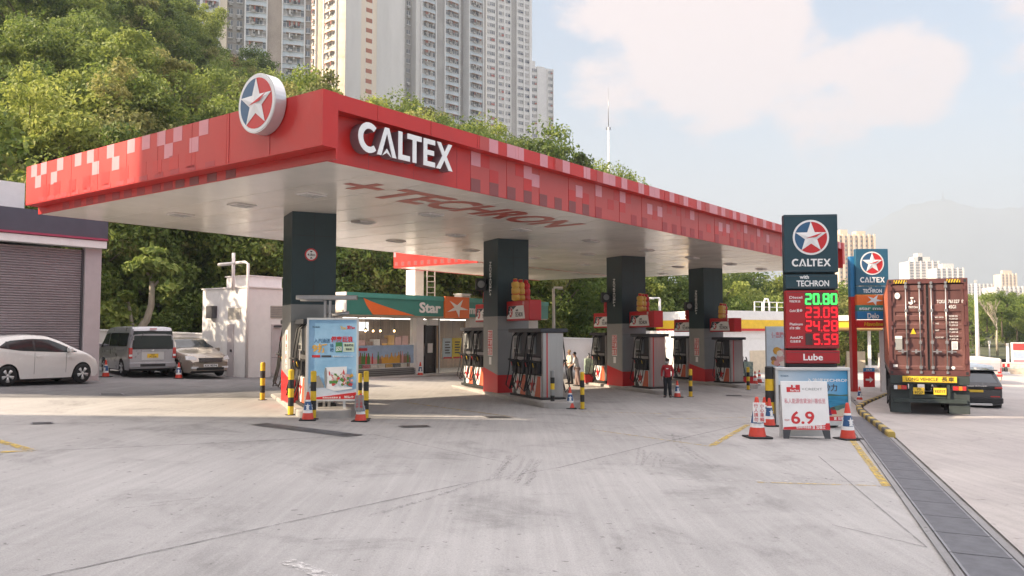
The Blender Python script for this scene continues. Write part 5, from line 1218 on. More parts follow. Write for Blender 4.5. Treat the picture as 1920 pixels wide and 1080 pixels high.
b.M = Matrix.Translation((0, -.024, 0)); b.prism([(pxx(.02), pz(.86)), (pxx(.12), pz(.72)), (pxx(.22), pz(.70)), (pxx(.34), pz(.85))], .003, M['grey'])
b.M = Matrix.Translation((0, -.028, 0)); n = 10
b.prism([(pxx(.36), pz(.60)), (pxx(.33), pz(.66)), (pxx(.34), pz(.80)), (pxx(.37), pz(.86)), (pxx(.56), pz(.90)), (pxx(.92), pz(.87)), (pxx(.92), pz(.855)), (pxx(.80), pz(.84)), (pxx(.80), pz(.59))], .004, PAP); b.prism([(pxx(.33), pz(.66)), (pxx(.345), pz(.61)), (pxx(.37), pz(.605)), (pxx(.385), pz(.66)), (pxx(.39), pz(.80)), (pxx(.37), pz(.86)), (pxx(.34), pz(.80))], -.002, M['grey'])
for k in range(38):
    u = rp.uniform(.44, .92); v = rp.uniform(.68, .83) + (.02 if u > .8 else 0); b.M = Matrix.Translation((pxx(u), -.030 - .0004 * k, pz(v))) @ Matrix.Rotation(rp.uniform(-.7, .7), 4, 'Y'); s_ = rp.uniform(.025, .055); q = rp.random(); m = rp.choice([pc[0], pc[0], pc[1], pc[2], pc[3], pc[2], M['yellow'], pc[4]])
    if q < .4: b.prism([(-s_, 0), (-s_, s_ * 1.4), (s_, s_ * 1.4), (s_, 0)], .002, m)
    elif q < .7: b.prism([(s_ * .8 * math.cos(2 * PI * j / 10), s_ * .8 * math.sin(2 * PI * j / 10)) for j in range(10)], .002, m)
    else: b.prism([(-s_ * .4, 0), (-s_ * .4, s_ * 1.6), (-s_ * .15, s_ * 2), (-s_ * .15, s_ * 2.5), (s_ * .15, s_ * 2.5), (s_ * .15, s_ * 2), (s_ * .4, s_ * 1.6), (s_ * .4, 0)], .002, m)
b.build('printed_goods', pp)
b = MB(); b.M = Matrix.Translation((0, -.030, 0)); b.prism([(pxx(0), pz(1)), (pxx(1), pz(1)), (pxx(1), pz(.915)), (pxx(.45), pz(.955)), (pxx(0), pz(.985))], .012, M['signred']); b.text('加油站會員專享 賞', pxx(.30), pz(.99), .035, M['white'], W_ * .38, .01, .002); b.text('加德士', pxx(.75), pz(.985), .045, M['white'], W_ * .2, .02, .002); b.build('red_footer', pp)

# white price A-board
p, w, h, rz = stand(1466, 1551, 715, 822); rz = -.06
t = thing('sandwich_board', 'white A-board reading 6.9 in red before the tall price sign', 'sandwich board', p, rz)
tl = .16; LEGM = mat('board_foot_dark', (.05, .05, .055), .5)
def leaf(sgn, name):
    b = MB(); b.M = Matrix.Translation((0, 0, h)) @ Matrix.Rotation(tl * sgn, 4, 'X') @ Matrix.Translation((0, 0, -h))
    return b
b = leaf(-1, ''); zb = .19; b.box(-w / 2, w / 2, -.012, .012, zb, h, M['white'], .004); pn = b.build('front_panel', t)
for s in (-1, 1): b = leaf(-1, ''); b.prism([(s * w / 2, zb), (s * (w / 2 - .17), zb), (s * (w / 2 - .12), 0), (s * w / 2, 0)], .02, LEGM); b.build('leg', t)
b = leaf(1, ''); b.box(-w / 2, w / 2, -.012, .012, .01, h, M['white']); b.build('back_panel', t)
b = leaf(-1, ''); b.M = b.M @ Matrix.Translation((0, -.013, 0)); u0 = -w / 2
b.box(u0 + w * .12, u0 + w * .41, -.003, 0, h - .24, h - .13, M['signred']); b.box(u0 + w * .22, u0 + w * .41, -.003, 0, h - .129, h - .08, M['signred']); b.text('賞', u0 + w * .25, h - .14, .055, M['white'], None, .02, .003, y=-.0035); b.text('Fan Fans', u0 + w * .20, h - .225, .05, M['white'], w * .19, .015, .003, y=-.0035); b.text('×CREDIT', u0 + w * .45, h - .20, .055, M['grey'], w * .44, .0, .002)
b.text('私人能源信貸油優惠低至', u0 + w * .06, h - .48, .085, M['pink'], w * .88, .012, .002); b.text('6.9', u0 + w * .18, h - .93, .27, M['signred'], w * .50, .02, .003); b.text('每公升', u0 + w * .04, h - .87, .03, M['signred'], w * .11, .01, .002)
b.M = b.M @ Matrix.Translation((0, -.004, 0)); b.prism([(u0, zb + .005), (u0 + w, zb + .005), (u0 + w, zb + .15), (u0 + w * .92, zb + .15), (u0 + w * .9, zb + .11), (u0 + w * .02, zb + .06)], .003, M['signred']); b.text('會員專享尊貴優惠', u0 + w * .28, zb + .035, .045, M['white'], w * .32, .01, .003); b.text('賞 加德士', u0 + w * .62, zb + .03, .06, M['white'], w * .28, .015, .003); b.build('lettering', pn)

# framed beach poster behind it
p, w, h, rz = stand(1456, 1593, 689, 801); rz = -.05
t = thing('poster_display', 'wide steel framed beach poster behind the white A-board, under the tall price sign', 'poster frame', p, rz)
b = MB(); f = .075
b.box(-w / 2, w / 2, -.06, .12, h - f, h, M['alu'], .01); b.box(-w / 2, -w / 2 + f, -.05, .1, 0, h - f - .002, M['alu']); b.box(w / 2 - f * .7, w / 2, -.05, .1, 0, h - f - .002, M['alu']); b.box(-w / 2 + f, w / 2 - f * .7, -.04, .1, .05, .16, M['alu']); b.build('frame', t)
SKYG = bpy.data.materials.new('printed_sky'); SKYG.use_nodes = True; n = SKYG.node_tree; tcg = n.nodes.new('ShaderNodeTexCoord'); sp_ = n.nodes.new('ShaderNodeSeparateXYZ'); mr = n.nodes.new('ShaderNodeMapRange'); mr.inputs['From Min'].default_value = -w * .35; mr.inputs['From Max'].default_value = w * .45; mxg = n.nodes.new('ShaderNodeMix'); mxg.data_type = 'RGBA'; mxg.inputs[6].default_value = (.52, .62, .70, 1); mxg.inputs[7].default_value = (.05, .30, .56, 1)
n.links.new(tcg.outputs['Object'], sp_.inputs[0]); n.links.new(sp_.outputs['X'], mr.inputs['Value']); n.links.new(mr.outputs['Result'], mxg.inputs[0]); n.links.new(mxg.outputs[2], n.nodes['Principled BSDF'].inputs['Base Color']); n.nodes['Principled BSDF'].inputs['Roughness'].default_value = .25
b = MB(); b.box(-w / 2 + f, w / 2 - f * .7, 0, .03, .161, h - f - .003, SKYG); pp = b.build('poster', t)
xl, xr = -w / 2 + f, w / 2 - f * .7; b = MB(); b.M = Matrix.Translation((0, -.004, 0))
SEA = mat('printed_sea', (.02, .20, .36), .3, var=.35, scale=4, stretch=(.5, 1, 4)); SAND = mat('printed_sand', (.56, .47, .36), .4, var=.12); HILLP = mat('printed_hill', (.06, .14, .12), .5, var=.3, scale=6)
z_ = h * .52; b.prism([(xl, z_ - .30), (xr, z_ - .30), (xr, z_), (xl, z_)], .003, SEA); b.prism([(xl, z_ + .001), (xr, z_ + .001), (xr, z_ + .05), (xr - .2, z_ + .03), (xr - .45, z_ + .06), (xr - .8, z_ + .03), (xl, z_ + .05)], .003, HILLP); b.prism([(xl, .165), (xr, .165), (xr, z_ - .30), (xl, z_ - .301)], .003, SAND); b.prism([(xl, .3), (xl + .16, .4), (xl + .2, z_ + .2), (xl + .1, z_ + .28), (xl, z_ + .28)], -.002, mat('printed_rock', (.09, .085, .08), .6, var=.4, scale=9))
b.build('printed_beach', pp); b = MB(); b.M = Matrix.Translation((0, -.006, 0)); b.prism([(xr - .56, z_ - .32), (xr - .20, z_ - .22), (xr, z_ - .18), (xr, z_ - .24), (xr - .25, z_ - .36)], .004, HILLP); b.prism([(xr - .5, .33), (xr - .44, .48), (xr - .36, .52), (xr - .30, .44), (xr - .28, .33)], .004, M['signred']); b.prism([(xr - .6, .30), (xr - .58, .50), (xr - .50, .62), (xr - .45, .50), (xr - .40, .3)], .003, mat('printed_purple', (.10, .05, .20), .5)); b.box(xr - .62, xr, 0, .004, .165, .27, M['signred']); b.text('賞 加德士', xr - .36, .19, .06, M['white'], .33, .015, .003); b.build('printed_car', pp)
b = MB(); b.text('TECHRON', xl + .06, h - .24, .05, M['blue'], .2, .01, .002, y=-.001); b.text('入油送TECHRON', xl + .72, h - .36, .075, M['white'], 1.05, .012, .002, y=-.001); b.text('動力', xr - .60, h - .58, .14, M['dgrey'], .34, .02, .002, y=-.001); b.build('lettering', pp)

# seven-segment digits
SEGS = {'0': 'abcdef', '1': 'bc', '2': 'abged', '3': 'abgcd', '4': 'fgbc', '5': 'afgcd', '6': 'afgedc', '8': 'abcdefg', '9': 'abcdfg'}
def digits(b, s, x, z, w, h, m, y):
    th = h * .155; sk = .0
    for ch in s:
        if ch == '.': b.box(x - w * .02, x + w * .16, y - .004, y, z, z + th, m); x += w * .30; continue
        q = w * .86
        R_ = dict(a=(th * .4, q - th * .4, h - th, h), g=(th * .4, q - th * .4, h / 2 - th / 2, h / 2 + th / 2), d=(th * .4, q - th * .4, 0, th), f=(0, th, h / 2 + .006, h - th * .5), b=(q - th, q, h / 2 + .006, h - th * .5), e=(0, th, th * .5, h / 2 - .006), c=(q - th, q, th * .5, h / 2 - .006))
        for k in SEGS.get(ch, ''): r = R_[k]; b.box(x + r[0], x + r[1], y - .004 - (.001 if k in 'agd' else 0), y, z + r[2], z + r[3], m)
        x += w
LG = mat('led_green', (.05, .5, .08), .4, var=0, emit=(.05, 1.0, .12), estr=.5); LR = mat('led_red', (.5, .01, .02), .4, var=0, emit=(1.0, .01, .02), estr=.30); LOFF = mat('led_off', (.06, .03, .03), .3)
# tall price sign
p = gp(1522, 806); Y = p.y + .85; w = 98 / F * Y; p = gx(1521, Y)
def zpy(py, px=1521, Y=Y): return at(px, py, Y).z - p.z
t = thing('price_sign', 'tall dark teal and red price sign with green and red lit digits', 'price sign', p, -.10)
b = MB(); b.box(-w / 2 + .05, w / 2 - .02, .14, .34, 0, zpy(430), M['tealpost']); b.box(-w / 2 + .07, w / 2 - .05, .05, .139, 0, zpy(683), M['dgrey']); b.build('mast', t)
def panel(y0, y1, m, name, ins=.0, fr=True):
    z1, z0 = zpy(y0), zpy(y1); b = MB(); b.box(-w / 2 + ins, w / 2 - ins, -.10, .138, z0, z1, m, .012)
    o = b.build(name, t)
    if fr: b = MB(); b.box(-w / 2 + ins + .03, w / 2 - ins - .03, -.104, -.0995, z1 - .05, z1 - .04, M['dgrey']); b.box(-w / 2 + ins + .03, w / 2 - ins - .03, -.104, -.0995, z0 + .03, z0 + .04, M['dgrey']); b.build('panel_trim', o)
    return o, z0, z1
o, z0, z1 = panel(403, 511, M['teal'], 'emblem_panel'); rz_ = 33 / F * Y; zc = zpy(446); e = emblem(o, (.0, -.112, zc), rz_, .012)
b = MB(); b.M = xf((0, -.10, 0)); caltex(b, -w * .36, zpy(500), zpy(486) - zpy(500), WGLOW, w * .72, .012); b.build('lettering', o)
o, z0, z1 = panel(515, 542, M['teal'], 'techron_panel', .02); b = MB(); b.text('with', -w * .22, zpy(523), .10, WGLOW, w * .17, .02, .006, y=-.10); b.text('TECHRON', -w * .28, zpy(537), zpy(526) - zpy(537), WGLOW, w * .60, .02, .006, y=-.10); b.build('lettering', o)
PR_ = mat('price_panel_red', (.36, .012, .018), .35, var=.05)
o, z0, z1 = panel(545, 653, PR_, 'price_panel', .02)
rows = [(561, 'Diesel', '特配柴油', '20.80', LG), (586, 'Gold 黃金', '', '23.09', LR), (611, 'Platinum', '白金', '24.28', LR), (636, 'AutoLPG', '石油氣車', '5.59', LR)]
for (py, a_, c_, v, m) in rows:
    hh = zpy(py - 10.5) - zpy(py + 10.5); zb = zpy(py + 10.5); wd = w * .143; xs = w * .485 - wd * (4.3) if len(v) == 5 else w * .485 - wd * 3.3
    b = MB(); b.box(-w * .14, w * .47, -.1035, -.1, zb - .015, zb + hh + .015, mat('led_housing', (.20, .01, .014), .4) if m is LR else mat('led_housing_dark', (.10, .06, .05), .4)); hs = b.build('digit_housing', o)
    b = MB()
    if len(v) == 4: b.box(xs - wd, xs - wd * .14, -.1065, -.1037, zb, zb + hh, LOFF)
    digits(b, v, xs, zb, wd, hh, m, -.1037); b.build('lit_digits', o)
    b = MB(); b.text(a_, -w * .42, zpy(py - 1), .065, M['white'], w * .24, .012, .004, y=-.1); 
    if c_: b.text(c_, -w * .42, zpy(py + 6), .05, M['white'], w * .2, .008, .004, y=-.1)
    b.build('lettering', o)
o, z0, z1 = panel(657, 681, PR_, 'lube_panel', .01); b = MB(); b.text('Lube', 0, zpy(675), zpy(663) - zpy(675), WGLOW, w * .36, .02, .006, 'c', y=-.10); b.build('lettering', o)
# second price sign farther along the road
Y2 = 37.0; p2_ = gx(1635, Y2); w = 60 / F * Y2
def zq(py): return at(1635, py, Y2).z - p2_.z
t = thing('price_sign', 'second tall sign with orange starfish panel, between the price digits and the truck', 'price sign', p2_, -.02)
b = MB(); b.box(-w / 2 - .16, -w / 2 + .06, .10, .42, zq(556), zq(480), M['paleblue']); b.box(-w / 2 - .16, -w / 2 + .06, .10, .42, 0, zq(556) - .003, M['red']); b.box(w / 2 - .3, w / 2 - .1, .15, .3, 0, zq(620), M['offwhite']); b.build('mast', t)
def pan2(y0, y1, m, nm): b = MB(); b.box(-w / 2, w / 2, -.12, .14, zq(y1) + .004, zq(y0), m, .01); return b.build(nm, t)
T2B = mat('sign_teal_blue', (.02, .10, .17), .4, var=.06)
o = pan2(467, 536, T2B, 'emblem_panel'); emblem(o, (0, -.135, zq(494)), 22 / F * Y2, .012); b = MB(); b.M = xf((0, -.12, 0)); caltex(b, -w * .38, zq(530), zq(520) - zq(530), WGLOW, w * .76, .012); b.build('lettering', o)
o = pan2(537, 552, T2B, 'techron_panel'); b = MB(); b.text('TECHRON', -w * .3, zq(549), zq(542) - zq(549), WGLOW, w * .58, .02, .006, y=-.12); b.text('with', -w * .12, zq(541.5), .06, WGLOW, None, .02, .006, y=-.12); b.build('lettering', o)
o = pan2(553, 572, M['orange'], 'star_panel'); b = MB(); b.M = Matrix.Translation((w * .04, -.132, zq(563))); b.prism([(q_[0] * 1.5, q_[1]) for q_ in star_pts(.25, .085, 66)], .01, WGLOW); b.build('star', o)
o = pan2(572.5, 583, M['green'], 'shop_panel'); b = MB(); b.text('star mart', 0, zq(581), zq(575) - zq(581), WGLOW, w * .86, .03, .006, 'c', y=-.12); b.build('lettering', o)
o = pan2(583.5, 599, M['paleblue'], 'oil_panel'); b = MB(); b.text('Delo', 0, zq(597), zq(587) - zq(597), WGLOW, w * .36, .03, .006, 'c', y=-.12); b.build('lettering', o)
o = pan2(600, 615, M['signred'], 'oil_panel'); b = MB(); b.text('Havoline', 0, zq(611), zq(604) - zq(611), M['yellow'], w * .58, .03, .006, 'c', y=-.12, shear=.2); b.build('lettering', o)
# way-out sign
p = gx(1627, 41); t = thing('arrow_sign', 'small red sign with a white arrow under the second price sign', 'sign', p, 0); z0, z1 = at(1627, 727, 41).z - p.z, at(1627, 697, 41).z - p.z
b = MB(); b.box(-.27, .27, 0, .05, z0, z1, M['signred']); b.box(-.27, .27, 0, .05, z1 + .002, z1 + .18, M['paleblue']); b.build('sign_face', t)
b = MB(); b.M = Matrix.Translation((0, -.006, (z0 + z1) / 2)); b.prism([(-.18, -.05), (.02, -.05), (.02, -.15), (.19, 0), (.02, .15), (.02, .05), (-.18, .05)], .005, M['white']); b.text('OUT', 0, (z1 - z0) / 2 + .04, .09, M['white'], .3, .02, .004, 'c', y=.004); b.build('lettering', t); b = MB(); b.box(-.04, .04, .05, .1, 0, z0 + .2, M['grey']); b.build('post', t)
# far banner, bins with posters
p, w, h, rz = stand(1437, 1484, 612, 700, 46); t = thing('banner_board', 'tall pale blue grocery banner left of the tall price sign', 'banner', p, -.2); zb = at(1460, 690, 46).z - p.z
b = MB(); b.box(-w / 2 - .06, -w / 2, 0, .06, -.0, h, M['grey']); b.box(w / 2, w / 2 + .06, 0, .06, 0, h, M['grey']); b.build('frame', t); b = MB(); b.box(-w / 2, w / 2, .01, .03, zb, h, mat('banner_pale_blue', (.55, .66, .74), .5, var=.1)); bo = b.build('banner', t); rp = random.Random(2); b = MB()
for k in range(16): b.M = Matrix.Translation((-w / 2 + .2 + (w - .4) * rp.random(), .004 - .0005 * k, zb + .15 + rp.random() * .8)); s_ = rp.uniform(.1, .22); b.prism([(s_ * math.cos(2 * PI * j / 8), s_ * math.sin(2 * PI * j / 8)) for j in range(8)], .003, rp.choice(pc))
b.M = Matrix.Translation((0, .008, 0)); b.text('優惠購物', -w * .3, h - .6, .25, M['pink'], w * .6, .02, .003); b.box(w * .18, w * .48, -.003, 0, zb + 1.4, zb + 1.75, M['orange']); b.build('printed_goods', bo)
def bin_(px0, px1, yt, yb, Y, label):
    p = gx((px0 + px1) / 2, Y); w = (px1 - px0) / F * Y; h = at((px0 + px1) / 2, yt, Y).z - p.z; t = thing('squeegee_bin', label, 'bin', p, .1, 'poster covered service bins')
    b = MB(); b.box(-w / 2, w / 2, -.2, .2, .05, h * .38, M['signred'], .01); b.build('lower_body', t); b = MB(); b.box(-w / 2, w / 2, -.2, .2, h * .42, h, mat('bin_poster_blue', (.16, .34, .42), .5, var=.5, scale=7, hue=(.35, .40, .30)), .01); b.box(-w / 2 - .01, w / 2 + .01, -.21, .21, h * .38 + .002, h * .42 - .002, M['dgrey']); b.build('upper_body', t); b = MB(); b.tube([(0, 0, h), (.05, 0, h + .1), (.02, .05, h + .22)], .03, M['black'], 6); b.lathe([(.09, h), (.08, h + .09)], M['grey'], 10); b.build('squeegee', t)
bin_(1386, 1408, 678, 722, 40.2, 'poster covered bin with a red foot right of the fourth dispenser'); bin_(1236, 1247, 680, 735, 33.2, 'poster covered bin behind the attendant at the third island'); bin_(1096, 1110, 672, 722, 36.9, 'bin with a pale blue top beside the two standing men')
# lamp posts and masts along the road
def lamp_post(px, Y, ytop, label, arm, r=.07):
    p = gx(px, Y); h = at(px, ytop, Y).z - p.z; t = thing('lamp_post', label, 'lamp post', p); b = MB(); b.tube([(0, 0, 0), (0, 0, h * .5), (0, 0, h)], [r * 1.3, r, r * .8], M['offwhite'], 8); b.build('pole', t); b = MB()
    if arm: b.box(min(0, arm), max(0, arm), -.08, .08, h, h + .1, M['white'], .02); b.box(arm * .45, arm * 1.0, -.1, .1, h - .05, h - .001, M['alu'])
    else: b.box(-.12, .12, -.1, .1, h, h + .35, M['alu'], .02)
    b.build('lamp_head', t)
lamp_post(1038, 46, 541, 'white lamp post with a short arm between the second and third columns', .5, .09); lamp_post(1831, 78, 532, 'tall pale lamp post just right of the container', 0, .16); lamp_post(1887, 88, 650, 'short pale post on the right before the wooded bank', 0, .16); lamp_post(1853, 95, 645, 'thin pale post among the vehicles right of the truck', 0, .08)
lamp_post(1237, 62, 560, 'white lamp post behind the third column', -.9, .11)
# white and red billboard at the right edge
p = gx(1908, 80); t = thing('road_sign', 'white sign board with red and blue panels at the right edge', 'sign', p, -.2); z0, z1 = at(1908, 690, 80).z - p.z, at(1908, 642, 80).z - p.z
b = MB(); b.box(-.65, 1.6, 0, .15, z0 - .9, z1, M['white']); b.build('sign_face', t); b = MB(); b.box(-.5, 1.5, -.01, -.001, z1 - .75, z1 - .1, M['redl']); b.box(-.5, 1.5, -.01, -.001, z1 - 1.5, z1 - .85, mat('sign_pale_blue', (.40, .48, .62), .5)); b.box(-.5, 1.5, -.01, -.001, z1 - 2.2, z1 - 1.65, M['pink']); b.build('sign_panel', t)
for x in (-.5, 1.3): b = MB(); b.box(x, x + .15, .02, .14, 0, z0 - .901, M['white']); b.build('post', t)
# white railings beyond the road and a wall on the far bank
t = thing('roadside_wall', 'low cream wall with a pale mural at the far right edge', 'wall', gx(1876, 72), -.35); b = MB(); b.box(0, 9, 0, .3, -.2, 1.0, mat('roadside_cream', (.60, .50, .40), .8, var=.1)); b.box(0, 9, -.02, -.001, .55, .9, mat('roadside_mural', (.40, .46, .44), .8, var=.4, scale=3)); b.build('wall_face', t); b = MB(); b.box(-.02, 9, -.03, .33, 1.002, 1.08, M['offwhite']); b.build('coping', t)
# ------------------------------------------------------------------ vehicles
def lerp_tab(tab, s):
    if s <= tab[0][0]: return tab[0][1]
    for (a, va), (c, vc) in zip(tab, tab[1:]):
        if s <= c: return va + (vc - va) * (s - a) / (c - a) if c > a else vc
    return tab[-1][1]
def smooth_tab(tab, s, r=.09):
    return (lerp_tab(tab, s - r) + 2 * lerp_tab(tab, s) + lerp_tab(tab, s + r)) / 4
PLATEL = M['black']
def car(root, spec):
    """spec: L, W, top profile, belt height, sill, wheels; local +y is forward, wheels on z=0"""
    L, Wd = spec['L'], spec['W']; sill = spec['sill']; wh = spec['wheels']; r = spec['r']; paint = spec['paint']; top = spec['top']; belt = spec['belt']; tum = spec.get('tumble', .16); pk = spec.get('round', (.10, .16)); pn = spec.get('pow', 7)
    st = sorted(set([round(-L / 2 + L * i / 60, 3) for i in range(61)] + [round(w + r * 1.14 * math.cos(PI * k / 10), 3) for w in wh for k in range(11)] + [round(q, 3) for q in spec.get('stations', [])]))
    st = [s for i, s in enumerate(st) if i == 0 or s - st[i - 1] > .006]
    def plan(s):
        u = abs(2 * s / L); k = pk[1] if s > 0 else pk[0]; return 1 - k * u ** pn - .015 * u ** 2
    def ztop(s): return smooth_tab(top, s, spec.get('smooth', .08))
    def zbelt(s): return min(lerp_tab(belt, s), ztop(s) - .03)
    def zlo(s):
        z = sill + (.06 if abs(s) > L / 2 - .12 else 0)
        for w in wh:
            d = abs(s - w)
            if d < r * 1.15: z = max(z, r + math.sqrt(max(0, (r * 1.15) ** 2 - d * d)) - .0)
        return z
    def hw(s, z):
        p = plan(s) * Wd / 2; zb = zbelt(s); zt = ztop(s)
        if z <= zb:
            u = (z - sill) / max(.05, zb - sill); return p * (1 - .045 * (1 - u) ** 2 * (1 if u < .5 else 1) - .02 * max(0, u - .6))
        u = (z - zb) / max(.02, zt - zb); full = max(0.0, min(1.0, (zt - zb) / .35)); return p * (1 - .008) - tum * u * full * (0.75 + .25 * u)
    rows = 7; prof = []
    for s in st:
        lo, zb, zt = min(zlo(s), zbelt(s) - .02), zbelt(s), ztop(s); P = []
        for k in range(rows): z = lo + (zb - lo) * k / (rows - 1); P.append((hw(s, z), z))
        for k in (1, 2, 3): z = zb + (zt - .035 - zb) * k / 3; P.append((hw(s, z), z))
        e = hw(s, zt - .035); P.append((e - .045, zt - .006)); P.append((e * .62, zt + .016)); P.append((0, zt + .022))
        prof.append(P)
    n = len(prof[0]); vs = []; fs = []
    for s, P in zip(st, prof): vs += [(p[0], s, p[1]) for p in P] + [(-p[0], s, p[1]) for p in P[:-1][::-1]]
    m = 2 * n - 1; b = MB()
    for i in range(len(st) - 1):
        for k in range(m - 1): fs.append([i * m + k, i * m + k + 1, (i + 1) * m + k + 1, (i + 1) * m + k])
    b.add(vs, fs, paint, True)
    for i in (0, len(st) - 1): 
        f = [i * m + k for k in range(m)]; b.add([vs[j] for j in f], [list(range(m))[::-1] if i else list(range(m))], paint)
    b.build('body', root)
    b = MB(); b.box(-Wd * .40, Wd * .40, -L / 2 + .38, L / 2 - .42, sill * .8, sill + .22, M['black'])
    for w in wh: b.box(-Wd * .425, Wd * .425, w - r * 1.12, w + r * 1.12, sill * .9, r * 2.05, M['black'])
    b.build('underbody', root)
    # wheels
    for w in wh:
        for s in (-1, 1):
            t = MB(); t.M = Matrix.Translation((s * (Wd / 2 - .115), w, r)) @ Matrix.Rotation(s * PI / 2, 4, 'Y')
            t.lathe([(r * .62, .085), (r * .9, .10), (r * .99, .06), (r, 0), (r * .99, -.06), (r * .9, -.09), (r * .5, -.09)], M['rubber'], 28); ty_ = t.build('wheel', root)
            t = MB(); t.M = Matrix.Translation((s * (Wd / 2 - .115), w, r)) @ Matrix.Rotation(s * PI / 2, 4, 'Y'); R0 = r * .66
            t.lathe([(R0, .092), (R0 * .93, .10), (R0 * .90, .05), (.05, .04)], spec.get('rimback', M['dgrey']), 24, cap=False)
            ns = spec.get('spokes', 5)
            for q in range(ns):
                a = 2 * PI * q / ns
                for da in ((-.13, .13) if ns <= 5 else (0,)):
                    c1 = (R0 * .2 * math.cos(a), R0 * .2 * math.sin(a), .075); c2 = (R0 * .95 * math.cos(a + da), R0 * .95 * math.sin(a + da), .088); t.tube([c1, c2], [.028, .034], M['alu'], 5)
            t.lathe([(.001, .10), (.055, .095), (.06, .06)], M['alu'], 12, cap=False); t.build('rim', ty_)
    # side glass: polygons given as (s, z) upper and lower edge tables
    for nm, (lo, hi) in spec['glass'].items():
        s0, s1 = max(lo[0][0], hi[0][0]), min(lo[-1][0], hi[-1][0]); N = 14
        for sd in (-1, 1):
            b = MB(); A = []; B = []
            for k in range(N + 1):
                s = s0 + (s1 - s0) * k / N; z0, z1 = lerp_tab(lo, s), lerp_tab(hi, s); zz = [z0 + (z1 - z0) * q / 4 for q in range(5)]; A.append([(sd * (hw(s, z) + .006), s, z) for z in zz])
            vs = [p for a in A for p in a]; b.add(vs, [(k * 5 + q, k * 5 + q + 1, (k + 1) * 5 + q + 1, (k + 1) * 5 + q) for k in range(N) for q in range(4)], M['glass'], True); sw = b.build('side_window', root)
            for sp_ in spec.get('pillars', {}).get(nm, []):
                b = MB(); z0, z1 = lerp_tab(lo, sp_), lerp_tab(hi, sp_); vs = [(sd * (hw(sp_ + d, z) + .010), sp_ + d, z) for z in (z0, (z0 + z1) / 2, z1) for d in (-.035, .035)]; b.add(vs, [(0, 1, 3, 2), (2, 3, 5, 4)], M['black']); b.build('window_pillar', sw)
    for nm, (sa, sb, f0, f1) in spec.get('screens', {}).items():      # windscreens lying on the top surface
        b = MB(); N = 10; A = []
        for k in range(N + 1):
            s = sa + (sb - sa) * k / N; fr = f0 + (f1 - f0) * k / N; e = hw(s, ztop(s) - .035) * fr
            A.append([(e * q / 4, s, ztop(s) + .029 - .012 * (abs(q) / 4) ** 2) for q in range(-4, 5)])
        vs = [p for a in A for p in a]; b.add(vs, [(k * 9 + q, k * 9 + q + 1, (k + 1) * 9 + q + 1, (k + 1) * 9 + q) for k in range(N) for q in range(8)], M['glass'], True); b.build(nm, root)
    for s_, z_ in spec.get('mirrors', []):
        for sd in (-1, 1):
            b = MB(); x = hw(s_, z_) ; b.box(*sorted((sd * (x + .03), sd * (x + .23))), s_ - .06, s_ + .08, z_ - .02, z_ + .13, paint, .03); b.box(*sorted((sd * (x - .03), sd * (x + .05))), s_ - .02, s_ + .03, z_ - .03, z_ + .03, M['black']); b.build('mirror', root)
    for s_, z0, z1 in spec.get('seams', []):
        b = MB()
        for sd in (-1, 1):
            zz = [z0 + (z1 - z0) * q / 6 for q in range(7)]
            vs = [(sd * (hw(s_, z) + .0025), s_ - .006, z) for z in zz] + [(sd * (hw(s_, z) + .0025), s_ + .006, z) for z in zz]; b.add(vs, [(q, q + 1, q + 8, q + 7) for q in range(6)], M['dgrey'])
            b.box(*sorted((sd * (hw(s_, z1 - .12) + .0), sd * (hw(s_, z1 - .12) + .03))), s_ + .06, s_ + .22, z1 - .14, z1 - .11, paint)
        b.build('door_seam', root)
    return hw, ztop
def heading(theta): return -math.radians(theta)
# white hatchback
WP_ = mat('car_paint_white', (.74, .73, .71), .25, var=.03, coat=.6)
rw = gp(13, 725); th = 33; fw = Vector((math.sin(math.radians(th)), math.cos(math.radians(th)), 0)); c = rw + fw * 1.14 + Vector((-math.cos(math.radians(th)), math.sin(math.radians(th)), 0)) * .80; c.z = G(c.x)
t = thing('parked_hatchback', 'white hatchback parked side on before the grey roller shutter', 'car', c, heading(th)); t.scale = (1, .90, 1)
tilt_ = lambda o: None
hw, zt_ = car(t, dict(pillars=dict(a=[-.42, .72, -1.28]), L=3.98, W=1.70, sill=.20, wheels=(-1.265, 1.265), r=.31, paint=WP_, spokes=5, rimback=M['black'], tumble=.22, round=(.12, .30), pow=6, smooth=.12,
  top=[(-1.99, .95), (-1.93, 1.10), (-1.65, 1.38), (-1.2, 1.49), (-.5, 1.53), (.1, 1.49), (.62, 1.32), (1.05, 1.10), (1.35, .99), (1.75, .84), (1.93, .66), (1.99, .52)], belt=[(-2, 1.10), (-1.2, 1.06), (0, .99), (1.0, .92), (1.4, .90), (2, .6)],
  glass=dict(a=([(-1.52, 1.14), (-.9, 1.05), (0, 1.01), (.6, .985), (1.05, .985)], [(-1.52, 1.19), (-1.25, 1.35), (-.5, 1.41), (.1, 1.39), (.62, 1.21), (1.05, 1.0)])), screens=dict(windscreen=(.22, 1.02, .9, .88), rear_window=(-1.86, -1.52, .78, .8)), mirrors=[(.72, 1.0)], seams=[(-.42, .34, .99), (.66, .36, .94)]))
b = MB(); 
for s in (-1, 1): x = s * .66; b.add([(s * (hw(1.55, .78) + .006), 1.55, .80), (s * (hw(1.62, .70) + .006), 1.62, .68), (s * (hw(1.86, .66) + .008), 1.86, .64), (s * (hw(1.86, .70) + .008), 1.84, .74), (s * (hw(1.7, .78) + .006), 1.66, .82)], [(0, 1, 2, 3, 4)], M['lampclr'])
b.build('headlight', t); b = MB()
for s in (-1, 1): b.add([(s * (hw(-1.86, z) + .006), y, z) for y, z in ((-1.90, .80), (-1.72, .82), (-1.66, .98), (-1.88, 1.0))], [(0, 1, 2, 3)], M['lampred'])
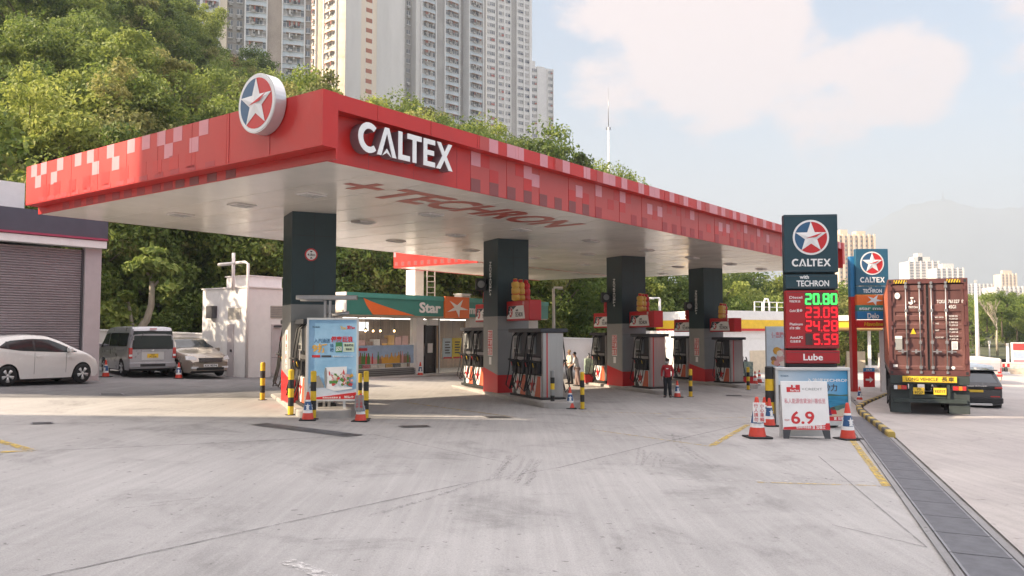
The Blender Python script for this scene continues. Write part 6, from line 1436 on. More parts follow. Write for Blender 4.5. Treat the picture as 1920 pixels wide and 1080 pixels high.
b.build('taillight', t); b = MB(); b.box(-.24, .24, -2.0, -1.992, .72, .83, M['platey']); b.build('number_plate', t)
# silver van
VP_ = mat('car_paint_silver', (.36, .36, .385), .3, metal=.35, var=.04, coat=.5)
th = -39; rl = gp(246, 707); rr_ = gp(327, 709); 
fw = Vector((math.sin(math.radians(th)), math.cos(math.radians(th)), 0)); rgt = Vector((fw.y, -fw.x, 0)); c = (gp(287, 709)) + fw * 2.45; c.z = G(c.x)
t = thing('parked_van', 'silver van parked with its rear and yellow plate towards the camera behind the hatchback', 'van', c, heading(th)); t.scale = (.98, 1, .93)
hw, zt_ = car(t, dict(pillars=dict(a=[-.8]), L=4.70, W=1.72, sill=.26, wheels=(-1.32, 1.25), r=.33, paint=VP_, spokes=6, tumble=.13, round=(.035, .10), pow=16, smooth=.05,
  top=[(-2.35, 1.60), (-2.28, 1.90), (-2.1, 1.96), (0, 1.98), (.9, 1.94), (1.3, 1.80), (2.0, 1.22), (2.25, 1.05), (2.35, .7)], belt=[(-2.4, 1.10), (2, 1.08), (2.4, .9)],
  glass=dict(a=([(-2.0, 1.20), (.45, 1.18)], [(-2.0, 1.72), (.45, 1.72)]), c=([(.55, 1.18), (1.55, 1.14)], [(.55, 1.72), (1.15, 1.68), (1.55, 1.38)])), screens=dict(windscreen=(1.35, 1.98, .88, .9)), mirrors=[(1.55, 1.16)], seams=[(.50, .4, 1.1), (-.75, .4, 1.1)]))
y = -2.352; b = MB(); b.add([(-.70, y - .012, 1.12), (.70, y - .012, 1.12), (.66, y + .006, 1.76), (-.66, y + .006, 1.76)], [(0, 1, 2, 3)], M['glass']); b.add([(-.74, y - .008, 1.08), (.74, y - .008, 1.08), (.70, y + .012, 1.80), (-.70, y + .012, 1.80)], [(0, 1, 2, 3)], M['black']); b.build('rear_window', t)
for s in (-1, 1): b = MB(); b.box(*sorted((s * .72, s * .845)), y - .012, y + .10, .72, 1.14, M['lampred'], .01); b.box(*sorted((s * .73, s * .84)), y - .016, y - .0125, .80, .88, M['lampclr']); b.build('taillight', t)
b = MB(); b.box(-.84, .84, y - .05, y + .05, .36, .56, mat('van_bumper_silver', (.33, .33, .35), .4, metal=.2), .02); b.box(-.45, .45, y - .054, y - .0505, .40, .50, M['black']); b.build('bumper', t); b = MB(); b.box(-.40, .40, y - .006, y + .001, .66, .98, M['alu']); b.box(-.5, .5, y - .02, y + .001, .99, 1.03, VP_); b.build('tailgate_panel', t)
b = MB(); b.box(-.20, .20, y - .012, y - .0065, .74, .90, M['platey']); b.text('XD', 0, .835, .05, M['black'], .14, .02, .002, 'c', y=y - .0122); b.text('7126', 0, .755, .055, M['black'], .26, .02, .002, 'c', y=y - .0122); b.build('number_plate', t); b = MB(); b.box(-.12, .12, y - .03, y + .04, 1.86, 1.90, M['lampred']); b.build('brake_light', t); b = MB(); b.tube([(-.35, y - .02, 1.72), (-.42, y - .02, 1.5)], .012, M['black'], 5); b.build('rear_wiper', t)
b = MB(); b.prism([(-.05, 0), (.05, 0), (.03, .05), (-.03, .05)], .003, M['chrome']); o = b.build('badge', t, (0, y - .008, 1.01))
# gold saloon
GPnt = mat('car_paint_gold', (.31, .27, .225), .3, metal=.4, var=.04, coat=.5)
th = 180 - 44; fw = Vector((math.sin(math.radians(th)), math.cos(math.radians(th)), 0)); c = gp(394, 711) - fw * 2.35; c.z = G(c.x)
t = thing('parked_saloon', 'gold saloon facing the camera between the silver van and the white hut', 'car', c, heading(th))
hw, zt_ = car(t, dict(pillars=dict(a=[-.35]), L=4.70, W=1.80, sill=.20, wheels=(-1.38, 1.38), r=.32, paint=GPnt, spokes=7, tumble=.26, round=(.16, .24), pow=5, smooth=.12,
  top=[(-2.35, .85), (-2.2, 1.02), (-1.6, 1.10), (-1.2, 1.30), (-.7, 1.44), (0, 1.47), (.35, 1.42), (.95, 1.10), (1.25, .99), (1.9, .88), (2.2, .74), (2.35, .56)], belt=[(-2.4, .98), (0, .93), (1.2, .90), (2.4, .6)],
  glass=dict(a=([(-1.35, 1.04), (-.1, .97), (.95, .95)], [(-1.35, 1.12), (-1.1, 1.26), (-.6, 1.37), (.1, 1.37), (.45, 1.24), (.95, .97)])), screens=dict(windscreen=(.38, 1.0, .88, .95), rear_window=(-1.5, -.85, .95, .85)), mirrors=[(.72, .96)], seams=[(-.35, .34, .93), (.75, .36, .9)]))
y = 2.352
for s in (-1, 1):
    b = MB(); b.add([(s * (.50), 2.30, .64), (s * .82, 2.08, .66), (s * .80, 1.98, .80), (s * .62, 2.18, .795), (s * .50, 2.27, .74)], [(0, 1, 2, 3, 4)] , M['lampclr']); o = b.build('headlight', t); o.location = (s * .02, .045, .012)
    b = MB(); b.box(*sorted((s * .45, s * .70)), 2.25, 2.36, .34, .42, M['lampclr'], .01); b.build('fog_light', t)
b = MB(); b.prism([(-.42, .56), (.42, .56), (.46, .72), (-.46, .72)], .06, M['dgrey']); 
for k in range(3): b.box(-.44, .44, -.012, -.001, .59 + k * .045, .605 + k * .045, M['chrome'])
b.build('grille', t, (0, 2.40, .02), PI); b = MB(); b.box(-.52, .52, 2.32, 2.372, .28, .38, M['black']); b.build('lower_grille', t)
b = MB(); b.box(-.27, .27, 0, .01, .40, .51, M['platew']); b.text('KX 9574', 0, .42, .065, M['black'], .46, .02, .002, 'c', y=0); b.build('number_plate', t, (0, 2.395, .0), PI)
# dark suv beside the truck
SPt = mat('car_paint_charcoal', (.045, .046, .052), .25, metal=.3, var=.05, coat=.6)
p = gp(1842, 768); th = 20; fw = Vector((math.sin(math.radians(th)), math.cos(math.radians(th)), 0)); rgt = Vector((fw.y, -fw.x, 0)); edge = gp(1878, 766); c = edge - rgt * 1.30 + fw * -.75; c.z = G(c.x)
t = thing('dark_suv', 'dark grey sport utility car seen from behind, right of the container truck', 'car', c, heading(th)); t.scale = (.93, 1, .88)
hw, zt_ = car(t, dict(pillars=dict(a=[-.3]), L=4.37, W=1.92, sill=.26, wheels=(-1.33, 1.33), r=.36, paint=SPt, spokes=5, tumble=.24, round=(.07, .2), pow=9, smooth=.06,
  top=[(-2.18, .98), (-2.13, 1.10), (-1.96, 1.52), (-1.84, 1.60), (-.5, 1.65), (.2, 1.62), (.9, 1.20), (1.2, 1.08), (2.0, .95), (2.18, .7)], belt=[(-2.3, 1.06), (0, 1.02), (2.2, .95)], glass=dict(a=([(-1.65, 1.18), (.8, 1.06)], [(-1.65, 1.40), (-.5, 1.48), (.2, 1.46), (.8, 1.14)])), screens=dict(windscreen=(.3, .95, .9, .92), rear_window=(-2.115, -1.975, .86, .84)), mirrors=[(.62, 1.08)], seams=[(-.3, .4, 1.0)]))
for ch in t.children:
    if ch.name.startswith('rear_window'): ch.data.materials[0] = mat('rear_glass_reflection', (.09, .11, .13), .1, var=0, spec=.8)  # lighter blue-grey base colour paints in a reflection on the rear glass
y = -2.186; b = MB(); b.box(-.98 * .86, .86 * .98, y - .03, y + .12, .90, 1.04, M['black'], .02); b.text('RANGE ROVER', 0, 1.005, .05, M['chrome'], .8, .02, .004, 'c', y=y - .03); b.build('tail_panel', t)
for s in (-1, 1): b = MB(); b.box(*sorted((s * .62, s * .88)), y - .04, y + .25, .92, 1.02, M['lampred'], .02); b.build('taillight', t); b = MB(); b.box(*sorted((s * .5, s * .8)), y - .012, y + .02, .62, .66, M['lampred']); b.build('reflector', t)
b = MB(); b.box(-.9, .9, y - .05, y + .1, .38, .60, M['black'], .03); b.box(-.55, .55, y - .07, y + .05, .30, .38, M['alu'], .01); b.build('bumper', t); b = MB(); b.box(-.27, .27, y - .045, y - .031, .80, .89, M['platey']); b.build('number_plate', t); b = MB(); b.box(-.78, .78, y + .18, y + .45, 1.60, 1.64, SPt, .01); b.build('roof_spoiler', t)
# vehicles farther along the road
def far_box_van(px0, px1, ytop, Y, label, colr, stripe, win):
    p0 = gx((px0 + px1) / 2, Y); w = (px1 - px0) / F * Y; h = at(px0, ytop, Y).z - p0.z; t = thing('parked_van', label, 'van', p0, -.3); r = .4
    b = MB(); b.box(-w / 2, w / 2, 0, 5.5, .35, h, colr, .08); b.build('body', t); b = MB(); b.box(-w / 2 + .1, w / 2 - .1, -.02, -.001, h * .55, h - .25, win); b.build('rear_window', t)
    b = MB(); b.box(-w / 2 - .005, w / 2 + .005, -.012, 5.45, h * .38, h * .46, stripe); b.build('stripe', t)
    for s in (-1, 1):
        for yy in (.9, 4.5): b = MB(); b.M = Matrix.Translation((s * (w / 2 - .12), yy, r)) @ Matrix.Rotation(PI / 2, 4, 'Y'); b.lathe([(.2, -.1), (r, -.08), (r, .08), (.2, .1)], M['rubber'], 16); b.build('wheel', t)
        b = MB(); b.box(*sorted((s * (w / 2 - .22), s * (w / 2 - .04))), -.015, .0, .8, 1.1, M['lampred']); b.build('taillight', t)
far_box_van(1812, 1858, 685, 36.5, 'pale blue white van just ahead of the dark sport utility car', mat('van_pale_blue', (.52, .58, .62), .4), M['paleblue'], M['glass'])
far_box_van(1816, 1872, 672, 47, 'cream and red delivery van ahead of the pale blue van', mat('van_cream', (.62, .56, .50), .4), M['redl'], mat('van_panel', (.45, .40, .42), .5))
far_box_van(1876, 1890, 707, 66, 'small white van far along the road at the right', M['white'], M['grey'], M['glass'])
# ------------------------------------------------------------------ container truck
th = 23.2; fw = Vector((math.sin(math.radians(th)), math.cos(math.radians(th)), 0)); rgt = Vector((fw.y, -fw.x, 0))
Yt = 25.6; TSX = .885; cz0 = at(1740, 703, Yt).z; ctr = (at(1740, 703, Yt)); c_ = at(1668, 703, Yt); ctr = Vector((c_.x, c_.y, 0)) + rgt * 1.22 * TSX
CMAT = mat('container_maroon', (.105, .041, .037), .55, var=.24, scale=1.6, stretch=(1, 1, .4), hue=(.135, .056, .048)); CEDGE = mat('container_edge', (.10, .032, .03), .55, var=.15); CWH = mat('container_stencil_white', (.72, .70, .68), .6)
g_ = G(ctr.x); Hc = 2.90; zc0 = cz0
con = thing('shipping_container', 'dark maroon forty foot shipping container with four locking bars on its doors', 'container', (ctr.x, ctr.y, zc0), heading(th)); con.scale = (TSX, 1, 1); w = 1.22; Lc = 12.19
b = MB()
pts = []; x = 0; ys = []
yy = .25; k = 0
while yy < Lc - .25: ys += [(yy, 0), (yy + .07, 0), (yy + .14, .036), (yy + .21, .036)]; yy += .28
for s in (-1, 1):
    vs = [(s * (w - .01 - d), y_, .12) for y_, d in ys] + [(s * (w - .01 - d), y_, Hc - .1) for y_, d in ys]; n = len(ys); f = [(i, i + 1, n + i + 1, n + i) for i in range(n - 1)]
    if s < 0: f = [tuple(reversed(q)) for q in f]
    b.add(vs, f, mat('container_sunlit_side', (.34, .10, .06), .55, var=.14, scale=1.2))  # brighter orange than the doors: sunlight on the side is put into the colour
b.box(-w + .06, w - .06, .05, Lc, .06, .16, CEDGE); b.box(-w + .05, w - .05, Lc - .06, Lc - .02, .16, Hc - .1, CEDGE); b.box(-w + .02, w - .02, .05, Lc - .05, Hc - .09, Hc - .04, CEDGE); b.build('side_wall', con)
b = MB()
for s in (-1, 1):
    b.box(*sorted((s * (w - .11), s * w)), 0, .16, .16, Hc - .16, CEDGE); b.box(*sorted((s * (w - .11), s * w)), Lc - .16, Lc, .16, Hc - .16, CEDGE); b.box(*sorted((s * (w - .07), s * w)), .161, Lc - .161, 0, .15, CEDGE); b.box(*sorted((s * (w - .07), s * w)), .161, Lc - .161, Hc - .10, Hc - .001, CEDGE)
b.box(-w + .111, w - .111, 0, .14, 0, .15, CEDGE); b.box(-w + .111, w - .111, 0, .14, Hc - .14, Hc - .001, CEDGE); b.build('frame', con)
for s in (-1, 1):
    for z0 in (0, Hc - .159):
        for y0 in (0, Lc - .18): b = MB(); b.box(*sorted((s * (w - .16), s * (w + .003))), y0 - .004, y0 + .178, z0, z0 + .158, CEDGE, .01); b.box(*sorted((s * (w - .12), s * (w - .04))), y0 - .007, y0 - .0045, z0 + .04, z0 + .12, M['black']); b.build('corner_casting', con)
b = MB(); b.M = Matrix.Translation((0, -.006, 0))
for x0, x1 in ((-1.02, -.62), (.60, 1.0)):
    b = MB(); b.M = Matrix.Translation((0, -.006, 0)); b.box(x0, x1, 0, .005, Hc - .13, Hc - .03, M['yellow'])
    for q in range(5): xa = x0 + q * .08; b.M = Matrix.Translation((0, -.009, 0)); b.prism([(xa, Hc - .13), (xa + .035, Hc - .13), (xa + .075, Hc - .03), (xa + .04, Hc - .03)], .002, M['black']); b.M = Matrix.Translation((0, -.006, 0))
    b.build('hazard_stripe', con)
doors = []
for s in (-1, 1):
    b = MB(); x0, x1 = (-1.10, -.012) if s < 0 else (.012, 1.10); zz = [.17, .28, .34, .66, .72, .86, 1.16, 1.22, 1.38, 1.44, 1.58, 1.64, 1.80, 1.86, 2.0, 2.06, 2.22, 2.28, 2.44, 2.50, 2.72]
    # pressed horizontal ribs
    seq = [(.17, 0), (.26, 0), (.30, .03), (.58, .03), (.62, 0), (.74, 0), (.78, .03), (1.10, .03), (1.14, 0), (1.26, 0), (1.30, .03), (1.36, .03), (1.40, 0), (1.52, 0), (1.56, .03), (1.62, .03), (1.66, 0), (1.78, 0), (1.82, .03), (1.88, .03), (1.92, 0), (2.10, 0), (2.14, .03), (2.52, .03), (2.56, 0), (2.73, 0)]
    xa, xb = x0 + .09, x1 - .09
    vs = [(xa, .045 + d, z) for z, d in seq] + [(xb, .045 + d, z) for z, d in seq]; n = len(seq); b.add(vs, [(i, i + n, i + n + 1, i + 1) for i in range(n - 1)], CMAT)
    b.box(x0, xa, .04, .09, .17, 2.73, CMAT); b.box(xb, x1, .04, .09, .17, 2.73, CMAT); b.box(x0, x1, .085, .09, .17, 2.73, CMAT); d_ = b.build('door', con); doors.append(d_)
    b = MB(); b.box(x1 - .02 if s < 0 else x0, x1 if s < 0 else x0 + .02, .03, .039, .17, 2.73, M['black']); b.build('door_gasket', d_)
    for x in ((-.66, -.24) if s < 0 else (.12, .56)):
        b = MB(); b.tube([(x, .0, .12), (x, .0, 2.80)], .022, M['steel'], 8); 
        for z in (.20, .95, 1.9, 2.62): b.box(x - .045, x + .045, -.03, .04, z, z + .09, M['steel'])
        b.box(x - .04, x + .04, -.03, .03, .06, .13, M['steel']); b.box(x - .04, x + .04, -.03, .03, 2.74, 2.81, M['steel']); b.build('locking_bar', d_)
        b = MB(); sx_ = -1 if x in (-.24, .56) and s < 0 else 1; xe = x + (.30 if x not in (-.24,) else -.30); xe = x + (.28 if s > 0 else -.28); b.box(*sorted((x, xe)), -.045, -.025, .70, .735, M['steel']); b.box((x + xe) / 2 - .03, (x + xe) / 2 + .03, -.05, -.01, .66, .78, M['steel']); b.build('door_handle', d_)
    for z in (.35, .9, 1.5, 2.1, 2.55): b = MB(); b.box(*sorted((s * 1.07, s * 1.16)), -.02, .038, z, z + .12, CEDGE); b.build('hinge', d_)
b = MB(); b.M = Matrix.Translation((0, .036, 0))
b.text('TCKU', .29, 2.16, .10, CWH, .24, .015, .004); b.text('761327', .63, 2.16, .10, CWH, .34, .015, .004); b.text('8', 1.03, 2.16, .10, CWH, .06, .01, .004); b.text('45G1', .64, 2.00, .10, CWH, .22, .015, .004)
for z, a_, c_ in ((1.72, 'MAX. GROSS', '32,500 KG'), (1.53, 'TARE', '3,700 KG'), (1.33, 'NET', '28,800 KG'), (1.12, 'CU.CAP.', '76.4 CU.M')): b.text(a_, .22, z, .045, CWH, .26 if len(a_) > 6 else .12, .006, .004); b.text(c_, .64, z + .03, .05, CWH, .26, .008, .004); b.text('71,650 LB', .64, z - .05, .045, CWH, .26, .008, .004)
b.build('lettering', doors[1]); b = MB(); b.M = Matrix.Translation((0, .036, 0))
b.prism([(-.58, 2.16), (-.50, 2.12), (-.44, 2.16), (-.46, 2.28), (-.50, 2.28), (-.50, 2.20), (-.58, 2.22)], -.004, CWH); b.prism([(-.41, 2.18), (-.36, 2.22), (-.40, 2.27)], -.004, CWH); b.prism([(-.52, 2.31), (-.42, 2.31), (-.42, 2.35), (-.52, 2.35)], -.004, CWH); b.text('TRITON', -.60, 2.02, .06, CWH, .30, .015, .004); b.build('lettering', doors[0])
def sticker(fn, par): b = MB(); b.M = Matrix.Translation((0, .034, 0)); fn(b); b.build('sticker', par)
sticker(lambda b: (b.prism([(-.92 + .085 * math.cos(2 * PI * j / 16), 2.40 + .10 * math.sin(2 * PI * j / 16)) for j in range(16)], -.003, CWH), b.text('IIC', -.95, 2.38, .05, M['dgrey'], .06, .0, .005)), doors[0])
sticker(lambda b: (b.box(-1.02, -.80, -.006, 0, .76, 1.10, M['grey']), b.box(-1.02, -.80, -.006, 0, 1.103, 1.18, M['white'])), doors[0])
sticker(lambda b: (b.box(.70, .88, -.006, 0, .78, 1.02, M['white']), b.box(.72, .86, -.008, -.0061, .80, .98, M['alu'])), doors[1])
sticker(lambda b: b.box(-1.10, -.96, -.006, 0, .24, .32, M['offwhite']), doors[0]); sticker(lambda b: b.prism([(-.54, 1.24), (-.36, 1.24), (-.45, 1.42)], -.004, M['yellow']), doors[0])
sticker(lambda b: b.prism([(.73 + .06 * math.cos(2 * PI * j / 12), .24 + .05 * math.sin(2 * PI * j / 12)) for j in range(12)], -.003, CWH), doors[1]); sticker(lambda b: b.box(-1.16, -1.10, -.014, -.008, 1.38, 1.48, M['white']), con)
# trailer
TRK = mat('trailer_dark_green', (.030, .042, .040), .55, var=.2, scale=3)
tr = thing('container_truck', 'dark green container trailer and cab with a yellow LONG VEHICLE plate', 'truck', (ctr.x, ctr.y, g_), heading(th)); tr.scale = (TSX, 1, 1); Hd = zc0 - g_
b = MB(); b.box(-.5, -.36, .1, 12.2, Hd - .42, Hd - .004, TRK); b.box(.36, .5, .1, 12.2, Hd - .42, Hd - .004, TRK); b.box(-1.2, 1.2, .0, .22, Hd - .26, Hd - .004, TRK, .01); b.box(-1.2, 1.2, 11.9, 12.2, Hd - .26, Hd - .004, TRK)
for yy in (3, 6, 9): b.box(-1.1, 1.1, yy, yy + .15, Hd - .2, Hd - .004, TRK)
b.build('chassis', tr)
b = MB(); b.box(-.82, .82, -.05, -.02, Hd - .20, Hd - .02, M['platey']); pl = b.build('long_vehicle_plate', tr); b = MB(); b.text('LONG VEHICLE', -.72, Hd - .155, .095, M['black'], .98, .015, .003, y=-.0505); b.text('長車', .36, Hd - .16, .11, M['black'], .38, .02, .003, y=-.0505); b.box(-.8, .8, -.0525, -.0502, Hd - .195, Hd - .19, M['black']); b.build('lettering', pl)
b = MB(); b.box(-1.12, 1.12, .02, .14, .46, .58, TRK, .01); b.box(-.62, -.52, .02, .14, .58, Hd - .26, TRK); b.box(.52, .62, .02, .14, .58, Hd - .26, TRK); b.box(-.51, .51, .06, .10, .60, .72, TRK); b.build('under_run_bar', tr)
for s in (-1, 1):
    b = MB(); b.box(*sorted((s * .58, s * 1.2)), .10, .13, .16, .86, mat('mud_flap', (.035, .045, .045), .6, var=.15)); b.build('mud_flap', tr)
    b = MB(); b.box(*sorted((s * .66, s * 1.14)), -.02, .10, Hd - .44, Hd - .28, M['black'], .01); hl = b.build('tail_light', tr)
    b = MB(); b.box(*sorted((s * .70, s * .86)), -.03, -.0205, Hd - .42, Hd - .30, M['lampred']); b.box(*sorted((s * .87, s * .98)), -.03, -.0205, Hd - .42, Hd - .30, mat('lamp_amber', (.55, .18, .02), .25, coat=.4)); b.box(*sorted((s * .99, s * 1.09)), -.03, -.0205, Hd - .42, Hd - .30, M['lampred'] if s > 0 else M['lampclr']); b.build('lens', hl)
for x0, x1, a_, c_ in ((-.50, -.16, 'YD', '9727'), (.12, .50, '93371T', '')):
    b = MB(); b.box(x0, x1, -.01, .02, Hd - .56, Hd - .36, M['platey']); 
    if c_: b.text(a_, (x0 + x1) / 2, Hd - .445, .06, M['black'], .14, .02, .003, 'c', y=-.0105); b.text(c_, (x0 + x1) / 2, Hd - .545, .07, M['black'], .26, .02, .003, 'c', y=-.0105)
    else: b.text(a_, (x0 + x1) / 2, Hd - .50, .08, M['black'], .32, .02, .003, 'c', y=-.0105)
    b.build('number_plate', tr)
for yy in (1.15, 2.45, 3.75, 13.4, 15.6):
    for s in (-1, 1):
        for dx in ((.0, .33) if yy < 15 else (.0,)):
            b = MB(); b.M = Matrix.Translation((s * (1.08 - dx), yy, .50)) @ Matrix.Rotation(PI / 2, 4, 'Y'); b.lathe([(.28, -.13), (.46, -.13), (.50, -.09), (.50, .09), (.46, .13), (.28, .13), (.27, .05)], M['rubber'], 24); wl = b.build('wheel', tr)
            b = MB(); b.M = Matrix.Translation((s * (1.08 - dx), yy, .50)) @ Matrix.Rotation(PI / 2, 4, 'Y'); b.lathe([(.27, -.10), (.12, -.04), (.12, .04), (.27, .10)], M['grey'], 16); b.build('hub', wl)
    b = MB(); b.box(-.9, .9, yy - .07, yy + .07, .43, .57, M['black']); b.build('axle', tr)
b = MB(); b.box(-1.2, 1.2, 12.9, 15.0, .9, 1.0, TRK); b.box(-1.22, 1.22, 14.0, 16.1, .75, 3.3, mat('cab_white', (.68, .66, .64), .35), .08); b.build('cab', tr); b = MB(); b.box(-1.05, 1.05, 16.101, 16.12, 1.8, 2.9, M['glass']); b.box(-1.235, -1.221, 14.7, 15.7, 1.8, 2.7, M['glass']); b.box(1.221, 1.235, 14.7, 15.7, 1.8, 2.7, M['glass']); b.build('cab_window', tr); b = MB(); b.tube([(-1.15, .45, Hd - .5), (-1.3, .6, Hd - .9), (-1.28, .8, .9)], .02, M['hose'], 6); b.build('air_line', tr)
# ------------------------------------------------------------------ people
def skin_mesh(name, nodes, edges, m, parent, sub=1, rootn=None):
    """nodes: {key: (pos, radius or (rx, ry))}; a smooth tapering surface grown round the edges"""
    ks = list(nodes); me = bpy.data.meshes.new(name); me.from_pydata([nodes[k][0] for k in ks], [(ks.index(a), ks.index(c)) for a, c in edges], [])
    o = bpy.data.objects.new(name, me); tsc = bpy.data.scenes.get('text_tmp'); tsc.collection.objects.link(o)
    md = o.modifiers.new('skin', 'SKIN'); md.use_smooth_shade = True; md.branch_smoothing = .3
    sv = me.skin_vertices[0].data if me.skin_vertices else None
    for i, k in enumerate(ks):
        r = nodes[k][1]; sv[i].radius = r if isinstance(r, tuple) else (r, r); sv[i].use_root = (k == (rootn or ks[0]))
    s = o.modifiers.new('sub', 'SUBSURF'); s.levels = sub; s.render_levels = sub
    dg = tmp_graph(tsc); nm = bpy.data.meshes.new_from_object(o.evaluated_get(dg)); bpy.data.objects.remove(o)
    nm.materials.clear(); nm.materials.append(m)
    for p in nm.polygons: p.use_smooth = True; p.material_index = 0
    r = bpy.data.objects.new(name, nm); COL.objects.link(r); r.parent = parent; return r
SKN = mat('skin', (.34, .19, .125), .55, var=.08); HAIRB = mat('black_hair', (.012, .011, .01), .6, var=.3); HAIRG = mat('light_hair', (.36, .25, .12), .6, var=.2)
def person(loc, rz, H, label, shirt, trousers, hair, arms, lean=.0, stance=.10, step=.0, mask=None, cap=None, sleeves=1.0, look=0.0, collar=None):
    t = thing('person', label, 'person', loc, rz); k = H / 1.72
    hip = .90; sh = 1.42; hd = 1.60; y = lambda z: -lean * max(0, z - .9)
    N = {}; E = []
    def nd(key, p, r): N[key] = (Vector(p) * k, (r[0] * k, r[1] * k) if isinstance(r, tuple) else r * k)
    nd('pelvis', (0, y(.95), .95), (.135, .105)); nd('waist', (0, y(1.10), 1.10), (.125, .10)); nd('chest', (0, y(1.28), 1.28), (.15, .115)); nd('neckbase', (0, y(1.42), 1.43), (.075, .07)); nd('neck', (0, y(1.48) - .01, 1.49), .052); nd('head', (0, y(1.56) - .02, 1.585), (.072, .088)); nd('crown', (0, y(1.64) - .015, 1.665), (.060, .072))
    E += [('pelvis', 'waist'), ('waist', 'chest'), ('chest', 'neckbase'), ('neckbase', 'neck'), ('neck', 'head'), ('head', 'crown')]
    legs = {}
    for s, n in ((-1, 'l'), (1, 'r')):
        fy = step * s; nd('hip' + n, (s * .09, 0, .88), .088); nd('knee' + n, (s * (stance * .8), fy * .6 - .02, .48), .058); nd('ankle' + n, (s * stance, fy + .02, .09), .040); nd('toe' + n, (s * (stance + .02), fy - .13, .035), .032); E += [('pelvis', 'hip' + n), ('hip' + n, 'knee' + n), ('knee' + n, 'ankle' + n), ('ankle' + n, 'toe' + n)]
        el, wr = arms[0 if s < 0 else 1]; S = Vector((s * .175, y(1.40), 1.395)); nd('sh' + n, S, .058); el = Vector((s * el[0], el[1] + y(el[2] + .3) * .7, el[2])); wr = Vector((s * wr[0], wr[1] + y(1.1), wr[2]))
        nd('el' + n, el, .041); nd('wr' + n, wr, .028); d = (wr - el).normalized(); sd = d.cross(Vector((0, 1, 0))).normalized() if abs(d.y) < .8 else Vector((s, 0, 0)); pm = wr + d * .06; nd('palm' + n, pm, (.034, .022)); E += [('chest', 'sh' + n), ('sh' + n, 'el' + n), ('el' + n, 'wr' + n), ('wr' + n, 'palm' + n)]
        side = Vector((0, 1, 0)) if abs(d.z) > .6 else Vector((0, 0, 1)); inw = Vector((-s, 0, 0))
        for q, (off, ln) in enumerate(((-.027, .075), (-.009, .088), (.009, .084), (.027, .065))):
            a = pm + d * .035 + side * off; c1 = a + d * ln * .5 + inw * .008; c2 = a + d * ln * .9 + inw * .035; nd('f%d%sa' % (q, n), a, .0095); nd('f%d%sb' % (q, n), c1, .0088); nd('f%d%sc' % (q, n), c2, .0075); E += [('palm' + n, 'f%d%sa' % (q, n)), ('f%d%sa' % (q, n), 'f%d%sb' % (q, n)), ('f%d%sb' % (q, n), 'f%d%sc' % (q, n))]
        a = wr + d * .03 - side * .032; nd('t' + n + 'a', a, .011); nd('t' + n + 'b', a + d * .045 - side * .018 + inw * .012, .0085); E += [('palm' + n, 't' + n + 'a'), ('t' + n + 'a', 't' + n + 'b')]
    skin_mesh('body', N, E, SKN, t, 1, 'pelvis')
    g = lambda key, f=1.0, ad=0: (N[key][0], tuple(q * f + ad for q in N[key][1]) if isinstance(N[key][1], tuple) else N[key][1] * f + ad)
    C = {q: g(q, 1.08, .016 * k) for q in ('pelvis', 'waist', 'chest', 'neckbase', 'shl', 'shr')}; C['pelvis'] = (N['pelvis'][0] + Vector((0, 0, -.03 * k)), (.165 * k, .135 * k)); C['hem'] = (N['pelvis'][0] + Vector((0, 0, -.07 * k)), (.16 * k, .13 * k)); C['neckbase'] = (N['neckbase'][0] + Vector((0, 0, -.01)), (.085 * k, .08 * k)); CE = [('hem', 'pelvis'), ('pelvis', 'waist'), ('waist', 'chest'), ('chest', 'neckbase'), ('chest', 'shl'), ('chest', 'shr')]
    for n in 'lr':
        e = N['el' + n][0] if sleeves < 1 else N['wr' + n][0]; C['el' + n] = (N['el' + n][0], .056 * k)
        CE.append(('sh' + n, 'el' + n))
        if sleeves >= 1: C['cf' + n] = (N['el' + n][0].lerp(N['wr' + n][0], .92), .040 * k); CE.append(('el' + n, 'cf' + n))
    skin_mesh('shirt', C, CE, shirt, t, 2, 'chest')
    C = {'pelvis': (N['pelvis'][0] + Vector((0, 0, .03 * k)), (.158 * k, .13 * k))}; CE = []
    for n in 'lr': C['hip' + n] = g('hip' + n, 1.05, .020 * k); C['knee' + n] = g('knee' + n, 1.05, .028 * k); C['an' + n] = (N['ankle' + n][0] + Vector((0, 0, .01 * k)), .075 * k); C['cu' + n] = (N['ankle' + n][0] + Vector((0, 0, -.045 * k)), .074 * k); CE += [('pelvis', 'hip' + n), ('hip' + n, 'knee' + n), ('knee' + n, 'an' + n), ('an' + n, 'cu' + n)]
    skin_mesh('trousers', C, CE, trousers, t, 2, 'pelvis')
    for n in 'lr':
        a = N['ankle' + n][0]; tt = N['toe' + n][0]; b = MB(); d = (tt - a); d.z = 0; d.normalize(); b.M = Matrix.Translation((a.x, a.y, 0)) @ Matrix.Rotation(math.atan2(d.y, d.x) + PI / 2, 4, 'Z')
        sec = [(-.06, .045, .10), (.0, .05, .11), (.08, .052, .085), (.15, .052, .065), (.20, .035, .045)]; vs = []
        for (yy, ww, hh) in sec: vs += [(-ww * k, -yy * k, 0), (-ww * k, -yy * k, hh * .6 * k), (-ww * .5 * k, -yy * k, hh * k), (ww * .5 * k, -yy * k, hh * k), (ww * k, -yy * k, hh * .6 * k), (ww * k, -yy * k, 0)]
        f = [[i * 6 + q, i * 6 + (q + 1) % 6, (i + 1) * 6 + (q + 1) % 6, (i + 1) * 6 + q] for i in range(4) for q in range(6)] + [[0, 1, 2, 3, 4, 5], [29, 28, 27, 26, 25, 24]]; b.add(vs, f, M['black'], True); b.build('shoe', t)
    # head details: hair, eyes, nose, mouth, ears
    hc = N['head'][0].lerp(N['crown'][0], .35); Mh = Matrix.Translation(hc) @ Matrix.Rotation(look, 4, 'Z')
    b = MB(); b.M = Mh; vs = []; fs = []; nu, nv = 14, 7
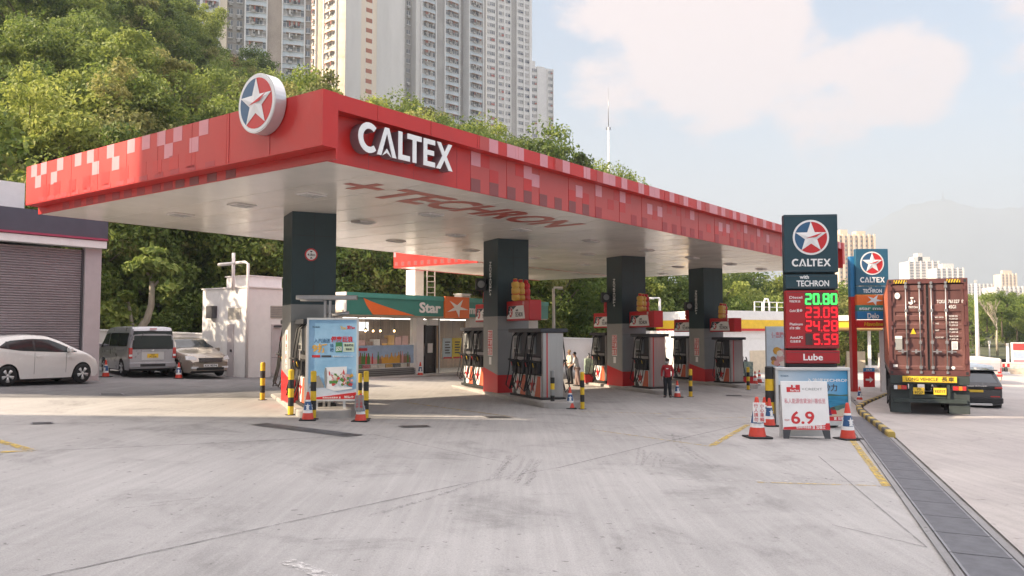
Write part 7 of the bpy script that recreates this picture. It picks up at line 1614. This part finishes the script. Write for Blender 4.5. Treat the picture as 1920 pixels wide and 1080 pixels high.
    for j in range(nv + 1):
        ph = (PI * .52) * j / nv
        for i in range(nu):
            a = 2 * PI * i / nu; fr = math.sin(a) < -.2; r = .088 if not fr else .080; p2 = ph * (1.0 if not fr else .62) * (1.25 if math.sin(a) > .2 else 1); vs.append((r * k * math.sin(p2) * math.cos(a), .012 * k + r * 1.16 * k * math.sin(p2) * math.sin(a), .015 * k + r * 1.05 * k * math.cos(p2)))
    for j in range(nv):
        for i in range(nu): fs.append((j * nu + i, j * nu + (i + 1) % nu, (j + 1) * nu + (i + 1) % nu, (j + 1) * nu + i))
    b.add(vs, fs, hair, True); b.build('hair', t)
    b = MB(); b.M = Mh
    for s in (-1, 1): b.box(*sorted((s * .022 * k, s * .042 * k)), -.094 * k, -.082 * k, -.012 * k, .0, M['black'])
    b.build('eye', t); b = MB(); b.M = Mh; b.prism([(-.012 * k, -.045 * k), (.012 * k, -.045 * k), (.004 * k, -.008 * k), (-.004 * k, -.008 * k)], .03 * k, SKN); o = b.build('nose', t); o.location.y -= .104 * k
    for s in (-1, 1): b = MB(); b.M = Mh @ Matrix.Translation((s * .078 * k, .01 * k, -.02 * k)); b.lathe([(.004 * k, -.03 * k), (.016 * k, -.012 * k), (.018 * k, .01 * k), (.006 * k, .026 * k)], SKN, 8); b.build('ear', t)
    if mask:
        b = MB(); b.M = Mh; vs = []; n = 8
        for j, (z, r) in enumerate(((-.015, .094), (-.05, .104), (-.085, .096), (-.10, .075))):
            for i in range(n + 1): a = PI + PI * i / n; vs.append((r * k * math.cos(a) * .86, r * k * math.sin(a) * 1.06 + .004, z * k))
        b.add(vs, [(j * 9 + i, j * 9 + i + 1, (j + 1) * 9 + i + 1, (j + 1) * 9 + i) for j in range(3) for i in range(n)], mask, True); b.build('face_mask', t)
    else: b = MB(); b.M = Mh; b.box(-.022 * k, .022 * k, -.092 * k, -.08 * k, -.066 * k, -.060 * k, mat('lips', (.26, .09, .07), .5)); b.build('mouth', t)
    if cap: b = MB(); b.M = Mh; b.lathe([(.094 * k, .02 * k), (.097 * k, .05 * k), (.085 * k, .09 * k), (.05 * k, .115 * k), (.001, .12 * k)], cap, 14); b.box(-.07 * k, .07 * k, -.17 * k, -.08 * k, .018 * k, .028 * k, cap, .004); b.build('cap', t)
    if collar: b = MB(); b.box(-.05 * k, .05 * k, -.135 * k + y(1.3) * k, -.128 * k + y(1.3) * k, 1.26 * k, 1.30 * k, collar); b.build('chest_badge', t)
    return t
hang = (((.235, .0, 1.12), (.25, -.06, .88)), ((.235, .0, 1.12), (.25, -.06, .88)))
ABLK = mat('cloth_black', (.02, .021, .025), .85, var=.2, scale=12); ARED = mat('cloth_red', (.42, .022, .03), .8, var=.15, scale=10); AWHT = mat('cloth_white', (.66, .65, .64), .85, var=.08, scale=10); ACRM = mat('cloth_cream', (.60, .54, .46), .85, var=.1, scale=10); ATAN = mat('cloth_mauve_brown', (.24, .17, .155), .85, var=.15, scale=10)
def height_at(px, top, base): p = gp(px, base); return p, (base - top) / F * p.y
p, h = height_at(1252, 673, 745)
person(p, -.25, h, 'attendant in a red jacket, black trousers and white face mask by the third island', ARED, ABLK, HAIRB, (((.25, .03, 1.13), (.26, -.04, .90)), ((.24, .04, 1.12), (.22, -.05, .90))), .03, .11, .06, AWHT, ABLK, collar=M['white'])
p, h = height_at(1069, 656, 720)
person(p, -1.2, h, 'man with light hair in a cream shirt and dark trousers standing left of another man', ACRM, ABLK, HAIRG, (((.23, -.02, 1.13), (.18, -.20, 1.02)), ((.23, -.02, 1.13), (.18, -.20, 1.02))), .06, .08, .05, sleeves=1)
p, h = height_at(1083, 660, 724)
person(p, -1.9, h, 'dark haired man in a white short sleeved shirt and mauve trousers leaning beside a pump', AWHT, ATAN, HAIRB, (((.23, -.08, 1.14), (.20, -.30, 1.05)), ((.23, -.05, 1.13), (.16, -.28, 1.0))), .22, .10, .10, sleeves=.5)
# ------------------------------------------------------------------ the hazy air round everything
m = bpy.data.materials.new('haze_air'); m.use_nodes = True; n = m.node_tree; n.nodes.clear(); o_ = n.nodes.new('ShaderNodeOutputMaterial'); v = n.nodes.new('ShaderNodeVolumePrincipled')
v.inputs['Color'].default_value = (.385, .435, .505, 1); v.inputs['Density'].default_value = HAZE; v.inputs['Anisotropy'].default_value = .1; n.links.new(v.outputs[0], o_.inputs['Volume'])
b = MB(); b.box(-7200, 7200, -400, 7400, -6, 760, m); hz_ = b.build('haze'); tag(hz_, 'pale haze filling the air towards the far mountain', 'haze', kind='stuff')
for s_ in list(bpy.data.scenes):
    if s_.name == 'text_tmp': bpy.data.scenes.remove(s_)
